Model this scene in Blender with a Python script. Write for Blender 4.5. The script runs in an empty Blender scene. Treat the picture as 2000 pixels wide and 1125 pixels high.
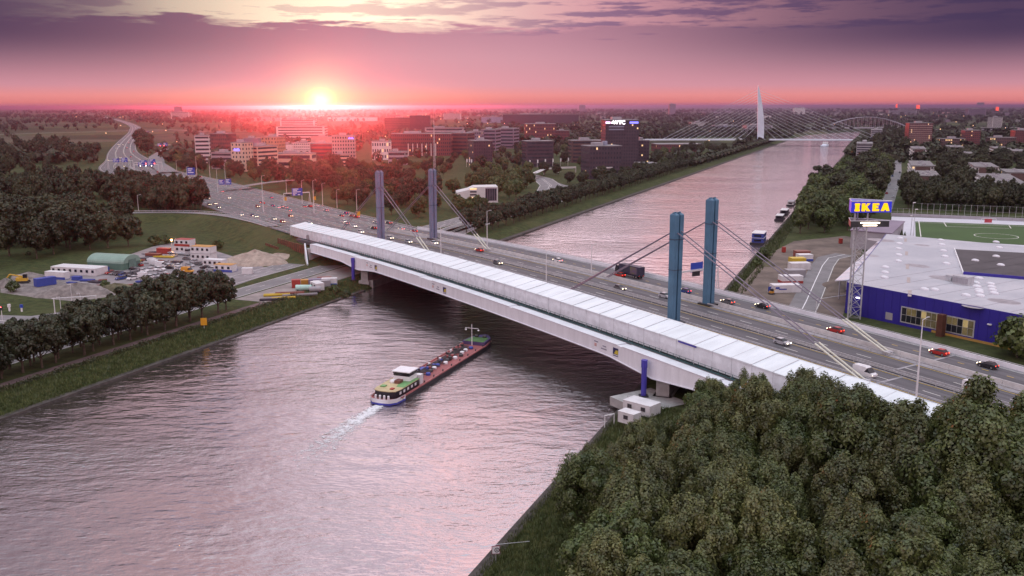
import bpy, bmesh, math, random
import numpy as np
from mathutils import Vector, Matrix
rnd = random.Random(7)
R = math.radians
sc = bpy.context.scene
col = sc.collection

# ------------------------------------------------------------------ camera
FPX = 1800.0                      # focal length in pixels of a 2000 px wide frame
CAMZ = 67.0
PITCH = math.atan((562.5 - 207) / FPX)
cam_d = bpy.data.cameras.new('camera'); cam = bpy.data.objects.new('camera', cam_d); col.objects.link(cam)
cam_d.sensor_width = 36.0; cam_d.lens = 36.0 * FPX / 2000.0
cam_d.clip_start = 0.5; cam_d.clip_end = 90000
cam.location = (0, 0, CAMZ); cam.rotation_euler = (math.pi / 2 - PITCH, R(0.10), 0)
sc.camera = cam
sc.view_settings.view_transform = 'Standard'; sc.view_settings.look = 'None'
sc.view_settings.exposure = 0.13; sc.view_settings.gamma = 1.0
sc.view_settings.use_curve_mapping = False
sc.cycles.max_bounces = 6; sc.cycles.diffuse_bounces = 2; sc.cycles.glossy_bounces = 3
sc.cycles.transmission_bounces = 2; sc.cycles.volume_bounces = 0; sc.cycles.transparent_max_bounces = 4
sc.cycles.caustics_reflective = False; sc.cycles.caustics_refractive = False
sc.cycles.sample_clamp_indirect = 6.0

# ------------------------------------------------------------------ node helper
class NT:
    def __init__(s, tree): s.t = tree; s.n = tree.nodes; s.l = tree.links
    def new(s, typ, ins=None, **kw):
        nd = s.n.new(typ)
        for k, v in kw.items(): setattr(nd, k, v)
        for k, v in (ins or {}).items(): s.put(nd.inputs[k], v)
        return nd
    def put(s, sock, v):
        if isinstance(v, bpy.types.NodeSocket): s.l.new(v, sock)
        elif isinstance(v, (tuple, list)) and len(v) == 3 and sock.type == 'RGBA': sock.default_value = (*v, 1)
        else: sock.default_value = v
    def m(s, op, a, b=0.0, c=0.0, clamp=False):
        nd = s.new('ShaderNodeMath', operation=op, use_clamp=clamp)
        s.put(nd.inputs[0], a); s.put(nd.inputs[1], b); s.put(nd.inputs[2], c)
        return nd.outputs[0]
    def mix(s, f, a, b, blend='MIX'):
        nd = s.new('ShaderNodeMix', data_type='RGBA', blend_type=blend, clamp_factor=True)
        s.put(nd.inputs[0], f); s.put(nd.inputs[6], a); s.put(nd.inputs[7], b)
        return nd.outputs[2]
    def step(s, v, a, b):
        nd = s.new('ShaderNodeMapRange', interpolation_type='SMOOTHSTEP')
        s.put(nd.inputs[0], v); nd.inputs[1].default_value = a; nd.inputs[2].default_value = b
        return nd.outputs[0]
    def ramp(s, f, stops):
        nd = s.new('ShaderNodeValToRGB'); s.put(nd.inputs[0], f); e = nd.color_ramp.elements
        while len(e) < len(stops): e.new(0.5)
        for el, (p, c) in zip(e, stops): el.position = p; el.color = (*c, 1)
        return nd.outputs[0]
    def noise(s, vec, scale, detail=3.0, rough=0.55):
        nd = s.new('ShaderNodeTexNoise', {'Scale': scale, 'Detail': detail, 'Roughness': rough})
        if vec is not None: s.put(nd.inputs['Vector'], vec)
        return nd.outputs[0]
    def gauss(s, v, c, w):
        q = s.m('DIVIDE', s.m('SUBTRACT', v, c), w)
        return s.m('EXPONENT', s.m('MULTIPLY', s.m('MULTIPLY', q, q), -1.0))

# ------------------------------------------------------------------ world: sunset cloud sky
SUN_AZ, SUN_EL = -11.5, 0.7
world = bpy.data.worlds.new('World'); sc.world = world; world.use_nodes = True
w = NT(world.node_tree); w.n.clear()
tc = w.new('ShaderNodeTexCoord').outputs['Generated']
sp = w.new('ShaderNodeSeparateXYZ', {0: tc}).outputs
DEG = 57.29578
el = w.m('MULTIPLY', w.m('ARCSINE', sp[2]), DEG)
az = w.m('MULTIPLY', w.m('ARCTAN2', sp[0], sp[1]), DEG)
st3 = w.new('ShaderNodeCombineXYZ', {0: sp[0], 1: sp[1], 2: w.m('MULTIPLY', sp[2], 9.0)}).outputs[0]
n1 = w.noise(st3, 4.2, 6, 0.6)
n2 = w.noise(st3, 11.0, 5, 0.6)
elw = w.m('ADD', w.m('ADD', el, w.m('MULTIPLY', w.m('SUBTRACT', n1, 0.5), 2.0)), w.m('MULTIPLY', w.m('SUBTRACT', n2, 0.5), 1.9))           # wavy cloud-bank elevation
low = w.ramp(w.m('DIVIDE', el, 8.0, clamp=True), [
    (0.0, (0.42, 0.13, 0.22)), (0.03, (0.66, 0.20, 0.20)), (0.08, (0.74, 0.26, 0.26)), (0.15, (0.64, 0.29, 0.35)),
    (0.36, (0.56, 0.28, 0.35)), (0.60, (0.43, 0.21, 0.29)), (1.0, (0.40, 0.21, 0.31))])
# pink veil above the flat purple bank, streaked
above = w.step(elw, 4.3, 4.7)
streak = w.step(n2, 0.46, 0.57)
pink = w.mix(streak, (0.74, 0.35, 0.40), (0.25, 0.13, 0.25))
side_r = w.step(az, -6.0, 4.0)
low = w.mix(w.m('MULTIPLY', above, w.m('MULTIPLY', w.step(az, -6.0, 6.0), 0.85)), low, pink)
# bright break in the cloud above the sun
brk = w.m('MULTIPLY', w.m('MULTIPLY', w.gauss(az, -14.0, 10.5), w.step(elw, 4.55, 4.85)), w.m('SUBTRACT', 1.0, w.step(el, 8.5, 13.0)))
brk = w.m('MULTIPLY', brk, w.m('SUBTRACT', 1.35, w.m('MULTIPLY', streak, 0.75)), clamp=True)
low = w.mix(brk, low, (1.45, 1.16, 0.84))
# away from the sun the bank turns dull and violet
fall = w.m('MAXIMUM', w.gauss(az, -2.5, 17.0), 0.05)
duskf = w.m('MULTIPLY', w.m('SUBTRACT', 1.0, fall), w.step(el, 0.2, 4.2))
low = w.mix(duskf, low, (0.040, 0.026, 0.080))
# high sky: lilac-white veil with peach and slate patches
n3 = w.noise(tc, 3.1, 6, 0.6)
n4 = w.noise(tc, 7.3, 5, 0.6)
hz = w.step(el, 24.0, 60.0)
h_lo = w.mix(w.step(n3, 0.46, 0.66), (1.90, 1.46, 1.56), (0.66, 0.60, 0.82))
h_hi = w.mix(w.step(n3, 0.40, 0.64), (1.20, 1.48, 1.64), (0.80, 0.98, 1.18))
high = w.mix(hz, h_lo, h_hi)
high = w.mix(w.m('MULTIPLY', w.m('MULTIPLY', w.step(n4, 0.46, 0.62), 0.85), w.m('SUBTRACT', 1.0, w.m('MULTIPLY', hz, 0.7))), high, (1.75, 0.92, 0.88))
hback = w.m('SUBTRACT', 1.0, w.m('MULTIPLY', w.step(w.m('ABSOLUTE', az), 45.0, 110.0), 0.75))
hfall = w.m('MULTIPLY', w.m('MULTIPLY', hback, w.m('SUBTRACT', 1.0, w.gauss(az, 3.0, 21.0))), w.m('SUBTRACT', 0.84, w.m('MULTIPLY', hz, 0.84)))
high = w.mix(hfall, high, (0.08, 0.06, 0.10))
sky = w.mix(w.step(el, 6.5, 9.0), low, high)
sky = w.mix(w.step(el, -0.2, -3.0), sky, (0.16, 0.10, 0.13))
# sun: white-hot spot and golden halo on the horizon
dsx = w.m('SUBTRACT', az, SUN_AZ); dsy = w.m('SUBTRACT', el, 0.35)
r2 = w.m('ADD', w.m('MULTIPLY', w.m('MULTIPLY', dsx, dsx), 0.7), w.m('MULTIPLY', dsy, dsy))
def gl(k): return w.m('EXPONENT', w.m('MULTIPLY', r2, -k))
strip = w.m('MULTIPLY', w.gauss(az, SUN_AZ, 7.0), w.gauss(el, 0.5, 0.75))
def addc(c, f, rgb):
    v = w.new('ShaderNodeVectorMath', operation='SCALE'); v.inputs[0].default_value = rgb; w.put(v.inputs['Scale'], f)
    a = w.new('ShaderNodeVectorMath', operation='ADD'); w.put(a.inputs[0], c); w.put(a.inputs[1], v.outputs[0])
    return a.outputs[0]
sky = addc(sky, strip, (0.28, 0.13, 0.03))
sky = addc(sky, gl(5.5), (3.6, 2.4, 0.5))
sky = addc(sky, gl(0.42), (0.60, 0.44, 0.12))
sky = addc(sky, gl(0.05), (0.16, 0.06, 0.06))
nis = w.new('ShaderNodeTexSky', sky_type='NISHITA', sun_disc=False, sun_elevation=R(SUN_EL), sun_rotation=R(SUN_AZ))
bg1 = w.new('ShaderNodeBackground', {'Color': sky, 'Strength': 1.0})
bg2 = w.new('ShaderNodeBackground', {'Color': nis.outputs[0], 'Strength': 0.004})
ad = w.new('ShaderNodeAddShader'); w.l.new(bg1.outputs[0], ad.inputs[0]); w.l.new(bg2.outputs[0], ad.inputs[1])
wo = w.new('ShaderNodeOutputWorld'); w.l.new(ad.outputs[0], wo.inputs['Surface'])

sun_d = bpy.data.lights.new('sun', 'SUN'); sun_o = bpy.data.objects.new('sun', sun_d); col.objects.link(sun_o)
sun_d.energy = 0.8; sun_d.angle = R(0.6); sun_d.color = (1.0, 0.085, 0.05)
sd = Vector((math.sin(R(SUN_AZ)) * math.cos(R(SUN_EL)), math.cos(R(SUN_AZ)) * math.cos(R(SUN_EL)), math.sin(R(SUN_EL))))
sun_o.rotation_euler = sd.to_track_quat('Z', 'Y').to_euler()

# ------------------------------------------------------------------ materials
MATS = {}
def mat(name, c=(.5, .5, .5), rough=0.6, var=0.18, scale=0.5, metal=0.0, c2=None, emit=None, es=0.0, bump=0.0, bscale=None, objrand=0.0, spec=0.5, det=4.0, stretch=None):
    if name in MATS: return MATS[name]
    m = bpy.data.materials.new(name); m.use_nodes = True; MATS[name] = m
    n = NT(m.node_tree); b = n.n['Principled BSDF']
    pos = n.new('ShaderNodeNewGeometry').outputs['Position'] if not objrand else n.new('ShaderNodeTexCoord').outputs['Object']
    if stretch:
        mp_ = n.new('ShaderNodeMapping', {'Vector': pos}); mp_.vector_type = 'TEXTURE'; mp_.inputs['Rotation'].default_value = (0, 0, stretch[0]); mp_.inputs['Scale'].default_value = (stretch[1], stretch[2], stretch[2]); nz = n.noise(mp_.outputs[0], scale, det, 0.6)
    else: nz = n.noise(pos, scale, det, 0.6)
    ca = tuple(max(0, x * (1 - var)) for x in c); cb = tuple(x * (1 + var) for x in (c2 or c))
    f = n.step(nz, 0.32, 0.68)
    cc = n.mix(f, ca, cb)
    if objrand:
        orn = n.new('ShaderNodeObjectInfo').outputs['Random']
        hs = n.new('ShaderNodeHueSaturation', {'Color': cc, 'Value': n.m('ADD', 1 - objrand, n.m('MULTIPLY', orn, 2 * objrand)),
                                               'Hue': n.m('ADD', 0.5 - 0.03, n.m('MULTIPLY', n.m('FRACT', n.m('MULTIPLY', orn, 17.3)), 0.045))})
        cc = hs.outputs[0]
    n.put(b.inputs['Base Color'], cc)
    b.inputs['Roughness'].default_value = rough; b.inputs['Metallic'].default_value = metal
    b.inputs['Specular IOR Level'].default_value = spec
    if bump:
        bn = n.new('ShaderNodeBump', {'Strength': 0.6, 'Distance': bump, 'Height': n.noise(pos, bscale or scale * 3, 4)})
        n.l.new(bn.outputs[0], b.inputs['Normal'])
    if emit:
        b.inputs['Emission Color'].default_value = (*emit, 1); b.inputs['Emission Strength'].default_value = es
    return m

# ------------------------------------------------------------------ mesh builder
def rz(a):
    c, s = math.cos(a), math.sin(a); return c, s
class MB:
    def __init__(s): s.v = []; s.f = []; s.mi = []; s.k = 0
    def slot(s, k): s.k = k; return s
    def add(s, vs, fs):
        o = len(s.v); s.v += [tuple(p) for p in vs]
        s.f += [tuple(i + o for i in f) for f in fs]; s.mi += [s.k] * len(fs); return s
    def hexa(s, p): # 8 pts: bottom 4 (ccw), top 4
        return s.add(p, [(3, 2, 1, 0), (4, 5, 6, 7), (0, 1, 5, 4), (1, 2, 6, 5), (2, 3, 7, 6), (3, 0, 4, 7)])
    def box(s, x0, x1, y0, y1, z0, z1):
        return s.hexa([(x0, y0, z0), (x1, y0, z0), (x1, y1, z0), (x0, y1, z0), (x0, y0, z1), (x1, y0, z1), (x1, y1, z1), (x0, y1, z1)])
    def cbox(s, c, d, a=0.0):
        cs, sn = rz(a); hx, hy, hz = d[0] / 2, d[1] / 2, d[2] / 2; p = []
        for z in (-hz, hz):
            for x, y in ((-hx, -hy), (hx, -hy), (hx, hy), (-hx, hy)):
                p.append((c[0] + x * cs - y * sn, c[1] + x * sn + y * cs, c[2] + z))
        return s.hexa(p)
    def prism(s, poly, z0, z1):
        n = len(poly); vs = [(x, y, z0) for x, y in poly] + [(x, y, z1) for x, y in poly]
        fs = [tuple(range(n))[::-1], tuple(range(n, 2 * n))] + [(i, (i + 1) % n, n + (i + 1) % n, n + i) for i in range(n)]
        return s.add(vs, fs)
    def profile(s, pts, x0, x1):   # (y,z) outline extruded along x
        n = len(pts); vs = [(x0, y, z) for y, z in pts] + [(x1, y, z) for y, z in pts]
        fs = [tuple(range(n)), tuple(range(n, 2 * n))[::-1]] + [(i, n + i, n + (i + 1) % n, (i + 1) % n) for i in range(n)]
        return s.add(vs, fs)
    def profile_y(s, pts, y0, y1):   # (x,z) outline extruded along y
        n = len(pts); vs = [(x, y0, z) for x, z in pts] + [(x, y1, z) for x, z in pts]
        fs = [tuple(range(n))[::-1], tuple(range(n, 2 * n))] + [(i, (i + 1) % n, n + (i + 1) % n, n + i) for i in range(n)]
        return s.add(vs, fs)
    def tube(s, p0, p1, r0, r1=None, n=6, cap=True):
        r1 = r0 if r1 is None else r1
        p0, p1 = Vector(p0), Vector(p1); d = (p1 - p0).normalized()
        u = d.orthogonal().normalized(); v = d.cross(u); vs = []
        for p, r in ((p0, r0), (p1, r1)):
            for i in range(n):
                a = 2 * math.pi * i / n; vs.append(p + u * (r * math.cos(a)) + v * (r * math.sin(a)))
        fs = [(i, (i + 1) % n, n + (i + 1) % n, n + i) for i in range(n)]
        if cap: fs += [tuple(range(n))[::-1], tuple(range(n, 2 * n))]
        return s.add(vs, fs)
    def quad(s, a, b, c, d): return s.add([a, b, c, d], [(0, 1, 2, 3)])
    def lathe(s, prof, n=12, c=(0, 0, 0)):
        vs = []
        for r, z in prof:
            for i in range(n):
                a = 2 * math.pi * i / n; vs.append((c[0] + r * math.cos(a), c[1] + r * math.sin(a), c[2] + z))
        m = len(prof); fs = [(j * n + i, j * n + (i + 1) % n, (j + 1) * n + (i + 1) % n, (j + 1) * n + i) for j in range(m - 1) for i in range(n)]
        fs += [tuple(range(n))[::-1], tuple(range((m - 1) * n, m * n))]
        return s.add(vs, fs)
    def mesh(s, name, mats):
        me = bpy.data.meshes.new(name); me.from_pydata(s.v, [], s.f)
        for m in (mats if isinstance(mats, (list, tuple)) else [mats]): me.materials.append(m)
        if any(s.mi): me.polygons.foreach_set('material_index', s.mi)
        me.update(); return me
    def build(s, name, mats, parent=None, loc=None, rot=0.0, smooth=False):
        me = s.mesh(name, mats)
        if smooth: me.polygons.foreach_set('use_smooth', [True] * len(me.polygons))
        return put(name, me, parent, loc, rot)
def put(name, me, parent=None, loc=None, rot=0.0):
    o = bpy.data.objects.new(name, me); col.objects.link(o)
    if parent is not None: o.parent = parent
    if loc is not None: o.location = loc
    if rot: o.rotation_euler = (0, 0, rot)
    return o
def tag(o, label=None, cat=None, group=None, kind=None):
    if label: o['label'] = label
    if cat: o['category'] = cat
    if group: o['group'] = group
    if kind: o['kind'] = kind
    return o
def thing(name, label, cat, loc=(0, 0, 0), rot=0.0, group=None):
    o = bpy.data.objects.new(name, None); col.objects.link(o); o.empty_display_size = 0.5
    o.location = loc; o.rotation_euler = (0, 0, rot)
    return tag(o, label, cat, group)
def kids(o): return [c for c in o.children]
def copy_tree(o, label=None, loc=None, rot=None, scale=None, group=None, ch=None):
    c = o.copy(); col.objects.link(c)
    if loc is not None: c.location = loc
    if rot is not None: c.rotation_euler = (0, 0, rot)
    if scale is not None: c.scale = (scale, scale, scale) if not isinstance(scale, tuple) else scale
    if label: c['label'] = label
    if group: c['group'] = group
    for k, gs in (ch or tree_of(o)):
        d = k.copy(); col.objects.link(d); d.parent = c
        for q in gs:
            e = q.copy(); col.objects.link(e); e.parent = d
    return c
def tree_of(o): return [(k, list(k.children)) for k in o.children]
def ordinal(i):
    wds = ['first', 'second', 'third', 'fourth', 'fifth', 'sixth', 'seventh', 'eighth', 'ninth', 'tenth', 'eleventh', 'twelfth']
    if i < 12: return wds[i]
    n = i + 1; return '%d%s' % (n, 'th' if 10 <= n % 100 <= 20 else {1: 'st', 2: 'nd', 3: 'rd'}.get(n % 10, 'th'))
def text_mesh(s, size, extrude=0.02, bold=0.0):
    cu = bpy.data.curves.new('lettering', 'FONT'); cu.body = s; cu.size = size; cu.extrude = extrude; cu.offset = bold
    cu.align_x = 'CENTER'; cu.align_y = 'CENTER'; cu.resolution_u = 2
    t = bpy.data.objects.new('lettering', cu); col.objects.link(t)
    dg = bpy.context.evaluated_depsgraph_get(); me = bpy.data.meshes.new_from_object(t.evaluated_get(dg))
    bpy.data.objects.remove(t); bpy.data.curves.remove(cu); return me

# photo pixel (2000 x 1125) -> point of the place at height z
SP, CP = math.sin(PITCH), math.cos(PITCH)
def G(x, y, z=2.5):
    u, v = x - 1000, y - 562.5
    d = (CAMZ - z) * FPX / (FPX * SP + v * CP)
    return Vector((u / FPX * d, d * (CP - v / FPX * SP), z))
def mpp(p): return p[1] / FPX * 1.0       # metres per photo pixel at that distance (roughly)

# ------------------------------------------------------------------ frames: canal and bridge
GZ = 2.5
CD = Vector((0.3714, 0.9285, 0)); CN = Vector((0.9285, -0.3714, 0)); C0 = 175.0; CW = 124.0
def canal_shift(a):
    if a < 2100: return 0.0
    d = min(a - 2100, 900); sft = 4.3e-4 * d * d
    if a > 3000: sft += (a - 3000) * 0.774
    return sft
def canal(c, a, z=0.0):
    p = CN * (c - C0 + canal_shift(a)) + CD * a; return Vector((p.x, p.y, z))
def to_canal(p):
    a = p[0] * CD.x + p[1] * CD.y; return p[0] * CN.x + p[1] * CN.y + C0 - canal_shift(a), a
BO = Vector((-54.4, 385.4, 0)); BS = Vector((0.5354, -0.8446, 0)); BT = Vector((0.8446, 0.5354, 0))
BYAW = math.atan2(BS.y, BS.x)
def zd(s):
    if s < -40: return zd(-40) + 0.0125 * (s + 40)
    return 12.3 - 1.8 * ((s - 120) / 125.0) ** 2
def Wp(s, t, dz=0.0):
    p = BO + BS * s + BT * t; return Vector((p.x, p.y, zd(s) + dz))
# ================================================================== LAND
MW = [(-40, 8, 29), (-150, 10, 30), (-300, 16, 32), (-450, 21, 34), (-600, 23, 33), (-700, 25, 31)]
def st_xy(s, t):
    p = BO + BS * s + BT * t; return p.x, p.y
def smooth_path(pts, n):       # Catmull-Rom through tuples
    out = []; P = [pts[0]] + list(pts) + [pts[-1]]
    for i in range(1, len(P) - 2):
        a, b, c, d = (np.array(q, float) for q in P[i - 1:i + 3])
        for k in range(n):
            t = k / n
            out.append(0.5 * ((2 * b) + (c - a) * t + (2 * a - 5 * b + 4 * c - d) * t * t + (3 * b - a - 3 * c + d) * t ** 3))
    out.append(np.array(pts[-1], float)); return out
MWF = [(250, 312, 26), (240, 296, 20), (245, 280, 17), (256, 266, 16), (264, 254, 16), (258, 243, 15), (225, 232, 15), (180, 223, 15), (150, 217.5, 14)]
pts_ = [(*st_xy(s_, t_), max(zd(s_), GZ + 0.35), h_) for s_, t_, h_ in MW]
for x_, y_, h_ in MWF:
    q_ = G(x_, y_, GZ + .35); pts_.append((q_.x, q_.y, GZ + 0.35, h_))
mw = smooth_path(pts_, 8)
mw = np.array(mw)
RAMP = np.array([(*q[:3], 5.0) for q in smooth_path([(-330, 500, 4.0), (-262, 531, 5.5), (-226, 536, 6.2), (-190, 531, 7.0), (-160, 510, 7.8), (-135, 478, 8.6), (-118, 452, 9.0)], 6)])
def seg_dist(X, Y, path):
    best = np.full(X.shape, 1e9); bz = np.zeros(X.shape); bh = np.zeros(X.shape)
    for (x0, y0, z0, h0), (x1, y1, z1, h1) in zip(path[:-1], path[1:]):
        dx, dy = x1 - x0, y1 - y0; L2 = dx * dx + dy * dy + 1e-9
        t = np.clip(((X - x0) * dx + (Y - y0) * dy) / L2, 0, 1)
        d = np.hypot(X - x0 - t * dx, Y - y0 - t * dy) - (h0 + t * (h1 - h0))
        k = d < best; best = np.where(k, d, best); bz = np.where(k, z0 + t * (z1 - z0), bz)
    return best, bz
def ground_z(X, Y, C, A):
    z = np.full(X.shape, GZ)
    # banks
    wl = np.clip(C / 9.0, -1, 1)
    left = np.where(C > -9, np.where(C < 3, -C / 9.0 * GZ, -3.0), GZ); left = np.clip(left, -3, GZ)
    right = np.clip((C - CW) / 8.0 * GZ, -3, GZ)
    z = np.where(C < CW / 2, left, right)
    land = (C < -10) | (C > CW + 10)
    for path, sl in ((mw, 0.42), (RAMP, 0.42)):
        d, pz = seg_dist(X, Y, path)
        e = pz - 0.25 - np.maximum(d - 2.0, 0) * sl
        z = np.where(land & (e > z), e, z)
    # gentle unevenness on grass
    far = np.clip((np.hypot(X, Y) - 3000) / 20000, 0, 1)
    z = z + np.where(land, far * 6.0 * np.sin(X * 0.0009 + 1.3) * np.sin(Y * 0.0007), 0)
    return z
def lin(a, b, st): return list(np.arange(a, b, st))
cs = [-32000, -20000, -12000, -7000, -4500, -3000, -2200, -1600, -1200] + lin(-900, -420, 40) + lin(-420, -30, 6) + \
     [-30, -24, -18, -14, -11, -9, -7.5, -6, -4.5, -3, -1.5, 0, 1.5, 4, 12, CW / 2, CW - 12, CW - 4, CW - 1.5, CW, CW + 2, CW + 4, CW + 6, CW + 8, CW + 10, CW + 13] + \
     lin(CW + 18, CW + 300, 14) + lin(CW + 300, 900, 50) + [1000, 1300, 1800, 2600, 4000, 6000, 9000, 14000, 22000, 32000]
as_ = [-900, -500, -200] + lin(0, 180, 20) + lin(180, 820, 6) + lin(820, 1500, 25) + lin(1500, 3300, 60) + [3500, 4000, 5000, 6500, 9000, 12000, 17000, 24000, 33000]
Cg, Ag = np.meshgrid(np.array(cs), np.array(as_), indexing='ij')
shf = np.vectorize(canal_shift)(Ag)
Xg = CN.x * (Cg - C0 + shf) + CD.x * Ag; Yg = CN.y * (Cg - C0 + shf) + CD.y * Ag
Zg = ground_z(Xg, Yg, Cg, Ag)
nc, na = Cg.shape
vs = np.stack([Xg, Yg, Zg], -1).reshape(-1, 3)
idx = np.arange(nc * na).reshape(nc, na)
fs = np.stack([idx[:-1, :-1], idx[1:, :-1], idx[1:, 1:], idx[:-1, 1:]], -1).reshape(-1, 4)
gm = bpy.data.meshes.new('ground'); gm.from_pydata(vs.tolist(), [], fs.tolist()); gm.update()
gm.polygons.foreach_set('use_smooth', [True] * len(gm.polygons))

def ground_mat():
    m = bpy.data.materials.new('grassland'); m.use_nodes = True; n = NT(m.node_tree); b = n.n['Principled BSDF']
    pos = n.new('ShaderNodeNewGeometry').outputs['Position']
    fine = n.noise(pos, 0.35, 5, 0.65); mid = n.noise(pos, 0.03, 4, 0.6)
    c = n.mix(n.step(fine, 0.35, 0.65), (0.032, 0.044, 0.016), (0.066, 0.080, 0.028))
    c = n.mix(n.m('MULTIPLY', n.step(mid, 0.45, 0.68), 0.7), c, (0.082, 0.086, 0.036))
    d = n.new('ShaderNodeVectorMath', {0: pos}, operation='LENGTH').outputs['Value']
    vor = n.new('ShaderNodeTexVoronoi', {'Vector': pos, 'Scale': 0.0032}).outputs['Color']
    sv = n.new('ShaderNodeSeparateColor', {0: vor}).outputs
    field = n.ramp(sv[0], [(0.0, (0.028, 0.036, 0.018)), (0.35, (0.05, 0.07, 0.026)), (0.6, (0.085, 0.095, 0.04)), (0.8, (0.03, 0.032, 0.02)), (1.0, (0.11, 0.10, 0.065))])
    field = n.mix(n.m('MULTIPLY', n.step(n.noise(pos, 0.02, 5, 0.7), 0.5, 0.62), 0.7), field, (0.02, 0.026, 0.014))
    c = n.mix(n.step(d, 900, 1900), c, field)
    n.put(b.inputs['Base Color'], c); b.inputs['Roughness'].default_value = 0.95; b.inputs['Specular IOR Level'].default_value = 0.15
    bn = n.new('ShaderNodeBump', {'Strength': 0.8, 'Distance': 0.35, 'Height': n.noise(pos, 0.9, 5, 0.7)})
    n.l.new(bn.outputs[0], b.inputs['Normal'])
    return m
gm.materials.append(ground_mat())
tag(put('ground', gm), 'grassy flat land stretching from the canal banks to the horizon', kind='structure')

# ------------------------------------------------------------------ water
def water_mat():
    m = bpy.data.materials.new('canal_water'); m.use_nodes = True; n = NT(m.node_tree); n.n.remove(n.n['Principled BSDF'])
    pos = n.new('ShaderNodeNewGeometry').outputs['Position']
    mp = n.new('ShaderNodeMapping', {'Vector': pos}); mp.inputs['Rotation'].default_value = (0, 0, R(-24)); mp.inputs['Scale'].default_value = (0.6, 1.0, 1.0)
    mp2 = n.new('ShaderNodeMapping', {'Vector': pos}); mp2.inputs['Rotation'].default_value = (0, 0, R(38)); mp2.inputs['Scale'].default_value = (0.5, 1.2, 1.0)
    wa = n.noise(mp.outputs[0], 0.55, 4, 0.65); wb = n.noise(mp2.outputs[0], 0.19, 3, 0.6); wc = n.noise(mp2.outputs[0], 1.5, 3, 0.65)
    calm = n.step(n.noise(mp.outputs[0], 0.016, 4, 0.6), 0.40, 0.62)
    hgt = n.m('ADD', n.m('MULTIPLY', wa, n.m('ADD', 0.22, n.m('MULTIPLY', calm, 0.62))), n.m('ADD', n.m('MULTIPLY', wb, 1.15), n.m('MULTIPLY', wc, n.m('ADD', 0.03, n.m('MULTIPLY', calm, 0.22)))))
    bn = n.new('ShaderNodeBump', {'Strength': 1.0, 'Distance': 0.42, 'Height': hgt})
    fr = n.new('ShaderNodeFresnel', {'IOR': 1.55, 'Normal': bn.outputs[0]}).outputs[0]
    gls = n.new('ShaderNodeBsdfGlossy', {'Color': (0.93, 0.92, 0.95), 'Roughness': 0.06, 'Normal': bn.outputs[0]})
    dif = n.new('ShaderNodeBsdfDiffuse', {'Color': (0.055, 0.045, 0.04)})
    fac = n.m('ADD', 0.44, n.m('MULTIPLY', fr, 0.56), clamp=True)
    mx = n.new('ShaderNodeMixShader', {0: fac}); n.l.new(dif.outputs[0], mx.inputs[1]); n.l.new(gls.outputs[0], mx.inputs[2])
    n.l.new(mx.outputs[0], n.n['Material Output'].inputs['Surface']); return m
wb_ = MB(); row = []
aw = lin(-900, 2100, 300) + lin(2100, 4200, 60)
for a in aw:
    row.append((canal(-2.5, a, 0.0), canal(CW + 2.5, a, 0.0)))
for (p, q), (r_, s_) in zip(row[:-1], row[1:]): wb_.quad(p, q, s_, r_)
tag(wb_.build('water', water_mat()), 'rippled ship canal reflecting the pink evening sky', kind='structure')

for nm_, c0_, c1_, a0_, a1_, lab_ in (('bank_edge', -2.2, 0.4, 395, 2060, 'dark stone edging of the far west bank'), ('bank_edge', -1.2, 0.5, 60, 290, 'dark stone edging of the near west bank'), ('bank_edge', CW - 0.5, CW + 1.6, 60, 1900, 'dark stone edging of the east bank')):
    mb_ = MB(); vs_ = []; aa_l = lin(a0_, a1_ + 1, 10)
    for a_ in aa_l:
        hi = 0.85 if c0_ < -2 else 0.45
        prof_ = ((c0_, hi), (c1_, hi * .75), (c1_ + .25, -.6)) if c0_ < 50 else ((c1_, hi), (c0_, hi * .75), (c0_ - .25, -.6))
        vs_ += [canal(c_ + .12 * math.sin(a_ * 1.3), a_, z_) for c_, z_ in prof_]
    mb_.add(vs_, [f_ for i_ in range(len(aa_l) - 1) for f_ in ((3 * i_, 3 * i_ + 1, 3 * i_ + 4, 3 * i_ + 3), (3 * i_ + 1, 3 * i_ + 2, 3 * i_ + 5, 3 * i_ + 4))])
    tag(mb_.build(nm_, mat('bank_stone', (0.06, 0.05, 0.045), 0.9, 0.35, 0.5)), lab_, kind='structure')

# ------------------------------------------------------------------ haze: one closed box of air
HZ = 34000
hb = MB().box(-HZ, HZ, -1500, HZ + 1500, -8, 78)
hm = bpy.data.materials.new('evening_air'); hm.use_nodes = True; hn = NT(hm.node_tree); hn.n.remove(hn.n['Principled BSDF'])
pv = hn.new('ShaderNodeVolumePrincipled', {'Color': (0.68, 0.64, 1.0), 'Density': 0.65e-4, 'Anisotropy': 0.93})
hn.l.new(pv.outputs[0], hn.n['Material Output'].inputs['Volume'])
HAZE = tag(hb.build('haze', hm), 'thin pink evening haze over the land', kind='stuff')

# ------------------------------------------------------------------ materials in common
ASPH = mat('asphalt', (0.105, 0.10, 0.105), 0.75, 0.16, 0.25, c2=(0.13, 0.125, 0.13))
ASPH2 = mat('pale_asphalt', (0.19, 0.18, 0.185), 0.8, 0.15, 0.2)
LINE = mat('road_paint', (0.72, 0.70, 0.66), 0.6, 0.12, 1.5)
YEL = mat('yellow_road_paint', (0.62, 0.42, 0.08), 0.6, 0.15, 1.5)
CONC = mat('concrete', (0.40, 0.39, 0.38), 0.8, 0.16, 0.35)
STEEL = mat('galvanised_steel', (0.52, 0.53, 0.55), 0.45, 0.12, 0.6, metal=0.4)
WHITE = mat('white_paint', (0.78, 0.78, 0.79), 0.5, 0.07, 0.6)
GRAVEL = mat('gravel', (0.20, 0.175, 0.165), 0.95, 0.3, 0.5, bump=0.15)
SAND = mat('sand', (0.36, 0.29, 0.24), 0.95, 0.22, 0.4, bump=0.2)
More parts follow.
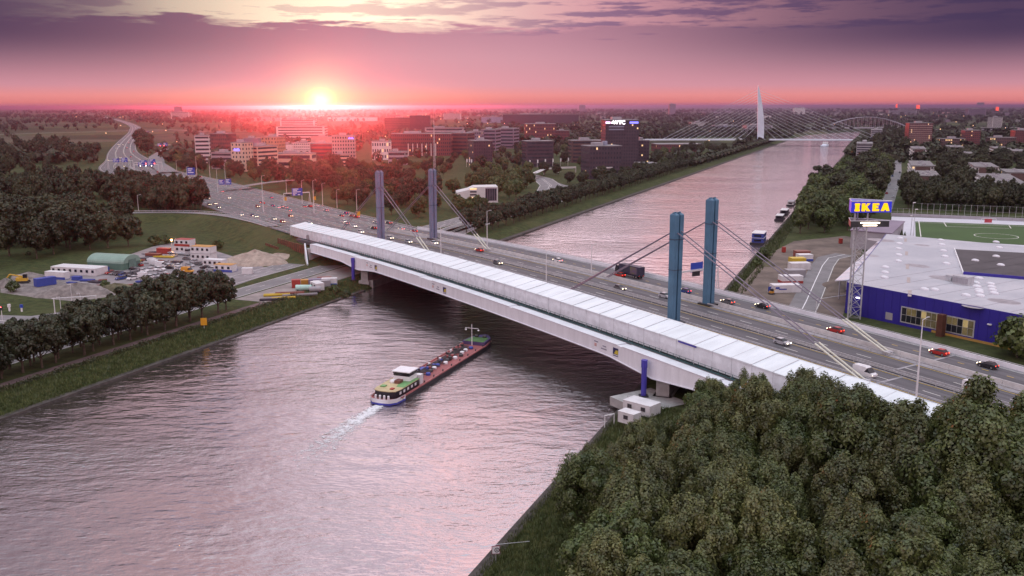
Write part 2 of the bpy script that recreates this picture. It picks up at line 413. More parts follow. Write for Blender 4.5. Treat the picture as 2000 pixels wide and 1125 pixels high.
DARK = mat('dark_metal', (0.035, 0.035, 0.04), 0.5, 0.2)
RUST = mat('rusty_steel', (0.16, 0.055, 0.035), 0.8, 0.3, 0.6)
SIGNB = mat('sign_blue', (0.03, 0.07, 0.42), 0.4, 0.05)
HEDGE = mat('hedge_leaves', (0.035, 0.045, 0.018), 0.8, 0.4, 1.2)

def ribbon(name, path, l, r, dz, m, parent=None, dash=None):
    """flat strip along a path of (x,y,z): offsets l..r to the right of travel; dash=(on,off) metres"""
    P = [Vector(p[:3]) for p in path]; mb = MB(); acc = 0.0; L = []
    nrm = []
    for i, p in enumerate(P):
        d = (P[min(i + 1, len(P) - 1)] - P[max(i - 1, 0)]); d.z = 0; d.normalize(); nrm.append(Vector((d.y, -d.x, 0)))
    li = (lambda i: l[i]) if hasattr(l, '__len__') else (lambda i: l)
    ri = (lambda i: r[i]) if hasattr(r, '__len__') else (lambda i: r)
    up = Vector((0, 0, dz))
    if dash is None:
        vs = []
        for i, p in enumerate(P): vs += [p + nrm[i] * li(i) + up, p + nrm[i] * ri(i) + up]
        mb.add(vs, [(2 * i, 2 * i + 1, 2 * i + 3, 2 * i + 2) for i in range(len(P) - 1)])
    else:
        on, off = dash; pos = 0.0
        for i in range(len(P) - 1):
            a, b = P[i], P[i + 1]; L = (b - a).length
            while pos < L:
                e = min(pos + on, L); pa, pb = a.lerp(b, pos / L), a.lerp(b, e / L)
                mb.quad(pa + nrm[i] * li(i) + up, pa + nrm[i] * ri(i) + up, pb + nrm[i] * ri(i) + up, pb + nrm[i] * li(i) + up)
                pos += on + off
            pos -= L
    return mb.build(name, m, parent)
def flat(name, pts, z, m, label):
    mb = MB(); mb.add([(p[0], p[1], z) for p in pts], [tuple(range(len(pts)))])
    o = mb.build(name, m)
    if o.data.polygons[0].normal.z < 0: o.data.flip_normals()
    return tag(o, label, kind='structure')

# ------------------------------------------------------------------ motorway west of the bridge
mwp = [tuple(q[:3]) for q in mw]; hw = [q[3] for q in mw]
# left of travel (away from the bridge) is the near side: travel runs towards -s, right-hand normal points to +t
road = ribbon('motorway', mwp, [-h for h in hw], [h for h in hw], 0.0, ASPH)
tag(road, 'wide multi-lane motorway running off towards the horizon', kind='structure')
for k, f in enumerate((-0.93, -0.50, -0.46, 0.02, 0.06, 0.50, 0.54, 0.94)):
    ribbon('edge_line', mwp, [h * f - 0.14 for h in hw], [h * f + 0.14 for h in hw], 0.012, LINE, road)
for f in (-0.79, -0.65, -0.34, -0.22, -0.10, 0.18, 0.30, 0.42, 0.66, 0.80):
    ribbon('lane_line', mwp[:48], [h * f - 0.12 for h in hw[:48]], [h * f + 0.12 for h in hw[:48]], 0.012, LINE, road, dash=(4, 8))
for f in (-0.48, 0.04, 0.52):
    mb = MB()
    for i in range(0, len(mwp) - 14):
        pass
    ribbon('verge', mwp[:60], [h * f - 0.7 for h in hw[:60]], [h * f + 0.7 for h in hw[:60]], 0.008, mat('verge_soil', (0.10, 0.095, 0.06), 0.95, 0.3), road)
def rail(path, off, name, parent, h=0.75, post=8.0):
    mb = MB(); P = [Vector(p[:3]) for p in path]; vs = []
    for i, p in enumerate(P):
        d = P[min(i + 1, len(P) - 1)] - P[max(i - 1, 0)]; d.z = 0; d.normalize(); nr = Vector((d.y, -d.x, 0)); o_ = off[i] if hasattr(off, '__len__') else off
        c = p + nr * o_
        vs += [c + nr * 0.05 + Vector((0, 0, h - 0.32)), c + nr * 0.05 + Vector((0, 0, h)), c - nr * 0.05 + Vector((0, 0, h)), c - nr * 0.05 + Vector((0, 0, h - 0.32))]
    fs = []
    for i in range(len(P) - 1):
        for k in range(4): fs.append((4 * i + k, 4 * i + (k + 1) % 4, 4 * i + 4 + (k + 1) % 4, 4 * i + 4 + k))
    mb.add(vs, fs); pos = 0
    for i in range(len(P) - 1):
        a, b = Vector(vs[4 * i]), Vector(vs[4 * i + 4]); L = (b - a).length
        while pos < L:
            q = a.lerp(b, pos / L); mb.cbox((q.x, q.y, q.z - h / 2 + 0.2), (0.1, 0.12, h - 0.2)); pos += post
        pos -= L
    return mb.build(name, STEEL, parent)
for k, f in enumerate((-0.97, -0.505, -0.455, 0.015, 0.065, 0.495, 0.545, 0.97)):
    rail(mwp[:50], [h * f for h in hw[:50]], 'guard_rail', road)

# slip road on the near embankment, roads along the canal, yards
rp = [tuple(q[:3]) for q in RAMP]
rr = ribbon('slip_road', rp, -3.6, 3.6, 0.03, ASPH2); tag(rr, 'curved slip road along the top of the grass embankment', kind='structure')
ribbon('edge_line', rp, -3.1, -2.9, 0.045, LINE, rr); ribbon('edge_line', rp, 2.9, 3.1, 0.045, LINE, rr)
rail(rp, -4.1, 'guard_rail', rr, 0.8, 4.0)
def cpath(c, a0, a1, z, step=20): return [tuple(canal(c, a, z)) for a in lin(a0, a1 + 1, step)]
qa = ribbon('canal_road', cpath(-50, 120, 640, GZ + 0.05), -6.5, 5.5, 0, ASPH2); tag(qa, 'grey two-way road passing under the bridge along the canal', kind='structure')
for o_ in (-6.0, 5.0): ribbon('edge_line', cpath(-50, 120, 640, GZ + 0.05), o_ - .1, o_ + .1, 0.012, LINE, qa)
for o_ in (-2.4, 1.3): ribbon('lane_line', cpath(-50, 120, 640, GZ + 0.05), o_ - .1, o_ + .1, 0.012, LINE, qa, dash=(3, 5))
qb = ribbon('canal_road', cpath(-33, 120, 640, GZ + 0.05), -5, 5, 0, ASPH2); tag(qb, 'grey road nearer the canal beside the grass strip', kind='structure')
for o_ in (-4.6, 4.6): ribbon('edge_line', cpath(-33, 120, 640, GZ + 0.05), o_ - .1, o_ + .1, 0.012, LINE, qb)
ribbon('lane_line', cpath(-33, 120, 640, GZ + 0.05), -.1, .1, 0.012, LINE, qb, dash=(3, 5))
qc = ribbon('cycle_path', cpath(-14.5, 120, 420, GZ + 0.05), -1.5, 1.5, 0, mat('red_asphalt', (0.13, 0.085, 0.085), 0.85)); tag(qc, 'narrow dark red cycle path above the canal bank', kind='structure')
# ================================================================== MOTORWAY BRIDGE
def sweep(name, m, s0, s1, outline, parent, step=6.0):
    """outline of (t,dz) swept along the deck profile"""
    n = max(2, int((s1 - s0) / step) + 1); ss = [s0 + (s1 - s0) * i / (n - 1) for i in range(n)]
    vs = []; fs = []
    for s in ss:
        o_ = outline(s) if callable(outline) else outline
        vs += [Wp(s, t, z) for t, z in o_]
    k = len(vs) // n
    for i in range(n - 1):
        for j in range(k): fs.append((i * k + j, i * k + (j + 1) % k, (i + 1) * k + (j + 1) % k, (i + 1) * k + j))
    fs += [tuple(range(k))[::-1], tuple(range((n - 1) * k, n * k))]
    return MB().add(vs, fs).build(name, m, parent)
def bstrip(name, m, t0, t1, parent, s0=-40, s1=300, dz=0.012, dash=None):
    return ribbon(name, [tuple(Wp(s, 0)) for s in lin(s0, s1 + 1, 6)], t0, t1, dz, m, parent, dash) if False else _bs(name, m, t0, t1, parent, s0, s1, dz, dash)
def _bs(name, m, t0, t1, parent, s0, s1, dz, dash):
    mb = MB()
    if dash:
        s = s0
        while s < s1:
            e = min(s + dash[0], s1); MB().quad(Wp(s, t0, dz), Wp(e, t0, dz), Wp(e, t1, dz), Wp(s, t1, dz)).build('lane_dash', m, parent); s += sum(dash)
        return
    else:
        ss = lin(s0, s1, 6) + [s1]; vs = []
        for s in ss: vs += [Wp(s, t0, dz), Wp(s, t1, dz)]
        mb.add(vs, [(2 * i, 2 * i + 2, 2 * i + 3, 2 * i + 1) for i in range(len(ss) - 1)])
    return mb.build(name, m, parent)
BASPH = mat('bridge_asphalt', (0.085, 0.08, 0.09), 0.7, 0.22, 0.9, c2=(0.105, 0.10, 0.11), stretch=(BYAW, 40.0, 1.0))
BPALE = mat('bridge_pale_strip', (0.30, 0.29, 0.31), 0.7, 0.2, 0.4)
GIRD = mat('girder_paint', (0.78, 0.79, 0.83), 0.45, 0.06, 0.5, stretch=(BYAW, 1.0, 6.0))
LEDGE = mat('ledge_paint', (0.74, 0.76, 0.80), 0.5, 0.06, 0.3)
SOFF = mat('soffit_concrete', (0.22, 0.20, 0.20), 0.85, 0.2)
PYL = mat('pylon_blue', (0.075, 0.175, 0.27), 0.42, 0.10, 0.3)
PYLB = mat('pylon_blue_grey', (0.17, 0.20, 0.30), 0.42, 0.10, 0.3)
CABLE = mat('stay_cable', (0.20, 0.17, 0.22), 0.5, 0.1)
CABLEW = mat('cable_sleeve', (0.62, 0.62, 0.52), 0.5, 0.1)
def haunch(s):      # girder depth along the span
    d = 3.2
    for p in (36, 203): d = max(d, 4.6 - abs(s - p) * 0.09)
    return d
near_b = thing('motorway_bridge', 'near deck of the cable-stayed motorway bridge, with white side girder', 'bridge', (0, 0, 0))
far_b = thing('motorway_bridge', 'far deck of the cable-stayed motorway bridge, behind the two blue pylons', 'bridge', (0, 0, 0))
sweep('deck', [BASPH], -40, 300, [(-24, -0.02), (10.2, -0.02), (10.2, -1.6), (-24, -1.6)], near_b)
sweep('deck', [BASPH], -40, 300, [(10.8, -0.02), (36.2, -0.02), (36.2, -2.2), (10.8, -2.2)], far_b)
sweep('edge_girder', GIRD, -14, 300, lambda s: [(-27.2, 0.0), (-24.2, 0.0), (-24.2, -haunch(s)), (-27.2, -haunch(s))], near_b, 3)
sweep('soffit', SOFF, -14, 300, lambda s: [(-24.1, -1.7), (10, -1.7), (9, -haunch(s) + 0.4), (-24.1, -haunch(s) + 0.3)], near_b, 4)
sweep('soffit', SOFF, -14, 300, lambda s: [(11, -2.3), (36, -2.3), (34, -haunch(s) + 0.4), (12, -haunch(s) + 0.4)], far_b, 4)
# raised ledge plates on top of the girder, with gaps and open hatches
s = -13.5
while s < 295:
    L = 46 if s < 150 else 30
    sweep('ledge_plate', LEDGE, s, min(s + L, 297), [(-27.3, 0.06), (-24.4, 0.06), (-24.4, 0.22), (-27.3, 0.22)], near_b, 6)
    s += L + (9 if int(s) % 2 else 2)
sweep('girder_flange', mat('flange_paint', (0.70, 0.71, 0.77), 0.5, 0.05), -14, 300, lambda s: [(-27.5, -haunch(s) + 0.002), (-24.2, -haunch(s) + 0.002), (-24.2, -haunch(s) - 0.14), (-27.5, -haunch(s) - 0.14)], near_b, 3)
# stiffener ticks on the girder face
for s in range(-8, 296, 12):
    mb = MB(); p = Wp(s, -27.23, -0.62); mb.cbox(p, (0.12, 0.05, 0.5), BYAW); mb.build('girder_bracket', GIRD, near_b)
# lane lines
for tt, m_, nb in ((-10.6, YEL, near_b), (-3.2, YEL, near_b), (1.4, YEL, near_b), (9.4, YEL, near_b), (12.0, YEL, far_b), (19.8, YEL, far_b), (25.4, YEL, far_b), (34.6, LINE, far_b)):
    bstrip('edge_line', m_, tt - 0.11, tt + 0.11, nb)
for tt, nb in ((-6.9, near_b), (5.4, near_b), (15.9, far_b)): bstrip('lane_line', LINE, tt - .11, tt + .11, nb, dash=(4, 8))
bstrip('lane_line', YEL, 29.9, 30.15, far_b, dash=(1.6, 4.0))
for t0, t1, nb in ((-2.6, 0.9, near_b), (9.7, 10.1, near_b), (10.9, 11.5, far_b), (20.4, 24.1, far_b), (34.9, 35.9, far_b)):
    bstrip('pale_strip', BPALE, t0, t1, nb, dz=0.02)
bstrip('expansion_joint', BPALE, -10.5, 9.6, near_b, 240, 240.7, 0.024); bstrip('expansion_joint', BPALE, 11.6, 34.8, far_b, 236, 236.7, 0.024)
# guard rails: two-rail steel, concrete barrier, parapet
def brail(t, nb, name='guard_rail', h=0.85):
    sweep(name, STEEL, -40, 300, [(t - .06, h - .34), (t - .06, h), (t + .06, h), (t + .06, h - .34)], nb, 8)
    mb = MB()
    for s in range(-40, 300, 4): mb.cbox(Wp(s, t, h / 2 - 0.1), (0.1, 0.1, h - 0.1), BYAW)
    tag(mb.build('rail_posts', STEEL, nb), kind='stuff')
for t in (-2.7, 0.8, 9.8): brail(t, near_b)
for t in (11.2, 20.7): brail(t, far_b)
mb_k = mat('barrier_concrete', (0.48, 0.46, 0.45), 0.85, 0.12, 0.5)
for s in range(-40, 298, 6):       # precast barrier units along the far carriageway
    sweep('concrete_barrier', mb_k, s + 0.03, s + 5.97, [(23.5, 0.0), (24.3, 0.0), (24.05, 0.95), (23.75, 0.95)], far_b, 6)
sweep('parapet', LEDGE, -40, 300, [(35.9, 0), (36.25, 0), (36.25, 1.05), (35.9, 1.05)], far_b, 8)
sweep('handrail', STEEL, -40, 300, [(36.0, 1.25), (36.12, 1.25), (36.12, 1.37), (36.0, 1.37)], far_b, 8)
mb = MB()
for s in range(-40, 300, 3): mb.cbox(Wp(s, 36.06, 1.15), (0.08, 0.08, 0.22), BYAW)
tag(mb.build('rail_posts', STEEL, far_b), kind='stuff')

# pylons: paired-box columns with scalloped heads, taper towards the top of the photo's wide side
def pylon(parent, s, t, htop, m_, lab):
    b = Wp(s, t, 0); mb = MB()
    for k, off in enumerate((-0.80, 0.80)):
        w0, w1 = (0.56, 0.76)
        bot = [(-0.9, off - w0), (0.9, off - w0), (0.9, off + w0), (-0.9, off + w0)]
        top = [(-1.1, off - w1 * .8), (1.1, off - w1 * .8), (1.1, off + w1 * .8), (-1.1, off + w1 * .8)]
        mb.hexa([(x, y, -1.0) for x, y in bot] + [(x, y, htop) for x, y in top])
        mb.hexa([(x * .96, off + (y - off) * .9, htop + .001) for x, y in top] + [(x * .55, off + (y - off) * .5, htop + 0.45) for x, y in top])
    mb.box(-0.45, 0.45, -0.5, 0.5, -1, htop - 0.3)
    p = mb.build('pylon', m_, parent, b, BYAW); tag(p, lab)
    for zc in (htop * 0.78, htop * 0.5):
        q = MB(); sc_ = 1.09 + 0.22 * zc / htop
        for off in (-0.80, 0.80): q.cbox((0, off, zc), (1.82 * sc_, 1.16 * sc_ * .98, 0.16))
        q.build('seam_band', mat('pylon_seam', (0.04, 0.06, 0.10), 0.6), p)
    q = MB()
    for off in (-1.0, -0.4, 0.4, 1.0): q.tube((0, off, htop + 0.2), (0, off, htop + 0.75), 0.24, n=8)
    q.build('pylon_cap', m_, p)
    q = MB().box(-2.2, 2.2, -2.0, 2.0, -0.1, 0.5); q.build('plinth', DARK, p)
    return b
HP = 29.5
ztop = HP * 0.80
for parent, s, t, m_, lab, spans in (
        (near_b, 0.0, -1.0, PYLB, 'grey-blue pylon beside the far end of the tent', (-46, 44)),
        (near_b, 181.0, -1.0, PYL, 'teal-blue pylon rising right behind the tent roof', (-46, 58)),
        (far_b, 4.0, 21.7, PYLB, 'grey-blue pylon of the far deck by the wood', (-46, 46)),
        (far_b, 170.0, 21.9, PYL, 'teal-blue pylon of the far deck by the water', (-46, 58))):
    pylon(parent, s, t, HP - (1.4 if s == 181.0 else 0), m_, lab)
    for ds in spans:
        for off in (-0.62, 0.62):
            a = Wp(s, t + off, ztop + (0.4 if off > 0 else 0)); a = a + BS * (1.1 if ds > 0 else -1.1)
            b = Wp(s + ds, t + off, 0.4)
            MB().tube(a, b, 0.15, n=6).build('stay_cable', CABLE, parent)
            if ds > 0:
                e = b.lerp(a, 0.22); MB().tube(b, e, 0.22, n=8).build('cable_sleeve', CABLEW, parent)
                MB().cbox(b, (1.6, 0.8, 0.7), BYAW).build('cable_anchor', STEEL, parent)
# piers: walls along the canal direction, jacking columns at the near ends
def pier(sn, z0):
    for t0, t1, nb in ((-25.0, 8, near_b), (13, 34, far_b)):
        mb = MB(); a = BO + BS * (sn - 0.72 * (t0 + 26)) + BT * t0; b = BO + BS * (sn - 0.72 * (t1 + 26)) + BT * t1
        d = (b - a); L = d.length; c = (a + b) / 2; top = zd(sn) - haunch(sn) + 0.2
        mb.cbox((c.x, c.y, (z0 + top) / 2), (L, 3.0, top - z0), math.atan2(d.y, d.x)); mb.build('pier', CONC, nb)
        mb = MB(); mb.cbox((c.x, c.y, z0 + .6), (L + 1.2, 4.4, 1.2), math.atan2(d.y, d.x)); mb.build('pier_footing', CONC, nb)
pier(38, 1.4); pier(205, 1.4)
PURP = mat('jack_column_blue', (0.06, 0.05, 0.36), 0.45, 0.08)
for s, t in ((33.5, -27.9), (202.0, -28.6)):
    b = Wp(s, t, 0); o = thing('jacking_column', 'deep blue steel column beside the %s pier of the bridge' % ('west' if s < 100 else 'east'), 'column', (b.x, b.y, GZ))
    hh = b.z - GZ - 0.4
    MB().lathe([(0.62, 0), (0.62, hh * .8), (0.72, hh * .8), (0.72, hh)], 14).build('shaft', PURP, o)
    MB().box(-1, 1, -1, 1, -0.2, 0.4).build('base_plate', DARK, o)
# west abutment with wing wall and sheet piles
ab = thing('bridge_abutment', 'pale concrete abutment at the west end of the white girder', 'abutment')
mb = MB(); p = [Wp(-16, -28.2), Wp(-13.5, -28.2), Wp(-16, 36), Wp(-19, 36)]
mb.prism([(q.x, q.y) for q in (p[0], p[1], p[2], p[3])], GZ - 1, zd(-15) - 1.75); mb.build('abutment_wall', CONC, ab)
mb = MB(); a, b_ = Wp(-17, -28.6), Wp(-8, -31); mb.hexa([(a.x, a.y, GZ), (b_.x, b_.y, GZ), (b_.x + .5, b_.y + .4, GZ), (a.x + .5, a.y + .4, GZ), (a.x, a.y, zd(-17) + .3), (b_.x, b_.y, GZ + .6), (b_.x + .5, b_.y + .4, GZ + .6), (a.x + .5, a.y + .4, zd(-17) + .3)]); mb.build('wing_wall', LEDGE, ab)
sp_ = thing('sheet_pile_wall', 'rust-brown sheet pile wall under the west end of the tent', 'retaining wall')
for k in range(26):
    s = -50 + k * 1.28; t = -29.0 + (0.35 if k % 2 else 0)
    p = Wp(s, t); MB().cbox((p.x, p.y, zd(s) - 2.3), (1.3, 0.2, 3.6), BYAW).build('sheet_pile', RUST, sp_)
for k in range(16):
    s = -57 + k * 1.1; p = Wp(s, -32.5 + (0.3 if k % 2 else 0)); MB().cbox((p.x, p.y, zd(s) - 4.3), (1.1, 0.2, 2.2), BYAW).build('sheet_pile', RUST, sp_)

# ------------------------------------------------------------------ the long white work tent
TENT = mat('tent_sheet', (0.72, 0.78, 0.81), 0.5, 0.075, 0.5, bump=0.05, bscale=0.9, stretch=(BYAW, 1.2, 5.0))
TENTW = mat('tent_wall_sheet', (0.73, 0.76, 0.80), 0.6, 0.09, 0.5, bump=0.06, bscale=0.6)
SEAM = mat('tent_seam', (0.58, 0.59, 0.62), 0.6, 0.1)
FRAME = mat('scaffold_green', (0.03, 0.10, 0.10), 0.5, 0.2)
tent = thing('work_tent', 'long white sheeted work tent running along the near side of the bridge', 'tent')
T0, TR, T1 = -22.4, -15.0, -11.0
def ez(t): return 4.4 if t == T0 else (5.7 if t == TR else 4.4)
BAY = 5.6; s = -52.0; k = 0
while s < 292:
    e = s + BAY; j = rnd.uniform(-0.05, 0.05); g_ = 0.05
    mb = MB()
    mb.quad(Wp(s + g_, T0 - .15, ez(T0) + j), Wp(e - g_, T0 - .15, ez(T0) + j), Wp(e - g_, TR, ez(TR) + j), Wp(s + g_, TR, ez(TR) + j))
    mb.quad(Wp(s + g_, TR, ez(TR) + j), Wp(e - g_, TR, ez(TR) + j), Wp(e - g_, T1, ez(T1)), Wp(s + g_, T1, ez(T1)))
    mb.quad(Wp(s + g_, T0 - .15, ez(T0) + j), Wp(s + g_, T0 - .15, ez(T0) - .25), Wp(e - g_, T0 - .15, ez(T0) - .25), Wp(e - g_, T0 - .15, ez(T0) + j))
    mb.build('roof_panel', TENT, tent)
    mb = MB(); w_ = rnd.uniform(-0.06, 0.06)
    mid = ez(T0) * 0.55
    mb.quad(Wp(s + g_, T0, 0.3), Wp(e - g_, T0, 0.3), Wp(e - g_, T0 - .08 + w_, mid), Wp(s + g_, T0 - .08 - w_, mid))
    mb.quad(Wp(s + g_, T0 - .08 - w_, mid), Wp(e - g_, T0 - .08 + w_, mid), Wp(e - g_, T0, ez(T0)), Wp(s + g_, T0, ez(T0)))
    mb.build('wall_panel', TENTW, tent)
    mb = MB(); mb.cbox((Wp(s, T0 - .03, 2.2)), (0.10, 0.16, 4.3), BYAW)
    a, b_ = Wp(s, T0 - .18, ez(T0) + .03), Wp(s, TR, ez(TR) + .05); mb.tube(a, b_, 0.07, n=4)
    mb.build('frame_rib', SEAM, tent)
    s = e; k += 1
mb = MB(); mb.quad(Wp(-52, T0, 0.2), Wp(-52, T1, .2), Wp(-52, T1, 4.4), Wp(-52, T0, 4.4)); mb.add([Wp(-52, T0, 4.4), Wp(-52, T1, 4.4), Wp(-52, TR, 5.7)], [(0, 1, 2)]); mb.build('end_sheet', TENTW, tent)
sweep('far_wall', TENTW, -52, 292, [(T1 - .02, .2), (T1 + .05, .2), (T1 + .05, 4.4), (T1 - .02, 4.4)], tent, 10)
MB().quad(Wp(206.2, T0 - .2, 3.9), Wp(212, T0 - .2, 3.9), Wp(212, T0 - .2, 4.3), Wp(206.2, T0 - .2, 4.3)).build('blue_banner', PURP, tent)
for s in range(-50, -18, 3): pass
MB().quad(*[Wp(s, T0 - .14, z) for s, z in ((-31, .4), (-27, .4), (-28, 2.6), (-31, 2.0))]).build('torn_patch', mat('torn_sheet', (0.30, 0.28, 0.30), 0.8, 0.4, 1.5), tent)
# scaffold walkway railing along the ledge
wr = thing('scaffold_railing', 'dark green scaffold railing along the foot of the tent wall', 'railing')
sweep('toe_board', FRAME, -12, 292, [(-23.75, 0.24), (-23.68, 0.24), (-23.68, 0.52), (-23.75, 0.52)], wr, 8)
for h in (0.85, 1.3): sweep('handrail', FRAME, -12, 292, [(-23.74, h), (-23.68, h), (-23.68, h + .06), (-23.74, h + .06)], wr, 8)
ps = MB().box(-.045, .045, -.045, .045, 0.2, 1.36).mesh('railing_post', FRAME)
s = -12.0
while s < 292:
    p = Wp(s, -23.71, 0); put('post', ps, wr, p, BYAW); s += 2.0
# firm's marks painted on the girder face
def girder_mark(s):
    o = thing('contractor_logo', '', 'logo')
    def q(ds, z0, w_, h_, m_, name, dt=0.0, lean=0.0):
        zz = zd(s + ds) - zd(s); MB().quad(Wp(s + ds, -27.235 - dt, z0), Wp(s + ds + w_, -27.235 - dt, z0 ), Wp(s + ds + w_, -27.235 - dt, z0 + h_), Wp(s + ds + lean, -27.235 - dt, z0 + h_)).build(name, m_, o)
    q(0, -2.35, 2.0, 1.6, mat('logo_navy', (0.02, 0.02, 0.10), 0.5), 'logo_panel')
    q(0.45, -2.2, 1.5, 0.95, mat('logo_yellow', (0.62, 0.50, 0.05), 0.5), 'logo_shape', 0.01, 0.6)
    q(0, -2.75, 2.0, 0.2, mat('logo_navy', (0.02, 0.02, 0.10), 0.5), 'logo_bar')
    for k, (d, z, w_) in enumerate(((-4.6, -2.2, 2.2), (-4.0, -1.5, 1.4), (-7.3, -1.0, 1.6))): q(d, z, w_, 0.28, mat('logo_grey', (0.25, 0.25, 0.32), 0.6), 'logo_lettering')
    q(-7.2, -2.1, 0.9, 0.8, mat('logo_pink', (0.62, 0.38, 0.36), 0.6), 'logo_emblem')
    return o
for s_, wh in ((52, 'above the west pier'), (104, 'at mid span over the dark water'), (189, 'just before the east pier')):
    o = girder_mark(s_); o['label'] = 'navy and yellow firm logo on the white girder, ' + wh
# ================================================================== TREES
def leaf_mat(name, ca, cb, rv=0.26):
    m = bpy.data.materials.new(name); m.use_nodes = True; n = NT(m.node_tree); n.n.remove(n.n['Principled BSDF'])
    oi = n.new('ShaderNodeObjectInfo').outputs['Random']; ob = n.new('ShaderNodeTexCoord').outputs['Object']
    nz = n.noise(ob, 0.55, 3, 0.6); gi = n.new('ShaderNodeNewGeometry').outputs['Random Per Island']
    c = n.mix(n.step(nz, 0.35, 0.68), ca, cb)
    hs = n.new('ShaderNodeHueSaturation', {'Color': c, 'Hue': n.m('ADD', 0.482, n.m('MULTIPLY', oi, 0.03)),
        'Value': n.m('MULTIPLY', n.m('ADD', 1 - rv, n.m('MULTIPLY', n.m('FRACT', n.m('MULTIPLY', oi, 13.7)), 2 * rv)), n.m('ADD', 0.7, n.m('MULTIPLY', gi, 0.6)))})
    d = n.new('ShaderNodeBsdfDiffuse', {'Color': hs.outputs[0]}); t = n.new('ShaderNodeBsdfTranslucent', {'Color': hs.outputs[0]})
    g_ = n.new('ShaderNodeBsdfGlossy', {'Color': (0.5, 0.5, 0.5), 'Roughness': 0.42})
    mx = n.new('ShaderNodeMixShader', {0: 0.2}); n.l.new(d.outputs[0], mx.inputs[1]); n.l.new(t.outputs[0], mx.inputs[2])
    m2 = n.new('ShaderNodeMixShader', {0: 0.075}); n.l.new(mx.outputs[0], m2.inputs[1]); n.l.new(g_.outputs[0], m2.inputs[2])
    n.l.new(m2.outputs[0], n.n['Material Output'].inputs['Surface']); return m
LEAF_P = leaf_mat('poplar_leaves', (0.070, 0.086, 0.026), (0.165, 0.182, 0.062))
LEAF_D = leaf_mat('dark_leaves', (0.038, 0.042, 0.016), (0.085, 0.085, 0.034))
LEAF_G = leaf_mat('green_leaves', (0.058, 0.080, 0.022), (0.130, 0.160, 0.048))
LEAF_B = leaf_mat('bank_leaves', (0.036, 0.043, 0.019), (0.075, 0.083, 0.038))
BARK = mat('bark', (0.10, 0.075, 0.055), 0.9, 0.3, 1.5)

def crown_mesh(name, m, rg, centre, rad, n_clump, n_leaf, leaf, clump_r, tuft=1.0, shape='ball'):
    """leaf clumps spread through an uneven crown; every leaf is one small bent quad"""
    cx, cy, cz = centre; rx, ry, rzz = rad; V = []
    lob = [(rg.uniform(0, 2 * math.pi), rg.uniform(-0.6, 1.0), rg.uniform(0.65, 1.18)) for _ in range(9)]
    cl = []
    while len(cl) < n_clump:
        d = rg.normal(size=3); d /= np.linalg.norm(d) + 1e-9
        a = math.atan2(d[1], d[0]); f = 0.82
        for la, lz, lr in lob:
            q = math.cos(a - la) * math.sqrt(max(0, 1 - lz * lz)) * math.hypot(d[0], d[1]) + lz * d[2]
            if q > 0.72: f = max(f, lr) if lr > 1 else min(f, max(lr, .66))
        r = f * (rg.uniform(0.35, 1.0) ** 0.45)
        if d[2] < -0.55 and rg.random() < 0.6: continue
        px, py, pz = d * r
        if shape == 'grove':
            r_s = (0.78 + 0.22 * rg.random()) / max(r, .3) if rg.random() < .75 else 1.0; px, py, pz = px * r_s * f, py * r_s * f, pz * r_s * f
            if pz > .35: px *= 1.06 - .38 * (pz - .35); py *= 1.06 - .38 * (pz - .35)
        if shape == 'poplar':
            w_ = 1.0 if pz < 0.45 else max(0.3, 1.0 - ((pz - 0.45) / 0.75) ** 2); px *= w_; py *= w_
        cl.append((cx + px * rx, cy + py * ry, cz + pz * rzz, r, d))
    C = np.array([c[:3] for c in cl]); D = np.array([c[4] for c in cl])
    N = n_clump * n_leaf
    ci = np.repeat(np.arange(n_clump), n_leaf)
    off = rg.normal(size=(N, 3)); off /= np.linalg.norm(off, axis=1, keepdims=True) + 1e-9
    rr = clump_r * (rg.uniform(0.6, 1.25, size=n_clump))[ci] * rg.uniform(0.15, 1, size=N) ** 0.5
    off2 = off * rr[:, None]; off2[:, 2] *= tuft
    taper = 1 - 0.45 * np.clip(off2[:, 2] / (clump_r * tuft), -0.2, 1); off2[:, 0] *= taper; off2[:, 1] *= taper
    P = C[ci] + off2
    nr = off * 1.1 + D[ci] * 0.35 + np.array([0, 0, 0.2]) + rg.normal(size=(N, 3)) * 0.36
    nr /= np.linalg.norm(nr, axis=1, keepdims=True) + 1e-9
    u = np.cross(nr, rg.normal(size=(N, 3))); u /= np.linalg.norm(u, axis=1, keepdims=True) + 1e-9
    v = np.cross(nr, u); sz = leaf * rg.uniform(0.6, 1.35, size=N)[:, None]
    q = np.stack([P - u * sz, P - v * sz * 0.62 + nr * sz * .12, P + u * sz, P + v * sz * 0.62 + nr * sz * .12], 1).reshape(-1, 3)
    me = bpy.data.meshes.new(name); me.vertices.add(4 * N); me.vertices.foreach_set('co', q.astype(np.float32).ravel())
    me.loops.add(4 * N); me.loops.foreach_set('vertex_index', np.arange(4 * N, dtype=np.int32))
    me.polygons.add(N); me.polygons.foreach_set('loop_start', np.arange(0, 4 * N, 4, dtype=np.int32)); me.polygons.foreach_set('loop_total', np.full(N, 4, dtype=np.int32))
    me.materials.append(m); me.update(); me.validate(); return me
def trunk_mesh(rg, h, r, crown_z, spread, limbs=6):
    mb = MB(); p = Vector((0, 0, -0.4)); rad = r
    for i in range(5):
        q = Vector((rg.normal() * 0.12 * i, rg.normal() * 0.12 * i, h * (i + 1) / 5)); r2 = r * (1 - 0.17 * (i + 1))
        mb.tube(p, q, rad, r2, 7, cap=False); p, rad = q, r2
    for k in range(limbs):
        a = 2 * math.pi * k / limbs + rg.uniform(-.4, .4); z0 = crown_z * rg.uniform(0.7, 1.25)
        b = Vector((0, 0, min(z0, h * .85))); e = Vector((math.cos(a) * spread, math.sin(a) * spread, b.z + spread * rg.uniform(0.6, 1.3)))
        mb.tube(b, e, r * 0.42, r * 0.1, 5, cap=False)
    return mb.mesh('trunk', BARK)
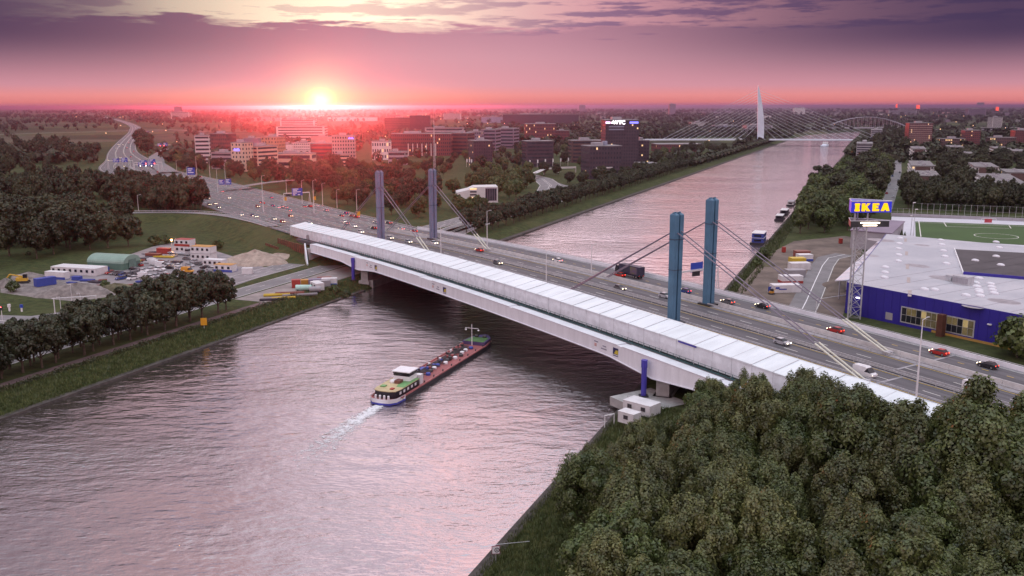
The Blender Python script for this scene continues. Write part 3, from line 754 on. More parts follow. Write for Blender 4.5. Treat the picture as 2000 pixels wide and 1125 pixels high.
class Kind:
    def __init__(s, name, m, seed, h, cr, crz, base, nc, nl, leaf, clr, tuft=1.0, shape='ball', variants=3, tr=0.28):
        s.name = name; s.h = h; s.var = []
        for k in range(variants):
            rg = np.random.default_rng(seed + k)
            f = 1 + 0.12 * (k - 1)
            cm = crown_mesh('crown', m, rg, (0, 0, base + crz), (cr * f, cr / f, crz), nc, nl, leaf, clr, tuft, shape)
            tm = trunk_mesh(rg, base + crz * 1.25, tr, base, cr * 0.55)
            s.var.append((tm, cm))
    def plant(s, x, y, z, scale, label, group, k=None, rot=None, cat='tree', sz=1.0):
        tm, cm = s.var[(rnd.randrange(len(s.var)) if k is None else k) % len(s.var)]
        o = thing(s.name, label, cat, (x, y, z), rnd.uniform(0, 6.28) if rot is None else rot, group)
        o.scale = (scale, scale, scale * sz)
        put('trunk', tm, o); put('crown', cm, o); return o
POP = Kind('poplar_tree', LEAF_P, 11, 21, 5.0, 8.4, 3.2, 170, 380, 0.17, 1.12, 1.75, 'grove', 4, 0.34)
GROVE2 = Kind('grove_tree', LEAF_G, 15, 21, 5.6, 7.6, 4.2, 130, 330, 0.19, 1.45, 1.15, 'grove', 3, 0.34)
BANKT = Kind('bank_tree', LEAF_B, 31, 11, 4.3, 4.4, 2.2, 110, 95, 0.27, 0.95, 1.0, variants=3)
BROAD = Kind('broad_tree', LEAF_D, 41, 15, 5.6, 6.2, 2.6, 120, 60, 0.42, 1.25, 1.0, variants=3)
FOREST = Kind('forest_tree', LEAF_D, 45, 15, 5.0, 6.6, 2.4, 110, 56, 0.44, 1.3, 1.15, variants=3)
GREEN = Kind('leafy_tree', LEAF_G, 51, 14, 5.2, 5.8, 2.2, 120, 60, 0.42, 1.25, 1.1, variants=3)
ROWT = Kind('row_tree', LEAF_B, 61, 11, 3.9, 4.1, 3.0, 70, 45, 0.38, 1.0, 1.0, variants=3)
SHRUB = Kind('shrub', LEAF_G, 71, 3, 1.9, 1.5, 0.1, 40, 40, 0.22, 0.6, 1.0, variants=2, tr=0.08)

# -------- foreground poplar grove on the east bank
grove = []
rows = 0
for r_ in range(13):
    c = CW + 17.5 + r_ * 8.0; i = 0
    a = 84.0 + (r_ % 2) * 4.2
    while a < 236:
        cc = c + rnd.uniform(-1.6, 1.6); aa = a + rnd.uniform(-1.8, 1.8); p = canal(cc, aa)
        # the grove stops short of the bridge deck
        dx = p - BO; t_ = dx.dot(BT)
        if t_ < -30.5 and p.y > 66 and p.x < .60 * p.y + 12 and not (r_ == 0 and (a > 160 or a < 112)) and not (r_ == 1 and a > 186):
            grove.append((r_, i, p)); i += 1
        a += 8.6
SKYL = [(1020, 1000), (1100, 905), (1200, 835), (1300, 786), (1400, 746), (1500, 722), (1600, 713), (1700, 730), (1790, 752), (1830, 745), (1900, 752), (2100, 795)]
kept = []
for r_, i, p in grove:        # crown heights follow the grove's own skyline
    dep = p.y * CP; sc0 = rnd.choice((.80, .88, .94, 1.0, 1.08))
    for f in (1.55, 1.45, 1.35, 1.25, 1.18, 1.1, 1.04, .98, .92, .86, .8, .74, .68, .62):
        zt = GZ + 20.0 * f; b_ = p.y * SP + (zt - CAMZ) * CP; a_ = p.y * CP - (zt - CAMZ) * SP
        u_ = 1000 + FPX * p.x / a_; v_ = 562.5 - FPX * b_ / a_
        if v_ >= np.interp(u_, [q[0] for q in SKYL], [q[1] for q in SKYL]) - 3: break
    else: continue
    edge_ = (p - BO).dot(BT) > -52 and r_ > 3
    f = f * rnd.uniform(.9, 1.0) if edge_ else min(f, sc0 * (1.18 if r_ > 5 else 1.0)); kept.append((r_, p, f))
num = {}
for r_, p, f in kept:
    num[r_] = num.get(r_, -1) + 1
    kd_ = GROVE2 if rnd.random() < .27 else POP
    kd_.plant(p.x, p.y, GZ, f, ('broad green tree' if kd_ is GROVE2 else 'bushy olive poplar') + ' of the waterside grove, %s tree in the %s row from the canal' % (ordinal(num[r_]), ordinal(r_)), 'poplar grove by the canal', sz=rnd.uniform(0.97, 1.05))
print('grove', len(grove))
# ================================================================== BUILDINGS
FOOT = []          # footprints (x, y, radius) that trees keep clear of
GLASS = mat('dark_glass', (0.05, 0.05, 0.065), 0.12, 0.3, 0.3)
LIT = mat('lit_window', (0.5, 0.4, 0.25), 0.5, 0.1, emit=(1.0, 0.62, 0.28), es=1.1)
LITW = mat('lit_white', (0.8, 0.8, 0.8), 0.5, 0.0, emit=(1.0, 0.93, 0.98), es=3.5)
LITB = mat('lit_blue', (0.2, 0.25, 0.8), 0.5, 0.0, emit=(0.22, 0.20, 1.0), es=1.6)
ROOFG = mat('roof_gravel', (0.24, 0.23, 0.24), 0.9, 0.2, 0.3)
BM = dict(
    white=mat('white_render', (0.62, 0.60, 0.60), 0.7, 0.06, 0.15), cream=mat('cream_render', (0.58, 0.49, 0.38), 0.7, 0.07, 0.15),
    beige=mat('beige_brick', (0.40, 0.28, 0.18), 0.8, 0.10, 0.2), brown=mat('brown_brick', (0.12, 0.07, 0.065), 0.8, 0.12, 0.2),
    dark=mat('dark_brick', (0.065, 0.045, 0.06), 0.75, 0.14, 0.2), red=mat('red_brick', (0.17, 0.055, 0.055), 0.8, 0.12, 0.2),
    mauve=mat('mauve_cladding', (0.24, 0.19, 0.25), 0.65, 0.08, 0.2), grey=mat('grey_cladding', (0.34, 0.33, 0.36), 0.65, 0.08, 0.2),
    pink=mat('pink_stone', (0.45, 0.33, 0.31), 0.7, 0.08, 0.2), blueg=mat('blue_grey_cladding', (0.26, 0.28, 0.38), 0.6, 0.08, 0.2))
def wins(mb, W, D, H, fl, style, rg, lit=0.02):
    """window strips or single windows on the four faces, 3 cm proud; slot 0 glass, 1 lit"""
    fh = H / fl
    for face in range(4):
        L = W if face % 2 == 0 else D
        def P(u, z, o_):
            if face == 0: return (u - W / 2, -D / 2 - o_, z)
            if face == 1: return (W / 2 + o_, u - D / 2, z)
            if face == 2: return (W / 2 - u, D / 2 + o_, z)
            return (-W / 2 - o_, D / 2 - u, z)
        for f in range(fl):
            z0 = f * fh + fh * 0.32; z1 = f * fh + fh * 0.80
            if style == 'band':
                mb.slot(0); mb.quad(P(L * .04, z0, .03), P(L * .96, z0, .03), P(L * .96, z1, .03), P(L * .04, z1, .03))
            else:
                n = max(3, int(L / (2.6 if style == 'grid' else 3.6))); wd = L / n
                for k in range(n):
                    u0 = (k + .26) * wd; u1 = (k + (.74 if style == 'grid' else .66)) * wd
                    if style == 'stagger' and (k + f) % 2: u0 += wd * .15; u1 += wd * .15
                    mb.slot(1 if rg.random() < lit else 0)
                    mb.quad(P(u0, z0, .03), P(u1, z0, .03), P(u1, z1, .03), P(u0, z1, .03))
    mb.slot(0)
def block(root, cx, cy, W, D, H, m, fl, style, rg, z=0.0, lit=0.02, name='wall', roofbox=True):
    o = MB().box(cx - W / 2, cx + W / 2, cy - D / 2, cy + D / 2, z - (1.0 if z == 0 else 0), z + H).build(name, m, root)
    r_ = MB(); r_.box(cx - W / 2 - .25, cx + W / 2 + .25, cy - D / 2 - .25, cy + D / 2 + .25, z + H + .005, z + H + .7); r_.box(cx - W / 2 + .4, cx + W / 2 - .4, cy - D / 2 + .4, cy + D / 2 - .4, z + H + .7, z + H + .72)
    ro = r_.build('roof', ROOFG, root)
    if style != 'blank':
        mb = MB(); wins(mb, W, D, H, fl, style, rg, lit)
        wo_ = mb.build('windows', [GLASS, LIT], root, (cx, cy, z)); tag(wo_, kind='stuff')
    if roofbox and W > 8:
        q = MB(); q.box(-W * .2, W * .08, -D * .2, D * .2, 0, 2.6); q.build('roof_plant', BM['grey'], ro, (cx + rg.uniform(-.1, .1) * W, cy, z + H + .72))
    return o
def building(name, label, x0, x1, ytop, ybase, depth, yaw, m, fl, style, cat='building', lit=0.02, wings=(), group=None, roofbox=True):
    """photo columns x0..x1, rows ytop..ybase of the front face -> real width, height and distance"""
    rg = random.Random(hash(label) & 0xffff if False else sum(map(ord, label)))
    p = G((x0 + x1) / 2, ybase, GZ); k = (p.y * CP + (CAMZ - GZ) * SP) / FPX
    W = (x1 - x0) * k / max(0.6, math.cos(yaw)); H = (ybase - ytop) * k * 1.0
    o = thing(name, label, cat, (p.x, p.y, GZ), yaw, group)
    o.location = (p.x - math.sin(yaw) * depth / 2, p.y + math.cos(yaw) * depth / 2, GZ)
    block(o, 0, 0, W, depth, H, BM[m], fl, style, rg, lit=lit, roofbox=roofbox)
    MB().box(-1.2, 1.2, -depth / 2 - .06, -depth / 2 - .02, 0, 2.6).build('door', GLASS, o)
    FOOT.append((o.location.x, o.location.y, math.hypot(W, depth) / 2 + 2))
    o['w'] = W; o['h'] = H; return o, W, H, rg
def bld(label, *a, name='office_building', **k): return building(name, label, *a, **k)
bld('white slab office with narrow grey end, westmost of the business park', 384, 410, 265, 318, 16, 0.25, 'white', 7, 'band')
bld('dark brown cube office beside the white slab', 409, 446, 261, 306, 22, -0.30, 'brown', 6, 'grid', lit=0.0)
bld('low grey parking block in front of the dark brown cube', 412, 455, 298, 329, 20, -0.2, 'grey', 4, 'band')
o, W, H, rg = bld('cream tower with a blue lit sign near its top', 452, 482, 279, 334, 14, -0.35, 'cream', 7, 'stagger', lit=0.0)
MB().box(-W * .30, W * .12, -7.2, -7.1, H * .72, H * .80).build('lit_sign', LITB, o)
bld('banded wing with curved balconies beside the cream tower', 480, 506, 286, 332, 30, -0.5, 'cream', 6, 'band')
bld('small grey block behind the cream tower', 476, 507, 270, 300, 16, -0.2, 'mauve', 5, 'blank')
bld('beige block with rows of tall dark windows', 511, 543, 268, 312, 22, -0.25, 'beige', 7, 'stagger', lit=0.0)
o, W, H, rg = bld('large terraced office with long white bands under the setting sun', 541, 634, 247, 277, 40, 0.05, 'white', 6, 'band')
block(o, -W * .08, 4, W * .72, 22, 11, BM['white'], 3, 'band', rg, z=H + .75, name='upper_storey')
bld('small white block with square windows below the terraced office', 570, 610, 279, 300, 18, -0.1, 'white', 4, 'grid', lit=0.0)
bld('long low cream office with one framed window band', 522, 610, 300, 327, 18, -0.06, 'cream', 2, 'band')
bld('low rounded white pavilion behind the long cream office', 540, 572, 282, 300, 14, -0.1, 'white', 3, 'blank')
bld('red-brown stepped office between the cream office and the pink tower', 607, 650, 281, 310, 22, 0.05, 'red', 4, 'band')
bld('pale upper block behind the red-brown stepped office', 608, 652, 267, 288, 16, 0.05, 'pink', 4, 'blank')
o, W, H, rg = bld('pink stone tower with a violet lit sign at its corner', 650, 694, 266, 322, 20, 0.12, 'pink', 8, 'grid', lit=0.0)
MB().box(W * .22, W * .45, -10.2, -10.1, H * .90, H * .95).build('lit_sign', LITB, o)
block(o, -W * .1, -16, W * .8, 10, H * .38, BM['cream'], 3, 'band', rg, name='lower_wing')
bld('white framed showroom with lights behind the wood', 727, 764, 277, 312, 18, 0.1, 'white', 3, 'grid', lit=0.3)
bld('pale frame-shaped block below the long plum office', 758, 792, 297, 322, 14, -0.1, 'grey', 3, 'band')
o, W, H, rg = bld('long plum-red office with a row of white columns', 764, 880, 262, 304, 26, -0.04, 'red', 6, 'grid', lit=0.02)
cb = MB().box(-.5, .5, -.5, .5, 0, H * .56).mesh('column', BM['white'])
for k in range(7): put('column', cb, o, (-W * .21 + k * W * .077, -13.8, 0))
bld('plum office wing at the east end of the white columns', 879, 913, 261, 302, 30, -0.3, 'brown', 6, 'band')
bld('tall dark office block on the horizon behind the plum office, lower half', 752, 802, 230, 262, 30, 0.03, 'brown', 7, 'grid', lit=0.0)
bld('tall dark office block on the horizon behind the plum office, higher half', 801, 840, 226, 262, 30, 0.03, 'dark', 8, 'blank')
bld('mauve office with lit corner windows behind the small dark tower', 912, 938, 258, 296, 24, -0.2, 'mauve', 6, 'grid', lit=0.05)
bld('mauve ribbed office behind the small dark tower', 939, 968, 254, 294, 30, -0.25, 'mauve', 6, 'band')
bld('mauve ribbed office with blue roof sheeting, east of its twin', 968, 1003, 252, 290, 36, -0.25, 'mauve', 6, 'band')
bld('low pale office roof behind the mauve ribbed offices', 830, 906, 250, 270, 20, 0, 'grey', 3, 'band')
bld('small dark tower beside three white flagpoles', 926, 962, 276, 326, 20, 0.35, 'dark', 8, 'grid', lit=0.05)
bld('brick office with bright windows by the curving road', 1027, 1086, 243, 280, 24, 0.1, 'red', 6, 'grid', lit=0.12)
bld('lower brick wing beside the brick office with bright windows', 1085, 1112, 256, 279, 20, 0.1, 'red', 4, 'grid', lit=0.08)
bld('dark twin-block office behind a row of white flags', 1028, 1081, 277, 326, 22, 0.22, 'dark', 7, 'band')
o, W, H, rg = bld('tall dark office tower with white lit lettering on its top', 1181, 1246, 237, 330, 30, 0.06, 'dark', 15, 'grid', lit=0.02)
tm = text_mesh('WTC', 5.4, 0.1, 0.12); tm.materials.append(LITW)
q = put('lit_lettering', tm, o, (-W * .10, -15.3, H * .955)); q.rotation_euler = (math.pi / 2, 0, 0)
MB().box(-W * .50, -W * .36, -15.2, -15.1, H * .935, H * .975).build('lit_emblem', mat('lit_pink', (.8, .5, .7), emit=(1, .55, .9), es=2.5), o)
MB().box(-W * .33, -W * .21, -15.2, -15.1, H * .94, H * .97).build('lit_emblem', LITW, o)
MB().box(W * .22, W * .48, -15.2, -15.1, H * .935, H * .975).build('lit_sign', LITB, o)
for z in (.80, .86): MB().box(-W * .40, W * .05, -15.3, -15.05, H * z, H * (z + .025)).build('balcony_band', BM['blueg'], o)
bld('lower dark annex with yellow windows right beside the lettered tower', 1245, 1267, 276, 326, 24, 0.06, 'dark', 8, 'grid', lit=0.08)
bld('dark low wing at the west foot of the lettered tower', 1116, 1182, 276, 318, 24, 0.1, 'brown', 6, 'band')
o, W, H, rg = bld('dark corner office with white glazed lower floors before the tower', 1150, 1214, 287, 350, 22, 0.28, 'dark', 7, 'grid', lit=0.04)
for k in range(4): MB().box(-W * .30, W * .22, -11.25, -11.03, H * (.06 + .09 * k), H * (.10 + .09 * k)).build('white_band', BM['white'], o)
MB().lathe([(2.6, 0), (2.6, 3.4), (2.2, 3.6)], 14).build('roof_drum', BM['blueg'], o, (W * .1, 0, H + .7))
bld('flat single-storey hall at the east foot of the lettered tower', 1247, 1285, 321, 336, 26, 0.06, 'mauve', 1, 'grid', lit=0.0, roofbox=False)
bld('long low brick hall near the cable-stayed bridge', 1282, 1372, 283, 297, 40, 0.05, 'red', 2, 'grid', lit=0.05, roofbox=False)
# white wedge-roofed showroom by the motorway
p = G(935, 396, GZ); ws = thing('showroom', 'white building with sweeping wedge roof among the trees beside the motorway', 'building', (p.x, p.y, GZ), 0.10)
k = 470 / FPX
prof = [(-15, 0), (13, 0), (13, 10.8), (-3, 10.6), (-7, 8.8), (-15, 7.0)]
MB().profile_y([(x, z) for x, z in prof], 0, 18).build('wall', BM['white'], ws)
MB().box(4.4, 12.2, -.12, -.04, 1.2, 9.9).build('glass_front', BM['mauve'], ws)
for k in range(5): MB().box(4.6 + k * 1.52, 5.9 + k * 1.52, -.16, -.13, 1.6, 9.5).build('pane', GLASS, ws)
for z in (3, 5, 7, 9): MB().box(-6, -1.5, -.10, -.04, z, z + 1.0).build('window', LIT if z in (3, 9) else GLASS, ws)
MB().box(-15.3, 13.3, -.4, 18.4, -.5, .3).build('plinth', CONC, ws)
FOOT.append((p.x, p.y + 9, 24))
# -------- east bank housing
def east(label, *a, **k): return building('apartment_block', label, *a, **k)
def balc(o, W, H, D, n, m):
    for f in range(1, n): MB().box(-W * .48, W * .48, -D / 2 - 1.0, -D / 2 - .05, H * f / n - .5, H * f / n + .35).build('balcony', m, o)
o, W, H, rg = east('red brick apartment tower with rows of white balconies', 1773, 1817, 243, 292, 18, -0.1, 'red', 13, 'grid', lit=0.03); balc(o, W, H, 18, 13, BM['pink'])
east('grey waterside slab, the farther of the two', 1701, 1720, 256, 281, 60, -0.36, 'grey', 8, 'band')
east('grey waterside slab, the nearer of the two', 1672, 1699, 283, 324, 50, -0.36, 'grey', 9, 'band')
o, W, H, rg = east('dark gallery flat with a string of yellow lights', 1834, 1883, 273, 294, 14, -0.05, 'brown', 4, 'grid', lit=0.25)
east('dull red block standing between the two lit gallery flats', 1883, 1911, 257, 292, 20, -0.15, 'red', 9, 'grid', lit=0.03)
o, W, H, rg = east('dark gallery flat with sparse yellow lights further east', 1932, 1982, 271, 293, 14, -0.05, 'brown', 4, 'grid', lit=0.15)
east('dull red block cut by the edge of the picture', 1981, 2012, 257, 291, 20, -0.15, 'red', 9, 'grid', lit=0.03)
east('pale white tower standing alone before the dark woods', 1936, 1957, 231, 254, 20, 0.2, 'white', 12, 'band')
east('long pale low block in front of the white tower', 1906, 1990, 251, 258, 18, 0, 'grey', 2, 'band', roofbox=False)
ROOFB = mat('flat_roof_felt', (0.20, 0.185, 0.19), 0.9, 0.2, 0.25)
def slab(label, px, py, W, L, H, yaw, m='white', fl=4):
    """long flat-roofed walk-up flat: px,py its near end, length L running away"""
    p = G(px, py, GZ); o = thing('walk_up_flat', label, 'apartment block', (p.x, p.y, GZ), yaw, 'flat-roofed housing on the east bank')
    rg = random.Random(int(px * 7)); MB().box(-W / 2, W / 2, 0, L, -1, H).build('wall', BM[m], o)
    r_ = MB().box(-W / 2 - .5, W / 2 + .5, -.5, L + .5, H + .005, H + .55).build('roof', ROOFB, o)
    for k in range(int(L / 9)): MB().box(-1, 1, 0, 1.6, 0, 1.0).build('chimney', BM['grey'], r_, (rg.choice((-2, 0, 2)), 3 + k * 9, H + .55))
    MB().box(-W * .34, W * .34, -.06, -.02, 0.6, H - .5).build('end_panel', BM['brown'], o)
    mb = MB(); wins(mb, W, L, H, fl, 'grid', rg, 0.02); tag(mb.build('windows', [GLASS, LIT], o, (0, L / 2, 0)), kind='stuff')
    for sx in (-1, 1):
        for f in range(fl): MB().box(sx * (W / 2 + .05), sx * (W / 2 + 1.1), 2, L - 2, H * f / fl + .9 * 0, H * f / fl + .95).build('balcony', BM['white'], o)
    FOOT.append((p.x - math.sin(yaw) * L / 2, p.y + math.cos(yaw) * L / 2, L / 2 + 3)); return o
slab('flat-roofed white flat below the red tower', 1793, 314, 15, 70, 13, -0.37)
slab('flat-roofed white flat with many chimneys beside the straight street', 1800, 353, 18, 80, 12, -0.37)
slab('brownish flat roof in front of the many-chimney flat', 1808, 377, 17, 60, 12, -0.37, 'brown')
slab('white flat with long dark roof among the trees', 1925, 356, 18, 68, 12, -0.37)
slab('large flat with balconies behind the sports field', 1975, 402, 22, 120, 12, -0.37)
slab('grey flat near the two lit gallery flats', 1866, 306, 18, 60, 11, -0.37, 'grey')
slab('low grey flat stepping down beside the trees', 1884, 317, 18, 44, 9, -0.37, 'grey')
slab('pale flat near the picture edge below the dull red block', 1958, 312, 18, 60, 12, -0.37, 'pink')
slab('white flat cut by the picture edge above the long dark roof', 1995, 318, 18, 50, 12, -0.37)
slab('cream school block beside the many-chimney flat', 1842, 346, 26, 14, 9, -0.37, 'cream', 2)
slab('low flat at the far picture edge with mossy roof', 1990, 358, 20, 46, 8, -0.37, 'grey', 2)
# -------- far silhouettes on the horizon
def farb(label, x0, x1, yt, yb, m, **k): return building('distant_building', label, x0, x1, yt, yb, 40, 0.0, m, 6, k.pop('style', 'band'), group='buildings towards the horizon', **k)
farb('distant white hospital-like block left of the sun', 334, 370, 218, 232, 'white'); farb('thin dark tower rising from the distant white block', 341, 352, 208, 229, 'mauve', style='blank')
farb('lone dark tower on the horizon left of the cable-stayed bridge', 1307, 1319, 204, 228, 'mauve', style='blank')
farb('small dark tower on the horizon above the brick office', 1131, 1143, 206, 222, 'mauve', style='blank')
farb('long dark distant slab above the curving road', 982, 1130, 224, 244, 'dark', style='blank')
farb('pale distant hall right of the plum office', 866, 900, 222, 233, 'white')
farb('low pale halls in the distance right of the tall dark office', 940, 985, 229, 240, 'blueg', style='blank')
farb('distant glasshouse-like white strip below the sun', 640, 735, 229, 236, 'white', style='blank'); farb('distant pale factory left of the sun', 560, 600, 228, 236, 'pink', style='blank')
farb('distant housing strip with many white gables', 470, 550, 229, 236, 'white')
farb('dim flat hall on the right horizon', 1735, 1790, 217, 226, 'grey'); farb('dim block on the right horizon beside the lit sign', 1890, 1925, 214, 228, 'mauve')
farb('skyline cluster at the far right horizon, tallest block', 1893, 1902, 200, 208, 'mauve', style='blank')
farb('skyline cluster at the far right horizon, second block', 1908, 1922, 202, 209, 'mauve', style='blank')
farb('white domed villa across the field', 1350, 1380, 240, 252, 'white'); farb('pale rail sheds beyond the field', 1396, 1440, 246, 256, 'blueg', style='blank')
farb('grey mill blocks beside the wing-shaped pylon', 1458, 1508, 246, 262, 'grey')
farb('white chimney block far behind the cable-stayed bridge', 1551, 1572, 212, 224, 'white', style='blank')
rr_ = random.Random(5); dim = []
for k in range(60):
    x = rr_.choice((rr_.uniform(1000, 2000), rr_.uniform(1150, 2000), rr_.uniform(440, 1000))); yb = rr_.uniform(216, 240); hgt = rr_.uniform(2.0, 5)
    dim.append((x, x + rr_.uniform(8, 34), yb - hgt, yb, rr_.choice(('white', 'grey', 'mauve', 'pink', 'brown'))))
for k, (x0, x1, yt, yb, m_) in enumerate(sorted(dim)):
    farb('dim %s building in the hazy town, %s from the left of sixty' % (m_, ordinal(k)), x0, x1, yt, yb, m_, style='blank', roofbox=False)
for k, (x, y, lab) in enumerate(((1792, 211, 'square red lit sign on the right horizon'), (1947, 215, 'red lit sign at the far right of the horizon'), (1750, 209, 'small red light on the horizon left of the square red sign'))):
    p = G(x, 222, GZ); kk = p.y / FPX; o = thing('illuminated_sign', lab, 'sign', (p.x, p.y, GZ)); sz = (7, 6, 3)[k]
    MB().box(-sz * kk / 2, sz * kk / 2, -1, 1, (222 - y - 3) * kk, (222 - y + 4) * kk).build('lit_panel', mat('lit_red', (.6, .05, .03), emit=(1, .10, .05), es=1.3), o); MB().box(-1, 1, 0, 1, 0, (222 - y) * kk).build('mast', DARK, o)
# ================================================================== CABLE-STAYED BRIDGE WITH WING PYLON, ARCH BRIDGE
PALE = mat('pale_blue_paint', (0.66, 0.74, 0.84), 0.45, 0.05, 0.1)
wbz = 9.0
pb = G(1483, 281, GZ); dL = G(1290, 283, wbz); dR = G(1712, 284, wbz)
ex = thing('cable_stayed_bridge', 'distant cable-stayed road bridge with one white wing-shaped pylon', 'bridge', (0, 0, 0))
dirx = (G(1690, 281, wbz) - G(1400, 278, wbz)); dirx.z = 0; dirx.normalize()
base = Vector((pb.x, pb.y, wbz)); dirx = Vector((0.985, -0.17, 0)); nrm_ = Vector((-dirx.y, dirx.x, 0))
def along(d, z=0, o_=0): v = base + dirx * d + nrm_ * o_; return Vector((v.x, v.y, wbz + z))
mb = MB(); n = 12
for i in range(n):
    d0 = -200 + 430 * i / n; d1 = -200 + 430 * (i + 1) / n
    zz = lambda d: 1.2 * (1 - ((d - 60) / 260) ** 2)
    mb.hexa([along(d0, zz(d0) - 2.2, -9), along(d1, zz(d1) - 2.2, -9), along(d1, zz(d1) - 2.2, 9), along(d0, zz(d0) - 2.2, 9), along(d0, zz(d0), -9), along(d1, zz(d1), -9), along(d1, zz(d1), 9), along(d0, zz(d0), 9)])
mb.build('deck', PALE, ex)
PH = 92.0; mb = MB(); prev = None
for i in range(15):
    f = i / 14; z = -9 + f * (PH + 9); wd = 4.2 + 4.4 * math.sin(math.pi * min(1, f * .85 + .12)) * (1 if f < .55 else 1) ; wd = 11.5 * (1 - f) ** 0.55 * (0.75 + .5 * math.sin(f * 3.0)) + .5
    lean = -7 * f ** 1.7; th = 3.2 * (1 - f * .7)
    cur = [along(lean - wd * .35, z, -th), along(lean + wd * .65, z, -th), along(lean + wd * .65, z, th), along(lean - wd * .35, z, th)]
    if prev: mb.hexa(prev + cur)
    prev = cur
mb.build('wing_pylon', PALE, ex)
for i in range(14):
    for sd_, far_ in ((1, 205), (-1, 165)):
        zt = 26 + (PH - 34) * i / 13; d = sd_ * (28 + (far_ - 28) * i / 13)
        lean = -7 * ((zt + 9) / (PH + 9)) ** 1.7
        for o_ in (-3,):
            MB().tube(along(lean + sd_, zt, 0), along(d, 0.6, o_), 0.25, n=4, cap=False).build('stay_cable', PALE, ex)
MB().hexa([along(-5, -8, -6), along(6, -8, -6), along(6, -8, 6), along(-5, -8, 6), along(-4, -2.3, -5), along(5, -2.3, -5), along(5, -2.3, 5), along(-4, -2.3, 5)]).build('pier', CONC, ex)
ARCHM = mat('arch_paint', (0.36, 0.36, 0.42), 0.5, 0.05, 0.1)
ar = thing('arch_bridge', 'distant white tied-arch bridge at the bend of the canal', 'bridge', (0, 0, 0))
A0 = G(1610, 250, 9); A1 = G(1745, 248, 9); A1 = Vector((A1.x, A0.y + 30, 9))
def aa_(f, z=0, o_=0): v = A0.lerp(A1, f); return Vector((v.x, v.y + o_, 9 + z))
MB().hexa([aa_(-.35, -3, -6), aa_(1.3, -3, -6), aa_(1.3, -3, 6), aa_(-.35, -3, 6), aa_(-.35, 0, -6), aa_(1.3, 0, -6), aa_(1.3, 0, 6), aa_(-.35, 0, 6)]).build('deck', ARCHM, ar)
for o_ in (-5, 5):
    mb = MB(); prev = None
    for i in range(21):
        f = i / 20; z = 27 * (1 - (2 * f - 1) ** 2); cur = aa_(f, z, o_)
        if prev is not None: mb.tube(prev, cur, 0.75, n=5, cap=False)
        prev = cur
    mb.build('arch', ARCHM, ar)
    for i in range(2, 19): f = i / 20; MB().tube(aa_(f, 0, o_), aa_(f, 27 * (1 - (2 * f - 1) ** 2), o_), 0.4, n=4, cap=False).build('hanger', ARCHM, ar)
MB().box(-3, 3, -7, 7, -9, -3).build('pier', CONC, ar, aa_(0.05))
# ================================================================== VEHICLES
GLS = mat('car_glass', (0.02, 0.022, 0.03), 0.08, 0.1)
TYRE = mat('tyre_rubber', (0.02, 0.02, 0.02), 0.9, 0.1); RIM = mat('wheel_rim', (0.35, 0.35, 0.37), 0.4, 0.1, metal=0.6)
HEADL = mat('headlight_lit', (1, .9, .7), 0.3, 0, emit=(1.0, 0.80, 0.50), es=6.0); TAILL = mat('taillight_lit', (.5, .02, .02), 0.3, 0, emit=(1.0, 0.06, 0.03), es=5.0)
HEADO = mat('headlight_glass', (.7, .7, .7), 0.15, 0); TAILO = mat('taillight_glass', (.35, .02, .02), 0.2, 0)
PAINT = {k: mat('car_paint_' + k, c, 0.25, 0.04) for k, c in dict(white=(.72, .72, .74), black=(.02, .02, .025), silver=(.42, .43, .46), red=(.38, .03, .025), blue=(.03, .06, .22), grey=(.13, .13, .14), orange=(.62, .28, .03), green=(.05, .14, .06)).items()}
def wheel_meshes(r=0.33, w_=0.22):
    t = MB().tube((0, -w_ / 2, 0), (0, w_ / 2, 0), r, n=10).mesh('tyre', TYRE); m_ = MB().tube((0, -w_ / 2 - .01, 0), (0, w_ / 2 + .01, 0), r * .58, n=8).mesh('rim', RIM)
    return t, m_
WT, WR = wheel_meshes()
def loft(sections, L):        # sections: list of (x, halfwidth_bottom, zb, halfwidth_top, zt)
    mb = MB(); vs = []
    for x, wb, zb, wt, zt in sections: vs += [(x, -wb, zb), (x, wb, zb), (x, wt, zt), (x, -wt, zt)]
    n = len(sections); fs = []
    for i in range(n - 1):
        for k in range(4): fs.append((4 * i + k, 4 * i + (k + 1) % 4, 4 * i + 4 + (k + 1) % 4, 4 * i + 4 + k))
    fs += [(3, 2, 1, 0), tuple(4 * (n - 1) + k for k in range(4))]; mb.add(vs, fs); return mb
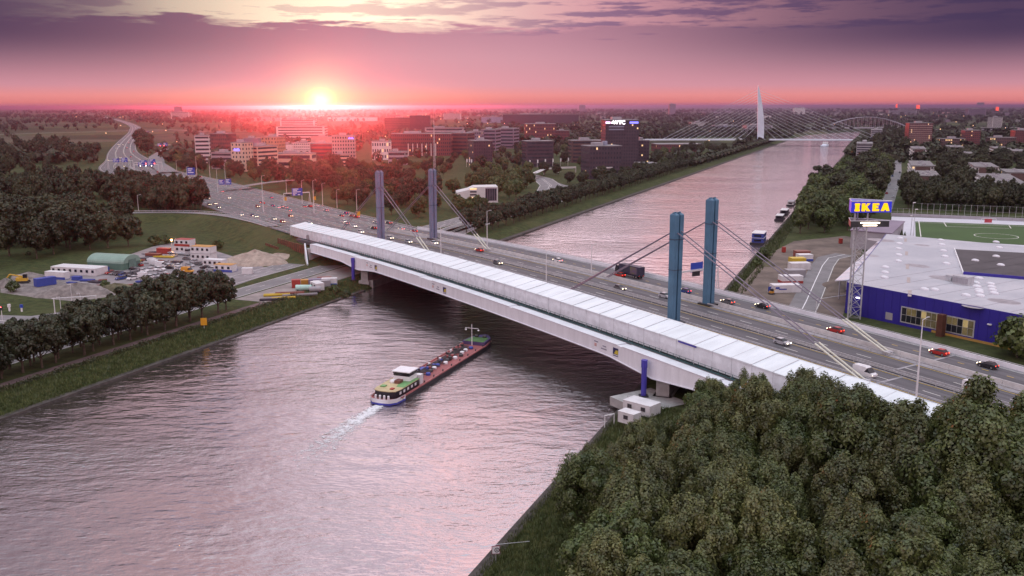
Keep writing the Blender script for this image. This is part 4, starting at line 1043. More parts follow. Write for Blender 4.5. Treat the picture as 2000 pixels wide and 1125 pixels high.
def make_car(kind, paint, lit):
    """x forward; returns prototype children meshes"""
    if kind == 'car':
        body = loft([(-2.15, .78, .35, .74, .85), (-2.0, .86, .25, .82, .95), (-1.2, .88, .22, .86, .98), (1.0, .88, .22, .86, .93), (1.75, .86, .25, .8, .80), (2.12, .74, .35, .66, .66)], 4.3)
        cab = loft([(-1.85, .78, .94, .62, 1.0), (-1.35, .80, .95, .64, 1.42), (0.1, .80, .94, .64, 1.44), (0.95, .78, .92, .66, .98)], 3); roof = MB().hexa([(-1.3, -.63, 1.43), (0.1, -.63, 1.45), (0.1, .63, 1.45), (-1.3, .63, 1.43), (-1.2, -.55, 1.49), (0.05, -.55, 1.5), (0.05, .55, 1.5), (-1.2, .55, 1.49)])
        wx, hl, hw_ = 1.32, 2.08, .55
    elif kind == 'van':
        body = loft([(-2.5, .92, .35, .88, 1.1), (-2.4, .95, .28, .92, 1.15), (1.3, .95, .28, .92, 1.15), (2.1, .92, .30, .86, 1.02), (2.5, .82, .38, .75, .8)], 5)
        cab = loft([(0.4, .93, 1.14, .80, 2.0), (1.05, .93, 1.14, .80, 1.95), (1.9, .9, 1.05, .78, 1.10)], 3); roof = loft([(-2.48, .92, 1.11, .82, 2.05), (-2.3, .93, 1.16, .84, 2.18), (0.5, .93, 1.16, .84, 2.2), (1.0, .86, 1.9, .8, 2.02)], 3)
        wx, hl, hw_ = 1.6, 2.44, .62
    else:  # truck: cab + box
        body = MB().box(-6.5, 3.6, -1.15, 1.15, .75, 1.05)
        cab = MB().hexa([(3.75, -1.2, 2.1), (5.52, -1.2, 2.1), (5.52, 1.2, 2.1), (3.75, 1.2, 2.1), (3.85, -1.12, 2.95), (5.3, -1.12, 2.95), (5.3, 1.12, 2.95), (3.85, 1.12, 2.95)]); roof = MB().box(3.7, 5.5, -1.22, 1.22, .6, 2.09).box(3.8, 5.3, -1.1, 1.1, 2.96, 3.15)
        wx, hl, hw_ = 4.5, 5.45, .9
    ms = [('body', body.mesh('body', PAINT.get(paint)), (0, 0, 0)), ('windows', cab.mesh('windows', GLS), (0, 0, 0)), ('roof', roof.mesh('roof', PAINT.get(paint)), (0, 0, 0))]
    hm_ = MB().cbox((0, 0, 0), (.1, .34, .2)).mesh('headlight', HEADL if lit else HEADO); tm_ = MB().cbox((0, 0, 0), (.1, .3, .2)).mesh('taillight', TAILL if lit else TAILO)
    zl = .68 if kind != 'truck' else 1.0
    for sy in (-1, 1):
        ms.append(('headlight', hm_, (hl, sy * hw_, zl))); ms.append(('taillight', tm_, (-2.1 if kind == 'car' else (-2.48 if kind == 'van' else -6.5), sy * hw_, zl + .12)))
    wl = [(sx * wx, sy * .78) for sx in (-1, 1) for sy in (-1, 1)] if kind != 'truck' else [(sx, sy * 1.0) for sx in (-5.2, -4.0, 4.5) for sy in (-1, 1)]
    return ms, wl
CARC = {}
def car(kind, paint, loc, rot, label, group=None, lit=False, name=None, tilt=0.0):
    key = (kind, paint, lit)
    if key not in CARC: CARC[key] = make_car(kind, paint, lit)
    ms, wl = CARC[key]; o = thing(name or {'car': 'car', 'van': 'van', 'truck': 'lorry'}[kind], label, {'car': 'car', 'van': 'van', 'truck': 'lorry'}[kind], loc, rot, group)
    for n_, me, l in ms: put(n_, me, o, l)
    for x, y in wl:
        q = put('wheel', WT, o, (x, y, .33)); put('rim', WR, q)
        if kind == 'truck': q.scale = (1.5, 1.5, 1.5); q.location.z = .5
    return o
# traffic on the bridge, found by photo position
def on_deck(px, py):
    p = G(px, py, 12.0); s = (p - BO).dot(BS); p = G(px, py, zd(s)); s = (p - BO).dot(BS); t = (p - BO).dot(BT); return s, t
def lane(t):
    return min((-8.7, -5.1, 3.4, 7.3, 13.9, 17.9, 27.6, 32.2), key=lambda q: abs(q - t))
TR = 'traffic on the motorway bridge'
PLACES = [  # px, py, paint, oncoming?, kind, label
    (1305, 581, 'silver', 1, 'car', 'silver car with bright headlights beside the tent, before the near blue pylon'),
    (1220, 565, 'grey', 1, 'car', 'grey car with bright headlights beside the tent, by the foot of the stay cables'),
    (972, 516, 'grey', 1, 'car', 'dark car with headlights on just above the tent roof at mid span'),
    (955, 489, 'red', 0, 'car', 'red car alone on the middle lanes left of mid span'),
    (1068, 514, 'white', 0, 'car', 'white car on the middle lanes by the mid-span light mast'),
    (1190, 543, 'red', 0, 'car', 'pale red car below the stay cables, nearer than the lorry'),
    (1345, 571, 'blue', 0, 'car', 'dark blue car passing between the two teal pylons'),
    (1400, 597, 'grey', 0, 'car', 'dark grey car at the foot of the far teal pylon'),
    (1500, 600, 'black', 0, 'car', 'black car beside the far parapet by the works road'),
    (1642, 648, 'red', 0, 'car', 'dark red car by the concrete barrier before the lattice sign tower'),
    (1690, 735, 'white', 1, 'van', 'white van with headlights on emerging past the tent'),
    (1860, 688, 'red', 0, 'car', 'red car on the far lanes in front of the blue store'),
    (1920, 722, 'black', 0, 'car', 'black car with red tail lights at the right end of the far lanes'),
    (1905, 768, 'white', 1, 'van', 'white van with headlights on at the right end of the bridge'),
    (1535, 672, 'silver', 1, 'car', 'silver car with bright headlights below the crossing cables'),
    (806, 452, 'red', 0, 'car', 'red car between the two grey-blue pylons'),
    (770, 448, 'white', 0, 'car', 'white car between the two grey-blue pylons'),
    (765, 465, 'silver', 1, 'car', 'silver car with headlights at the foot of the near grey-blue pylon'),
    (803, 473, 'silver', 1, 'car', 'silver car with headlights just east of the near grey-blue pylon'),
    (850, 476, 'white', 1, 'car', 'pale car with headlights on further east of the near grey-blue pylon'),
    (712, 452, 'white', 1, 'car', 'pale car with headlights just west of the near grey-blue pylon'),
    (680, 443, 'white', 1, 'car', 'white car with headlights beside the west stay cables'),
    (673, 433, 'white', 1, 'car', 'white car with headlights behind the west stay cables'),
    (735, 421, 'red', 0, 'car', 'red car on the far lane left of the near grey-blue pylon'),
    (710, 420, 'red', 0, 'car', 'second red car on the far lane, a little further left')]
for px, py, pt, onc, kd, lab in PLACES:
    s, t = on_deck(px, py); t = lane(t) if -10 < t < 36 else max(-8.7, min(32, t))
    car(kd, pt, Wp(s, t, 0.0), BYAW + (math.pi if not onc else 0), lab, TR, lit=True)
s, t = on_deck(1225, 540)
lo = car('truck', 'black', Wp(s, 30.5, 0), BYAW + math.pi, 'dark lorry with coloured tarpaulin side crossing the far lanes at mid span', TR, lit=True)
MB().box(-6.6, 3.5, -1.25, 1.25, 1.06, 3.9).build('cargo_box', mat('tarpaulin_navy', (0.03, 0.03, 0.06), 0.5), lo)
MB().box(-5.6, -2.2, 1.262, 1.27, 1.4, 3.6).build('tarpaulin_print', mat('tarp_print', (0.30, 0.34, 0.05), 0.5, 0.5, 0.6, c2=(0.08, 0.04, 0.12)), lo)
# motorway traffic west of the bridge
def mw_at(f):      # arc position along motorway path index
    i = min(int(f), len(mw) - 2); a, b = Vector(mw[i][:3]), Vector(mw[i + 1][:3]); d = (b - a); d.z = 0; d.normalize()
    return a.lerp(b, f - i), d, mw[i][3]
MR = random.Random(21); cnt = 0
for k in range(64):
    f = MR.uniform(0.5, 66) if k > 22 else MR.uniform(0.3, 15); p, d, h = mw_at(f)
    off = MR.choice((-.86, -.72, -.57, -.40, -.28, -.16, .12, .24, .36, .60, .73, .87)) * h
    n_ = Vector((d.y, -d.x, 0)); q = p + n_ * off; onc = off < 0.02 * h
    ang = math.atan2(d.y, d.x) + (math.pi if onc else 0)
    pt = MR.choice(('white', 'silver', 'grey', 'black', 'red', 'blue', 'silver'))
    far_ = q.y > 800
    lab = '%s motorway car %s, x one from the bridge end' % (pt, 'with headlights on' if onc else 'with red tail lights')
    o = car('car', pt, (q.x, q.y, q.z), ang, lab, 'traffic on the motorway west of the bridge', lit=True); o['_f'] = f
mcars = sorted([o for o in bpy.data.objects if '_f' in o], key=lambda o: o['_f'])
for i, o in enumerate(mcars):
    o['label'] = o['label'].replace('x one', ordinal(i) + ' one'); del o['_f']

# ================================================================== LAMPS, SIGNS, GANTRIES
MAST = mat('mast_paint', (0.66, 0.65, 0.66), 0.45, 0.05)
def light_mast(base, h, label, group, double=True):
    o = thing('street_lamp', label, 'street lamp', base, BYAW, group)
    MB().tube((0, 0, -.3), (0, 0, h), 0.17 * h / 15 + .05, 0.08, 8).build('pole', MAST, o)
    for sx in ((-1, 1) if double else (1,)):
        MB().tube((0, 0, h - .1), (0, sx * 1.3, h + .25), 0.05, n=5).build('bracket', MAST, o); MB().cbox((0, sx * 1.6, h + .26), (.35, .8, .16)).build('lamp_head', STEEL, o)
    return o
for px, yb, yt, lab in ((1866, 762, 597, 'tall white light mast at the east end of the bridge'), (1078, 556, 488, 'slim light mast at mid span behind the tent'),
                        (876, 500, 440, 'slim light mast between the tent and the wood, left of mid span'), (968, 487, 411, 'light mast on the far edge where the deck meets the row of trees'),
                        (1160, 536, 478, 'slim light mast on the far edge over the water')):
    s, t = on_deck(px, yb); tt = {1866: -1, 1078: -1, 876: -1, 968: 22, 1160: 22}[px]; b = Wp(s, t if abs(t - tt) > 14 else tt)
    light_mast(b, (yb - yt) * b.y / FPX * 1.02, lab, 'light masts on the motorway bridge', double=False)
LS = [(514, 412, 343), (1, 0, 0), (613, 416, 352), (697, 420, 370), (425, 375, 330), (590, 396, 352), (630, 401, 358), (658, 405, 370), (366, 362, 325), (560, 388, 350), (410, 345, 310), (440, 352, 318), (384, 340, 305), (345, 332, 312), (270, 410, 380), (140, 400, 385), (318, 300, 285)]
for k, (px, yb, yt) in enumerate(sorted([q for q in LS if q[1]], key=lambda q: -q[1])):
    p = G(px, yb, 8.0 if yb > 340 else 4); light_mast(p, (yb - yt) * p.y / FPX, 'grey street lamp beside the motorway, %s in line from the bridge' % ordinal(k), 'street lamps along the motorway', False)
def sign_panel(o, x0, x1, z0, z1, y, lines, lit=None):
    MB().box(x0, x1, y, y + .12, z0, z1).build('sign_board', SIGNB, o)
    for (u0, u1, v0, v1) in lines:
        MB().box(x0 + (x1 - x0) * u0, x0 + (x1 - x0) * u1, y - .02, y - .01, z0 + (z1 - z0) * v0, z0 + (z1 - z0) * v1).build('sign_lettering', WHITE, o)
def gantry(loc, rot, W, H, panels, label, lanes=(), legs=2):
    o = thing('sign_gantry', label, 'gantry', loc, rot, 'overhead sign gantries')
    for sx in (-1, 1):
        MB().tube((sx * W / 2 - .6, 0, -.3), (sx * W / 2, 0, H), .14, n=6).build('leg', MAST, o); MB().tube((sx * W / 2 + .6, 0, -.3), (sx * W / 2, 0, H), .14, n=6).build('leg', MAST, o)
    MB().box(-W / 2, W / 2, -.2, .2, H - .1, H + .4).build('beam', MAST, o)
    for x0, x1, z0, z1 in panels:
        sign_panel(o, x0, x1, z0, z1, -.45, [(.08, .62, .82, .93), (.08, .5, .62, .72), (.08, .85, .45, .54), (.08, .45, .28, .36), (.1, .3, .06, .17), (.55, .75, .06, .17)])
    for x, m_ in lanes:
        MB().box(x - 1.4, x + 1.4, -.6, -.2, H - 1.7, H - .2).build('signal_box', DARK, o); MB().box(x - .45, x + .45, -.65, -.61, H - 1.35, H - .55).build('signal_light', m_, o)
    return o
AMB = mat('amber_signal', (.6, .3, .1), emit=(1, .5, .15), es=2.0); REDS = mat('red_signal', (.6, .05, .05), emit=(1, .10, .10), es=9.0)
s, t = on_deck(1288, 556); g0 = Wp(168 - 9, 29, 0)
gantry(Wp(158, 29.5, 0), BYAW + math.pi / 2 + math.pi, 15.5, 7.2, [(-6.6, -2.2, 7.0, 11.2), (-1.8, 3.0, 6.8, 9.6)], 'white sign gantry with two blue boards between the teal pylons', [(-4.2, AMB), (0.8, AMB)])
gantry(G(580, 398, 9.5), BYAW + math.pi / 2, 16, 6.6, [(-3, 3.5, 5.2, 9.6)], 'sign gantry with blue board over the motorway left of the pylons', [(-5.5, DARK)])
for px, py, W, lab, ln in ((290, 332, 26, 'gantry with four red crosses over the merging lanes', [(-6, REDS), (-2, REDS), (2, REDS), (6, REDS)]), (236, 328, 24, 'gantry with blue boards over the main carriageway', []),
                       (318, 293, 22, 'gantry with two red crosses on the far branch road', [(-3, REDS), (2, REDS)]), (286, 337, 22, 'gantry with white arrows before the junction wood', [(-5, LITW), (0, LITW), (5, LITW)]), (284, 266, 24, 'distant gantry over the far motorway', [])):
    p = G(px, py, 4.5); gantry(p, 0.25, W, 8.0, [(-7, -1, 6.6, 10.4), (1.2, 7, 6.6, 11.2)], lab, ln)
def road_sign(loc, rot, w_, h, zb, label, m_=SIGNB, group='blue roadside boards'):
    o = thing('road_sign', label, 'sign', loc, rot, group)
    for sx in (-1, 1): MB().tube((sx * w_ * .35, 0.1, -.2), (sx * w_ * .35, .1, zb + h), .08, n=5).build('post', MAST, o)
    sign_panel(o, -w_ / 2, w_ / 2, zb, zb + h, 0, [(.1, .7, .75, .88), (.1, .55, .5, .62), (.1, .8, .25, .37)] if m_ is SIGNB else []); return o
for px, py, w_, h, zb, lab in ((374, 352, 6.5, 6, 5, 'large blue direction board right beside the white mast'), (433, 362, 4.5, 4, 1, 'small blue board by the motorway verge'), (446, 362, 4.5, 4.5, 1, 'small white-topped blue board by the motorway verge'), (1144, 370, 4, 2, .5, 'blue sign at the bend of the district road')):
    road_sign(G(px, py, 6.0 if py < 365 else GZ), 0.1, w_, h, zb, lab)
YSN = mat('sign_yellow', (.72, .34, .02), 0.5, 0.03)
def yellow_sign(px, py, z, label):
    o = thing('works_sign', label, 'sign', G(px, py, z), 0.2, 'yellow works signs'); MB().box(-.9, .9, -.05, .05, .9, 3.1).build('sign_board', YSN, o); MB().tube((0, .1, -.2), (0, .1, 1.2), .07, n=5).build('post', MAST, o)
for px, py, z, lab in ((557, 394, 9.5, 'yellow works sign on the left leg of the motorway gantry'), (614, 393, 9.5, 'yellow works sign on the right leg of the motorway gantry'), (700, 424, 10.5, 'yellow works sign on the motorway edge by the wood'), (398, 640, 2.5, 'orange-yellow marker sign standing on the bank path'), (918, 424, 2.5, 'small yellow sign on the verge of the road by the row of trees')):
    yellow_sign(px, py, z, lab)

# ================================================================== WEST WORKS YARD
flat('yard', [G(x, y, GZ)[:2] for x, y in ((110, 545), (300, 480), (360, 470), (470, 505), (540, 530), (450, 560), (240, 572), (170, 560))], GZ + 0.06, mat('yard_surface', (0.24, 0.215, 0.225), 0.9, 0.18, 0.15), 'pale grey parking yard of the works compound')
flat('dirt_patch', [G(x, y, GZ)[:2] for x, y in ((0, 550), (60, 535), (140, 545), (300, 555), (290, 572), (200, 580), (150, 588), (70, 580), (0, 570))], GZ + 0.03, GRAVEL, 'bare grey dirt around the gravel heaps')
flat('yard', [tuple(canal(c, a))[:2] for c, a in ((-27, 250), (-14, 250), (-13, 318), (-27, 322))], GZ + 0.06, mat('yard_surface2', (0.27, 0.23, 0.22), 0.9, 0.2, 0.2), 'sandy storage strip under the west end of the bridge')
def heap(name, label, p, rx, ry, h, m_, seed, rot=0.0):
    rg = np.random.default_rng(seed); mb = MB(); n, k = 28, 9; vs = []
    ph = rg.uniform(0, 6.28, 4)
    for j in range(k):
        f = j / (k - 1)
        for i in range(n):
            a = 2 * math.pi * i / n; r = (1 - f) * (1 + .13 * math.sin(3 * a + ph[0]) + .08 * math.sin(5 * a + ph[1]))
            z = h * (1 - (1 - f) ** 1.35) * (1 + .12 * math.sin(2 * a + ph[2])) * (0.9 + .15 * rg.random()) if j else -.4
            vs.append((rx * r * math.cos(a), ry * r * math.sin(a), z))
    fs = [(j * n + i, j * n + (i + 1) % n, (j + 1) * n + (i + 1) % n, (j + 1) * n + i) for j in range(k - 1) for i in range(n)]
    return tag(mb.add(vs, fs).build(name, m_, None, (p[0], p[1], GZ), rot, True), label, 'heap')
heap('gravel_heap', 'long grey gravel heap beside the blue container', G(150, 572, GZ), 15, 6.5, 3.6, GRAVEL, 1, 0.3)
heap('gravel_heap', 'small pale gravel heap at the picture edge near the excavator', G(12, 558, GZ), 6, 4, 3.0, GRAVEL, 2)
heap('gravel_heap', 'low grey heap behind the excavator', G(55, 540, GZ), 8, 4, 2.0, GRAVEL, 3)
heap('soil_heap', 'overgrown soil heap at the near edge of the yard', G(225, 568, GZ), 11, 4, 2.8, mat('weedy_soil', (0.11, 0.10, 0.06), 0.95, 0.5, 0.3), 4, 0.2)
heap('sand_heap', 'big sand mound at the west end of the bridge', G(500, 512, GZ), 15, 11, 5.0, SAND, 5, 0.4)
heap('sand_heap', 'low spread of sand beside the road under the bridge', G(545, 505, GZ), 12, 7, 2.4, SAND, 6)
# green arched shed
p = G(223, 521, GZ); sh = thing('arched_shed', 'green corrugated shed with barrel roof in the works yard', 'shed', (p.x, p.y, GZ), -0.28)
GRN = mat('shed_green', (0.09, 0.18, 0.14), 0.55, 0.08, 0.4); GRNL = mat('shed_roof_green', (0.22, 0.34, 0.28), 0.45, 0.08, 0.3)
W2, LL = 5.2, 8.6
arc = [(W2 * math.cos(a), 2.6 + 3.0 * math.sin(a)) for a in [math.pi * i / 12 for i in range(13)]]
mb = MB(); mb.box(-LL, LL, -W2, W2, -.3, 2.6); mb.build('wall', GRN, sh)
for i in range(16):
    x0 = -LL - .2 + (2 * LL + .4) * i / 16; x1 = x0 + (2 * LL + .4) / 16 - .06
    MB().profile([(y * 1.02, z + .05) for y, z in arc], x0, x1).build('roof_sheet', GRNL, sh)
MB().box(LL + .22, LL + .28, -2.2, 2.2, -.1, 3.9).build('door', mat('shed_door', (0.12, 0.20, 0.17), 0.6), sh)
# containers and cabins
CONT = {k: mat('container_' + k, c, 0.5, 0.08, 0.4) for k, c in dict(white=(.66, .65, .66), blue=(.04, .07, .34), red=(.34, .04, .03), brown=(.22, .06, .04), grey=(.30, .29, .31), orange=(.50, .24, .04), purple=(.20, .17, .26), yellow=(.58, .42, .04), mint=(.40, .62, .55), dark=(.05, .04, .06)).items()}
CTN = {}
def container(p, rot, L, W, H, c, label, group='site containers and cabins', trim=None, win=0, z=GZ, roof=None, name=None):
    o = thing(name or ('site_cabin' if win else 'shipping_container'), label, 'cabin' if win else 'container', (p[0], p[1], z), rot, group)
    MB().box(-L / 2, L / 2, -W / 2, W / 2, .12, H).build('shell', CONT[c], o)
    ky = (L, W, H, c)
    if ky not in CTN: CTN[ky] = MB().box(-.05, .05, -W / 2 - .04, W / 2 + .04, .15, H - .02).mesh('rib', CONT[c])
    nrib = max(3, int(L / 1.2))
    for i in range(nrib + 1): put('rib', CTN[ky], o, (-L / 2 + .08 + (L - .16) * i / nrib, 0, 0))
    if trim: MB().box(-L / 2 - .05, L / 2 + .05, -W / 2 - .06, W / 2 + .06, .05, .05 + H * .34).build('trim_band', CONT[trim], o)
    MB().box(-L / 2 - .04, L / 2 + .04, -W / 2 - .045, W / 2 + .045, H + .003, H + .1).build('roof', CONT[roof or c], o)
    for i in range(win): x = -L / 2 + L * (i + .5) / win; MB().box(x - .55, x + .55, -W / 2 - .08, -W / 2 - .05, H * .45, H * .8).build('window', GLS, o)
    MB().box(L / 2 + .04, L / 2 + .07, -W * .42, W * .42, .2, H - .15).build('door', CONT[c], o); return o
ca = -0.28
container(G(398, 507, GZ), ca, 9.5, 5, 3.0, 'white', 'white two-storey site cabin with orange roof, lower storey', win=4)
container(G(398, 507, GZ), ca, 9.5, 5, 3.0, 'white', 'white two-storey site cabin with orange roof, upper storey', win=4, z=GZ + 3.12, roof='orange')  # roof takes the plain orange container colour
container(G(362, 492, GZ), ca, 7.5, 5, 3.0, 'white', 'white site cabin with red trim by the floodlight, lower storey', win=3, trim='white')
container(G(362, 492, GZ), ca, 7.5, 5, 3.0, 'white', 'white site cabin with red trim by the floodlight, upper storey', win=3, z=GZ + 3.12, trim='red', roof='red')
container(G(420, 519, GZ), ca, 9, 4, 2.9, 'white', 'long white cabin in front of the two-storey cabins', win=4)
container(G(440, 529, GZ), ca, 8, 4, 2.9, 'white', 'white cabin with blue foot at the yard exit', win=3, trim='blue', roof='orange')
container(G(483, 534, GZ), 0.1, 4, 2.4, 2.3, 'white', 'small white box near the road under the bridge')
container(G(155, 533, GZ), ca, 21, 7, 2.9, 'white', 'broad low white site office beside the green shed', win=8)
container(G(112, 543, GZ), ca, 9, 3, 2.8, 'white', 'white container with blue foot near the gravel', trim='blue')
container(G(88, 556, GZ), 0.9, 7, 2.8, 2.9, 'blue', 'bright blue container beside the gravel heap')
container(G(320, 494, GZ), ca, 6, 2.5, 2.4, 'red', 'dark red container behind the yard')
container(G(300, 500, GZ), ca, 7, 2.4, 1.4, 'brown', 'rusty brown skip among the steel piles', trim='dark')
container(G(150, 546, GZ), ca, 3.4, 2, 1.5, 'blue', 'small blue skip in front of the site office'); container(G(203, 528, GZ), ca, 3.4, 2, 1.5, 'blue', 'small blue skip between the office and the shed')
container(G(262, 520, GZ), 0.3, 2.6, 2.2, 2.3, 'purple', 'small slate-blue box at the east end of the shed'); container(G(245, 522, GZ), 0.3, 2.8, 2.2, 1.8, 'blue', 'low blue tank box before the shed door')
# steel and timber piles, yellow plant
def pile(p, rot, L, n, c, label):
    o = thing('material_stack', label, 'stack', (p[0], p[1], GZ), rot, 'building materials in the works yard')
    for i in range(n): MB().box(-L / 2 + .1 * (i % 3), L / 2 - .12 * (i % 2), -n * .22 + i * .45, -n * .22 + i * .45 + .38, 0 if i % 2 else .35, .33 if i % 2 else .75).build('bar', CONT[c], o)
for px, py, r_, L, n, c, lab in ((295, 510, -.3, 12, 7, 'brown', 'stack of rust-brown beams behind the parked vans'), (320, 502, -.2, 9, 6, 'yellow', 'stack of yellow formwork beams'), (275, 506, .2, 8, 5, 'dark', 'dark steel bundle next to the shed'), (180, 522, .1, 5, 5, 'red', 'red goods stacked on the site office side'), (225, 558, .1, 14, 4, 'brown', 'row of dark scrap along the yard edge'), (350, 548, .1, 12, 4, 'dark', 'dark fence panels lying along the yard edge')):
    pile(G(px, py, GZ), r_, L, n, c, lab)
YP = mat('plant_yellow', (.55, .33, .03), 0.45, 0.15, 0.8)
p = G(45, 551, GZ); exv = thing('excavator', 'yellow tracked excavator beside the gravel heaps', 'excavator', (p.x, p.y, GZ), 0.3)
for sy in (-1, 1): MB().profile([(-2.0 * 0 + y, z) for y, z in ()] or [(sy * 1.2 - .3, 0), (sy * 1.2 + .3, 0), (sy * 1.2 + .3, .9), (sy * 1.2 - .3, .9)], -2.2, 2.2).build('track', DARK, exv)
MB().hexa([(-2.4, -1.4, .95), (1.6, -1.4, .95), (1.6, 1.4, .95), (-2.4, 1.4, .95), (-2.2, -1.3, 2.2), (1.4, -1.3, 2.0), (1.4, 1.3, 2.0), (-2.2, 1.3, 2.2)]).build('body', YP, exv)
MB().box(.2, 1.6, -1.3, -.1, 2.0, 3.3).build('cab', GLS, exv); MB().tube((1.2, .5, 2.0), (-4.4, .5, 3.4), .35, .28).build('boom', YP, exv); MB().tube((-4.4, .5, 3.4), (-6.2, .5, 1.2), .28, .2).build('dipper_arm', YP, exv)
MB().hexa([(-6.9, 0, .3), (-5.8, 0, .1), (-5.8, 1, .1), (-6.9, 1, .3), (-6.6, 0, 1.3), (-5.7, 0, 1.4), (-5.7, 1, 1.4), (-6.6, 1, 1.3)]).build('bucket', DARK, exv)
# parked cars in the yard
YC = [(292, 513, 'white', 'van', 'w'), (303, 517, 'white', 'van', ''), (315, 520, 'white', 'van', ''), (326, 521, 'white', 'car', ''), (270, 519, 'red', 'car', 'dark'), (262, 527, 'black', 'car', ''), (333, 524, 'black', 'car', ''),
      (312, 527, 'white', 'car', ''), (316, 534, 'silver', 'car', ''), (366, 531, 'orange', 'van', ''), (345, 538, 'white', 'car', ''), (352, 536, 'white', 'car', ''), (370, 520, 'silver', 'car', ''), (366, 507, 'grey', 'car', ''), (378, 512, 'silver', 'car', ''), (385, 517, 'grey', 'car', ''), (400, 524, 'black', 'car', ''), (412, 527, 'silver', 'car', ''),
      (215, 534, 'red', 'car', ''), (224, 535, 'grey', 'car', ''), (233, 536, 'black', 'car', ''), (242, 537, 'blue', 'car', ''), (251, 538, 'black', 'car', ''), (261, 538, 'grey', 'van', ''), (274, 541, 'white', 'van', ''), (290, 542, 'white', 'car', ''), (304, 541, 'silver', 'car', ''), (235, 545, 'blue', 'car', ''), (258, 545, 'white', 'car', ''), (330, 541, 'red', 'car', ''), (340, 542, 'silver', 'car', ''), (408, 535, 'grey', 'car', ''), (352, 497, 'silver', 'truck', ''), (231, 523, 'red', 'van', '')]
for i, (px, py, pt, kd, _) in enumerate(YC):
    rowname = 'row along the yard edge' if py > 533 and px < 330 else ('row before the white cabins' if px > 362 else 'middle of the yard')
    car(kd, pt, G(px, py, GZ) + Vector((0, 0, .06)), rnd.choice((-.28, 2.86)) + (1.3 if py > 533 and px < 270 else 0) + rnd.uniform(-.15, .15), '%s %s parked in the %s, %s from the west' % (pt, {'car': 'car', 'van': 'van', 'truck': 'flatbed lorry'}[kd], rowname, ordinal(sum(1 for q in YC if (('row along the yard edge' if q[1] > 533 and q[0] < 330 else ('row before the white cabins' if q[0] > 362 else 'middle of the yard')) == rowname and q[0] < px)))), 'vehicles parked in the works yard')
# more goods and vehicles crowding the yard
XR = random.Random(77); k = 0
for px, py in sorted(((170, 548), (185, 551), (200, 548), (275, 551), (300, 550), (318, 549), (338, 550), (372, 545), (392, 541), (410, 545), (425, 541), (285, 496), (305, 493), (335, 500), (248, 512), (268, 510), (345, 512), (140, 553))):
    c = XR.choice(('brown', 'grey', 'yellow', 'dark', 'blue', 'white', 'red', 'orange')); k += 1
    pile(G(px, py, GZ), XR.uniform(-.6, .5), XR.uniform(3, 7), XR.choice((3, 4, 5)), c, 'small stack of %s goods in the works yard, %s loose stack from the west' % (c, ordinal(k - 1)))
for px, py in sorted(((345, 520), (350, 526), (358, 541), (380, 540), (395, 533), (322, 514), (280, 530), (296, 528))):
    k += 1; pt = XR.choice(('white', 'black', 'silver', 'grey', 'white')); car('car', pt, G(px, py, GZ) + Vector((0, 0, .06)), XR.choice((-.28, 2.86)) + XR.uniform(-.2, .2), '%s car standing loose between the yard rows, %s from the west' % (pt, ordinal(k - 19)), 'vehicles parked in the works yard')
# floodlight that is lit
p = G(336, 489, GZ); fl_ = thing('floodlight', 'glowing orange floodlight on a pole behind the white cabins', 'street lamp', (p.x, p.y, GZ))
MB().tube((0, 0, 0), (0, 0, 4.8), .09, n=6).build('pole', MAST, fl_); MB().lathe([(.05, -.4), (.38, -.1), (.38, .12), (.05, .4)], 10).build('lamp', mat('lit_orange', (1, .5, .2), emit=(1.0, .42, .12), es=60), fl_, (0, -.2, 5.0))
ld = bpy.data.lights.new('floodlight_glow', 'POINT'); ld.energy = 2500; ld.color = (1, .45, .15); ld.shadow_soft_size = .4; lo_ = bpy.data.objects.new('floodlight_glow', ld); col.objects.link(lo_); lo_.parent = fl_; lo_.location = (0, -.2, 5.9)
# fence posts and portal frame
for k, (px, py) in enumerate(((297, 566), (315, 558), (321, 560), (330, 556), (346, 555), (360, 551))):
    p = G(px, py, GZ); o = thing('lamp_post', 'slim pale post along the yard edge, %s from the west' % ordinal(k), 'post', (p.x, p.y, GZ), 0, 'posts along the yard edge'); MB().tube((0, 0, 0), (0, 0, 4.6), .1, n=6).build('pole', MAST, o); MB().box(-.3, .3, -.1, .1, 4.6, 4.72).build('lamp_head', STEEL, o)
pg = thing('height_gauge_portal', 'white portal frame spanning the road by the junction', 'gantry'); A_, B_ = G(107, 613, GZ), G(189, 606, GZ)
for q in (A_, B_): MB().tube(q, q + Vector((0, 0, 5.2)), .16, n=6).build('leg', MAST, pg)
MB().tube(A_ + Vector((-.6, 0, 5.2)), B_ + Vector((0, 0, 5.0)), .16, n=6).build('beam', MAST, pg)
for px, py, h, lab in ((119, 612, 5.5, 'white post with blue tube beside the portal frame'), (142, 611, 9.5, 'tall white lamp post beside the portal frame'), (158, 604, 5.5, 'short white lamp post behind the portal frame')):
    o = thing('street_lamp', lab, 'street lamp', G(px, py, GZ)); MB().tube((0, 0, 0), (0, 0, h), .11, .07, 6).build('pole', MAST, o); MB().cbox((-.5, 0, h), (1.1, .2, .14)).build('lamp_head', MAST, o)
tl = thing('traffic_light', 'traffic light with red lamp at the picture edge by the junction', 'traffic light', G(4, 625, GZ)); MB().tube((0, 0, 0), (0, 0, 4.6), .1, n=6).build('pole', MAST, tl); MB().box(-.35, .35, -.25, .25, 3.4, 4.7).build('signal_box', DARK, tl); MB().box(-.15, .15, -.28, -.255, 4.2, 4.5).build('signal_light', REDS, tl)
jn = flat('junction', [G(x, y, GZ)[:2] for x, y in ((-60, 612), (60, 616), (150, 604), (170, 612), (60, 650), (-60, 680))], GZ + .062, ASPH2, 'grey road junction at the picture edge')
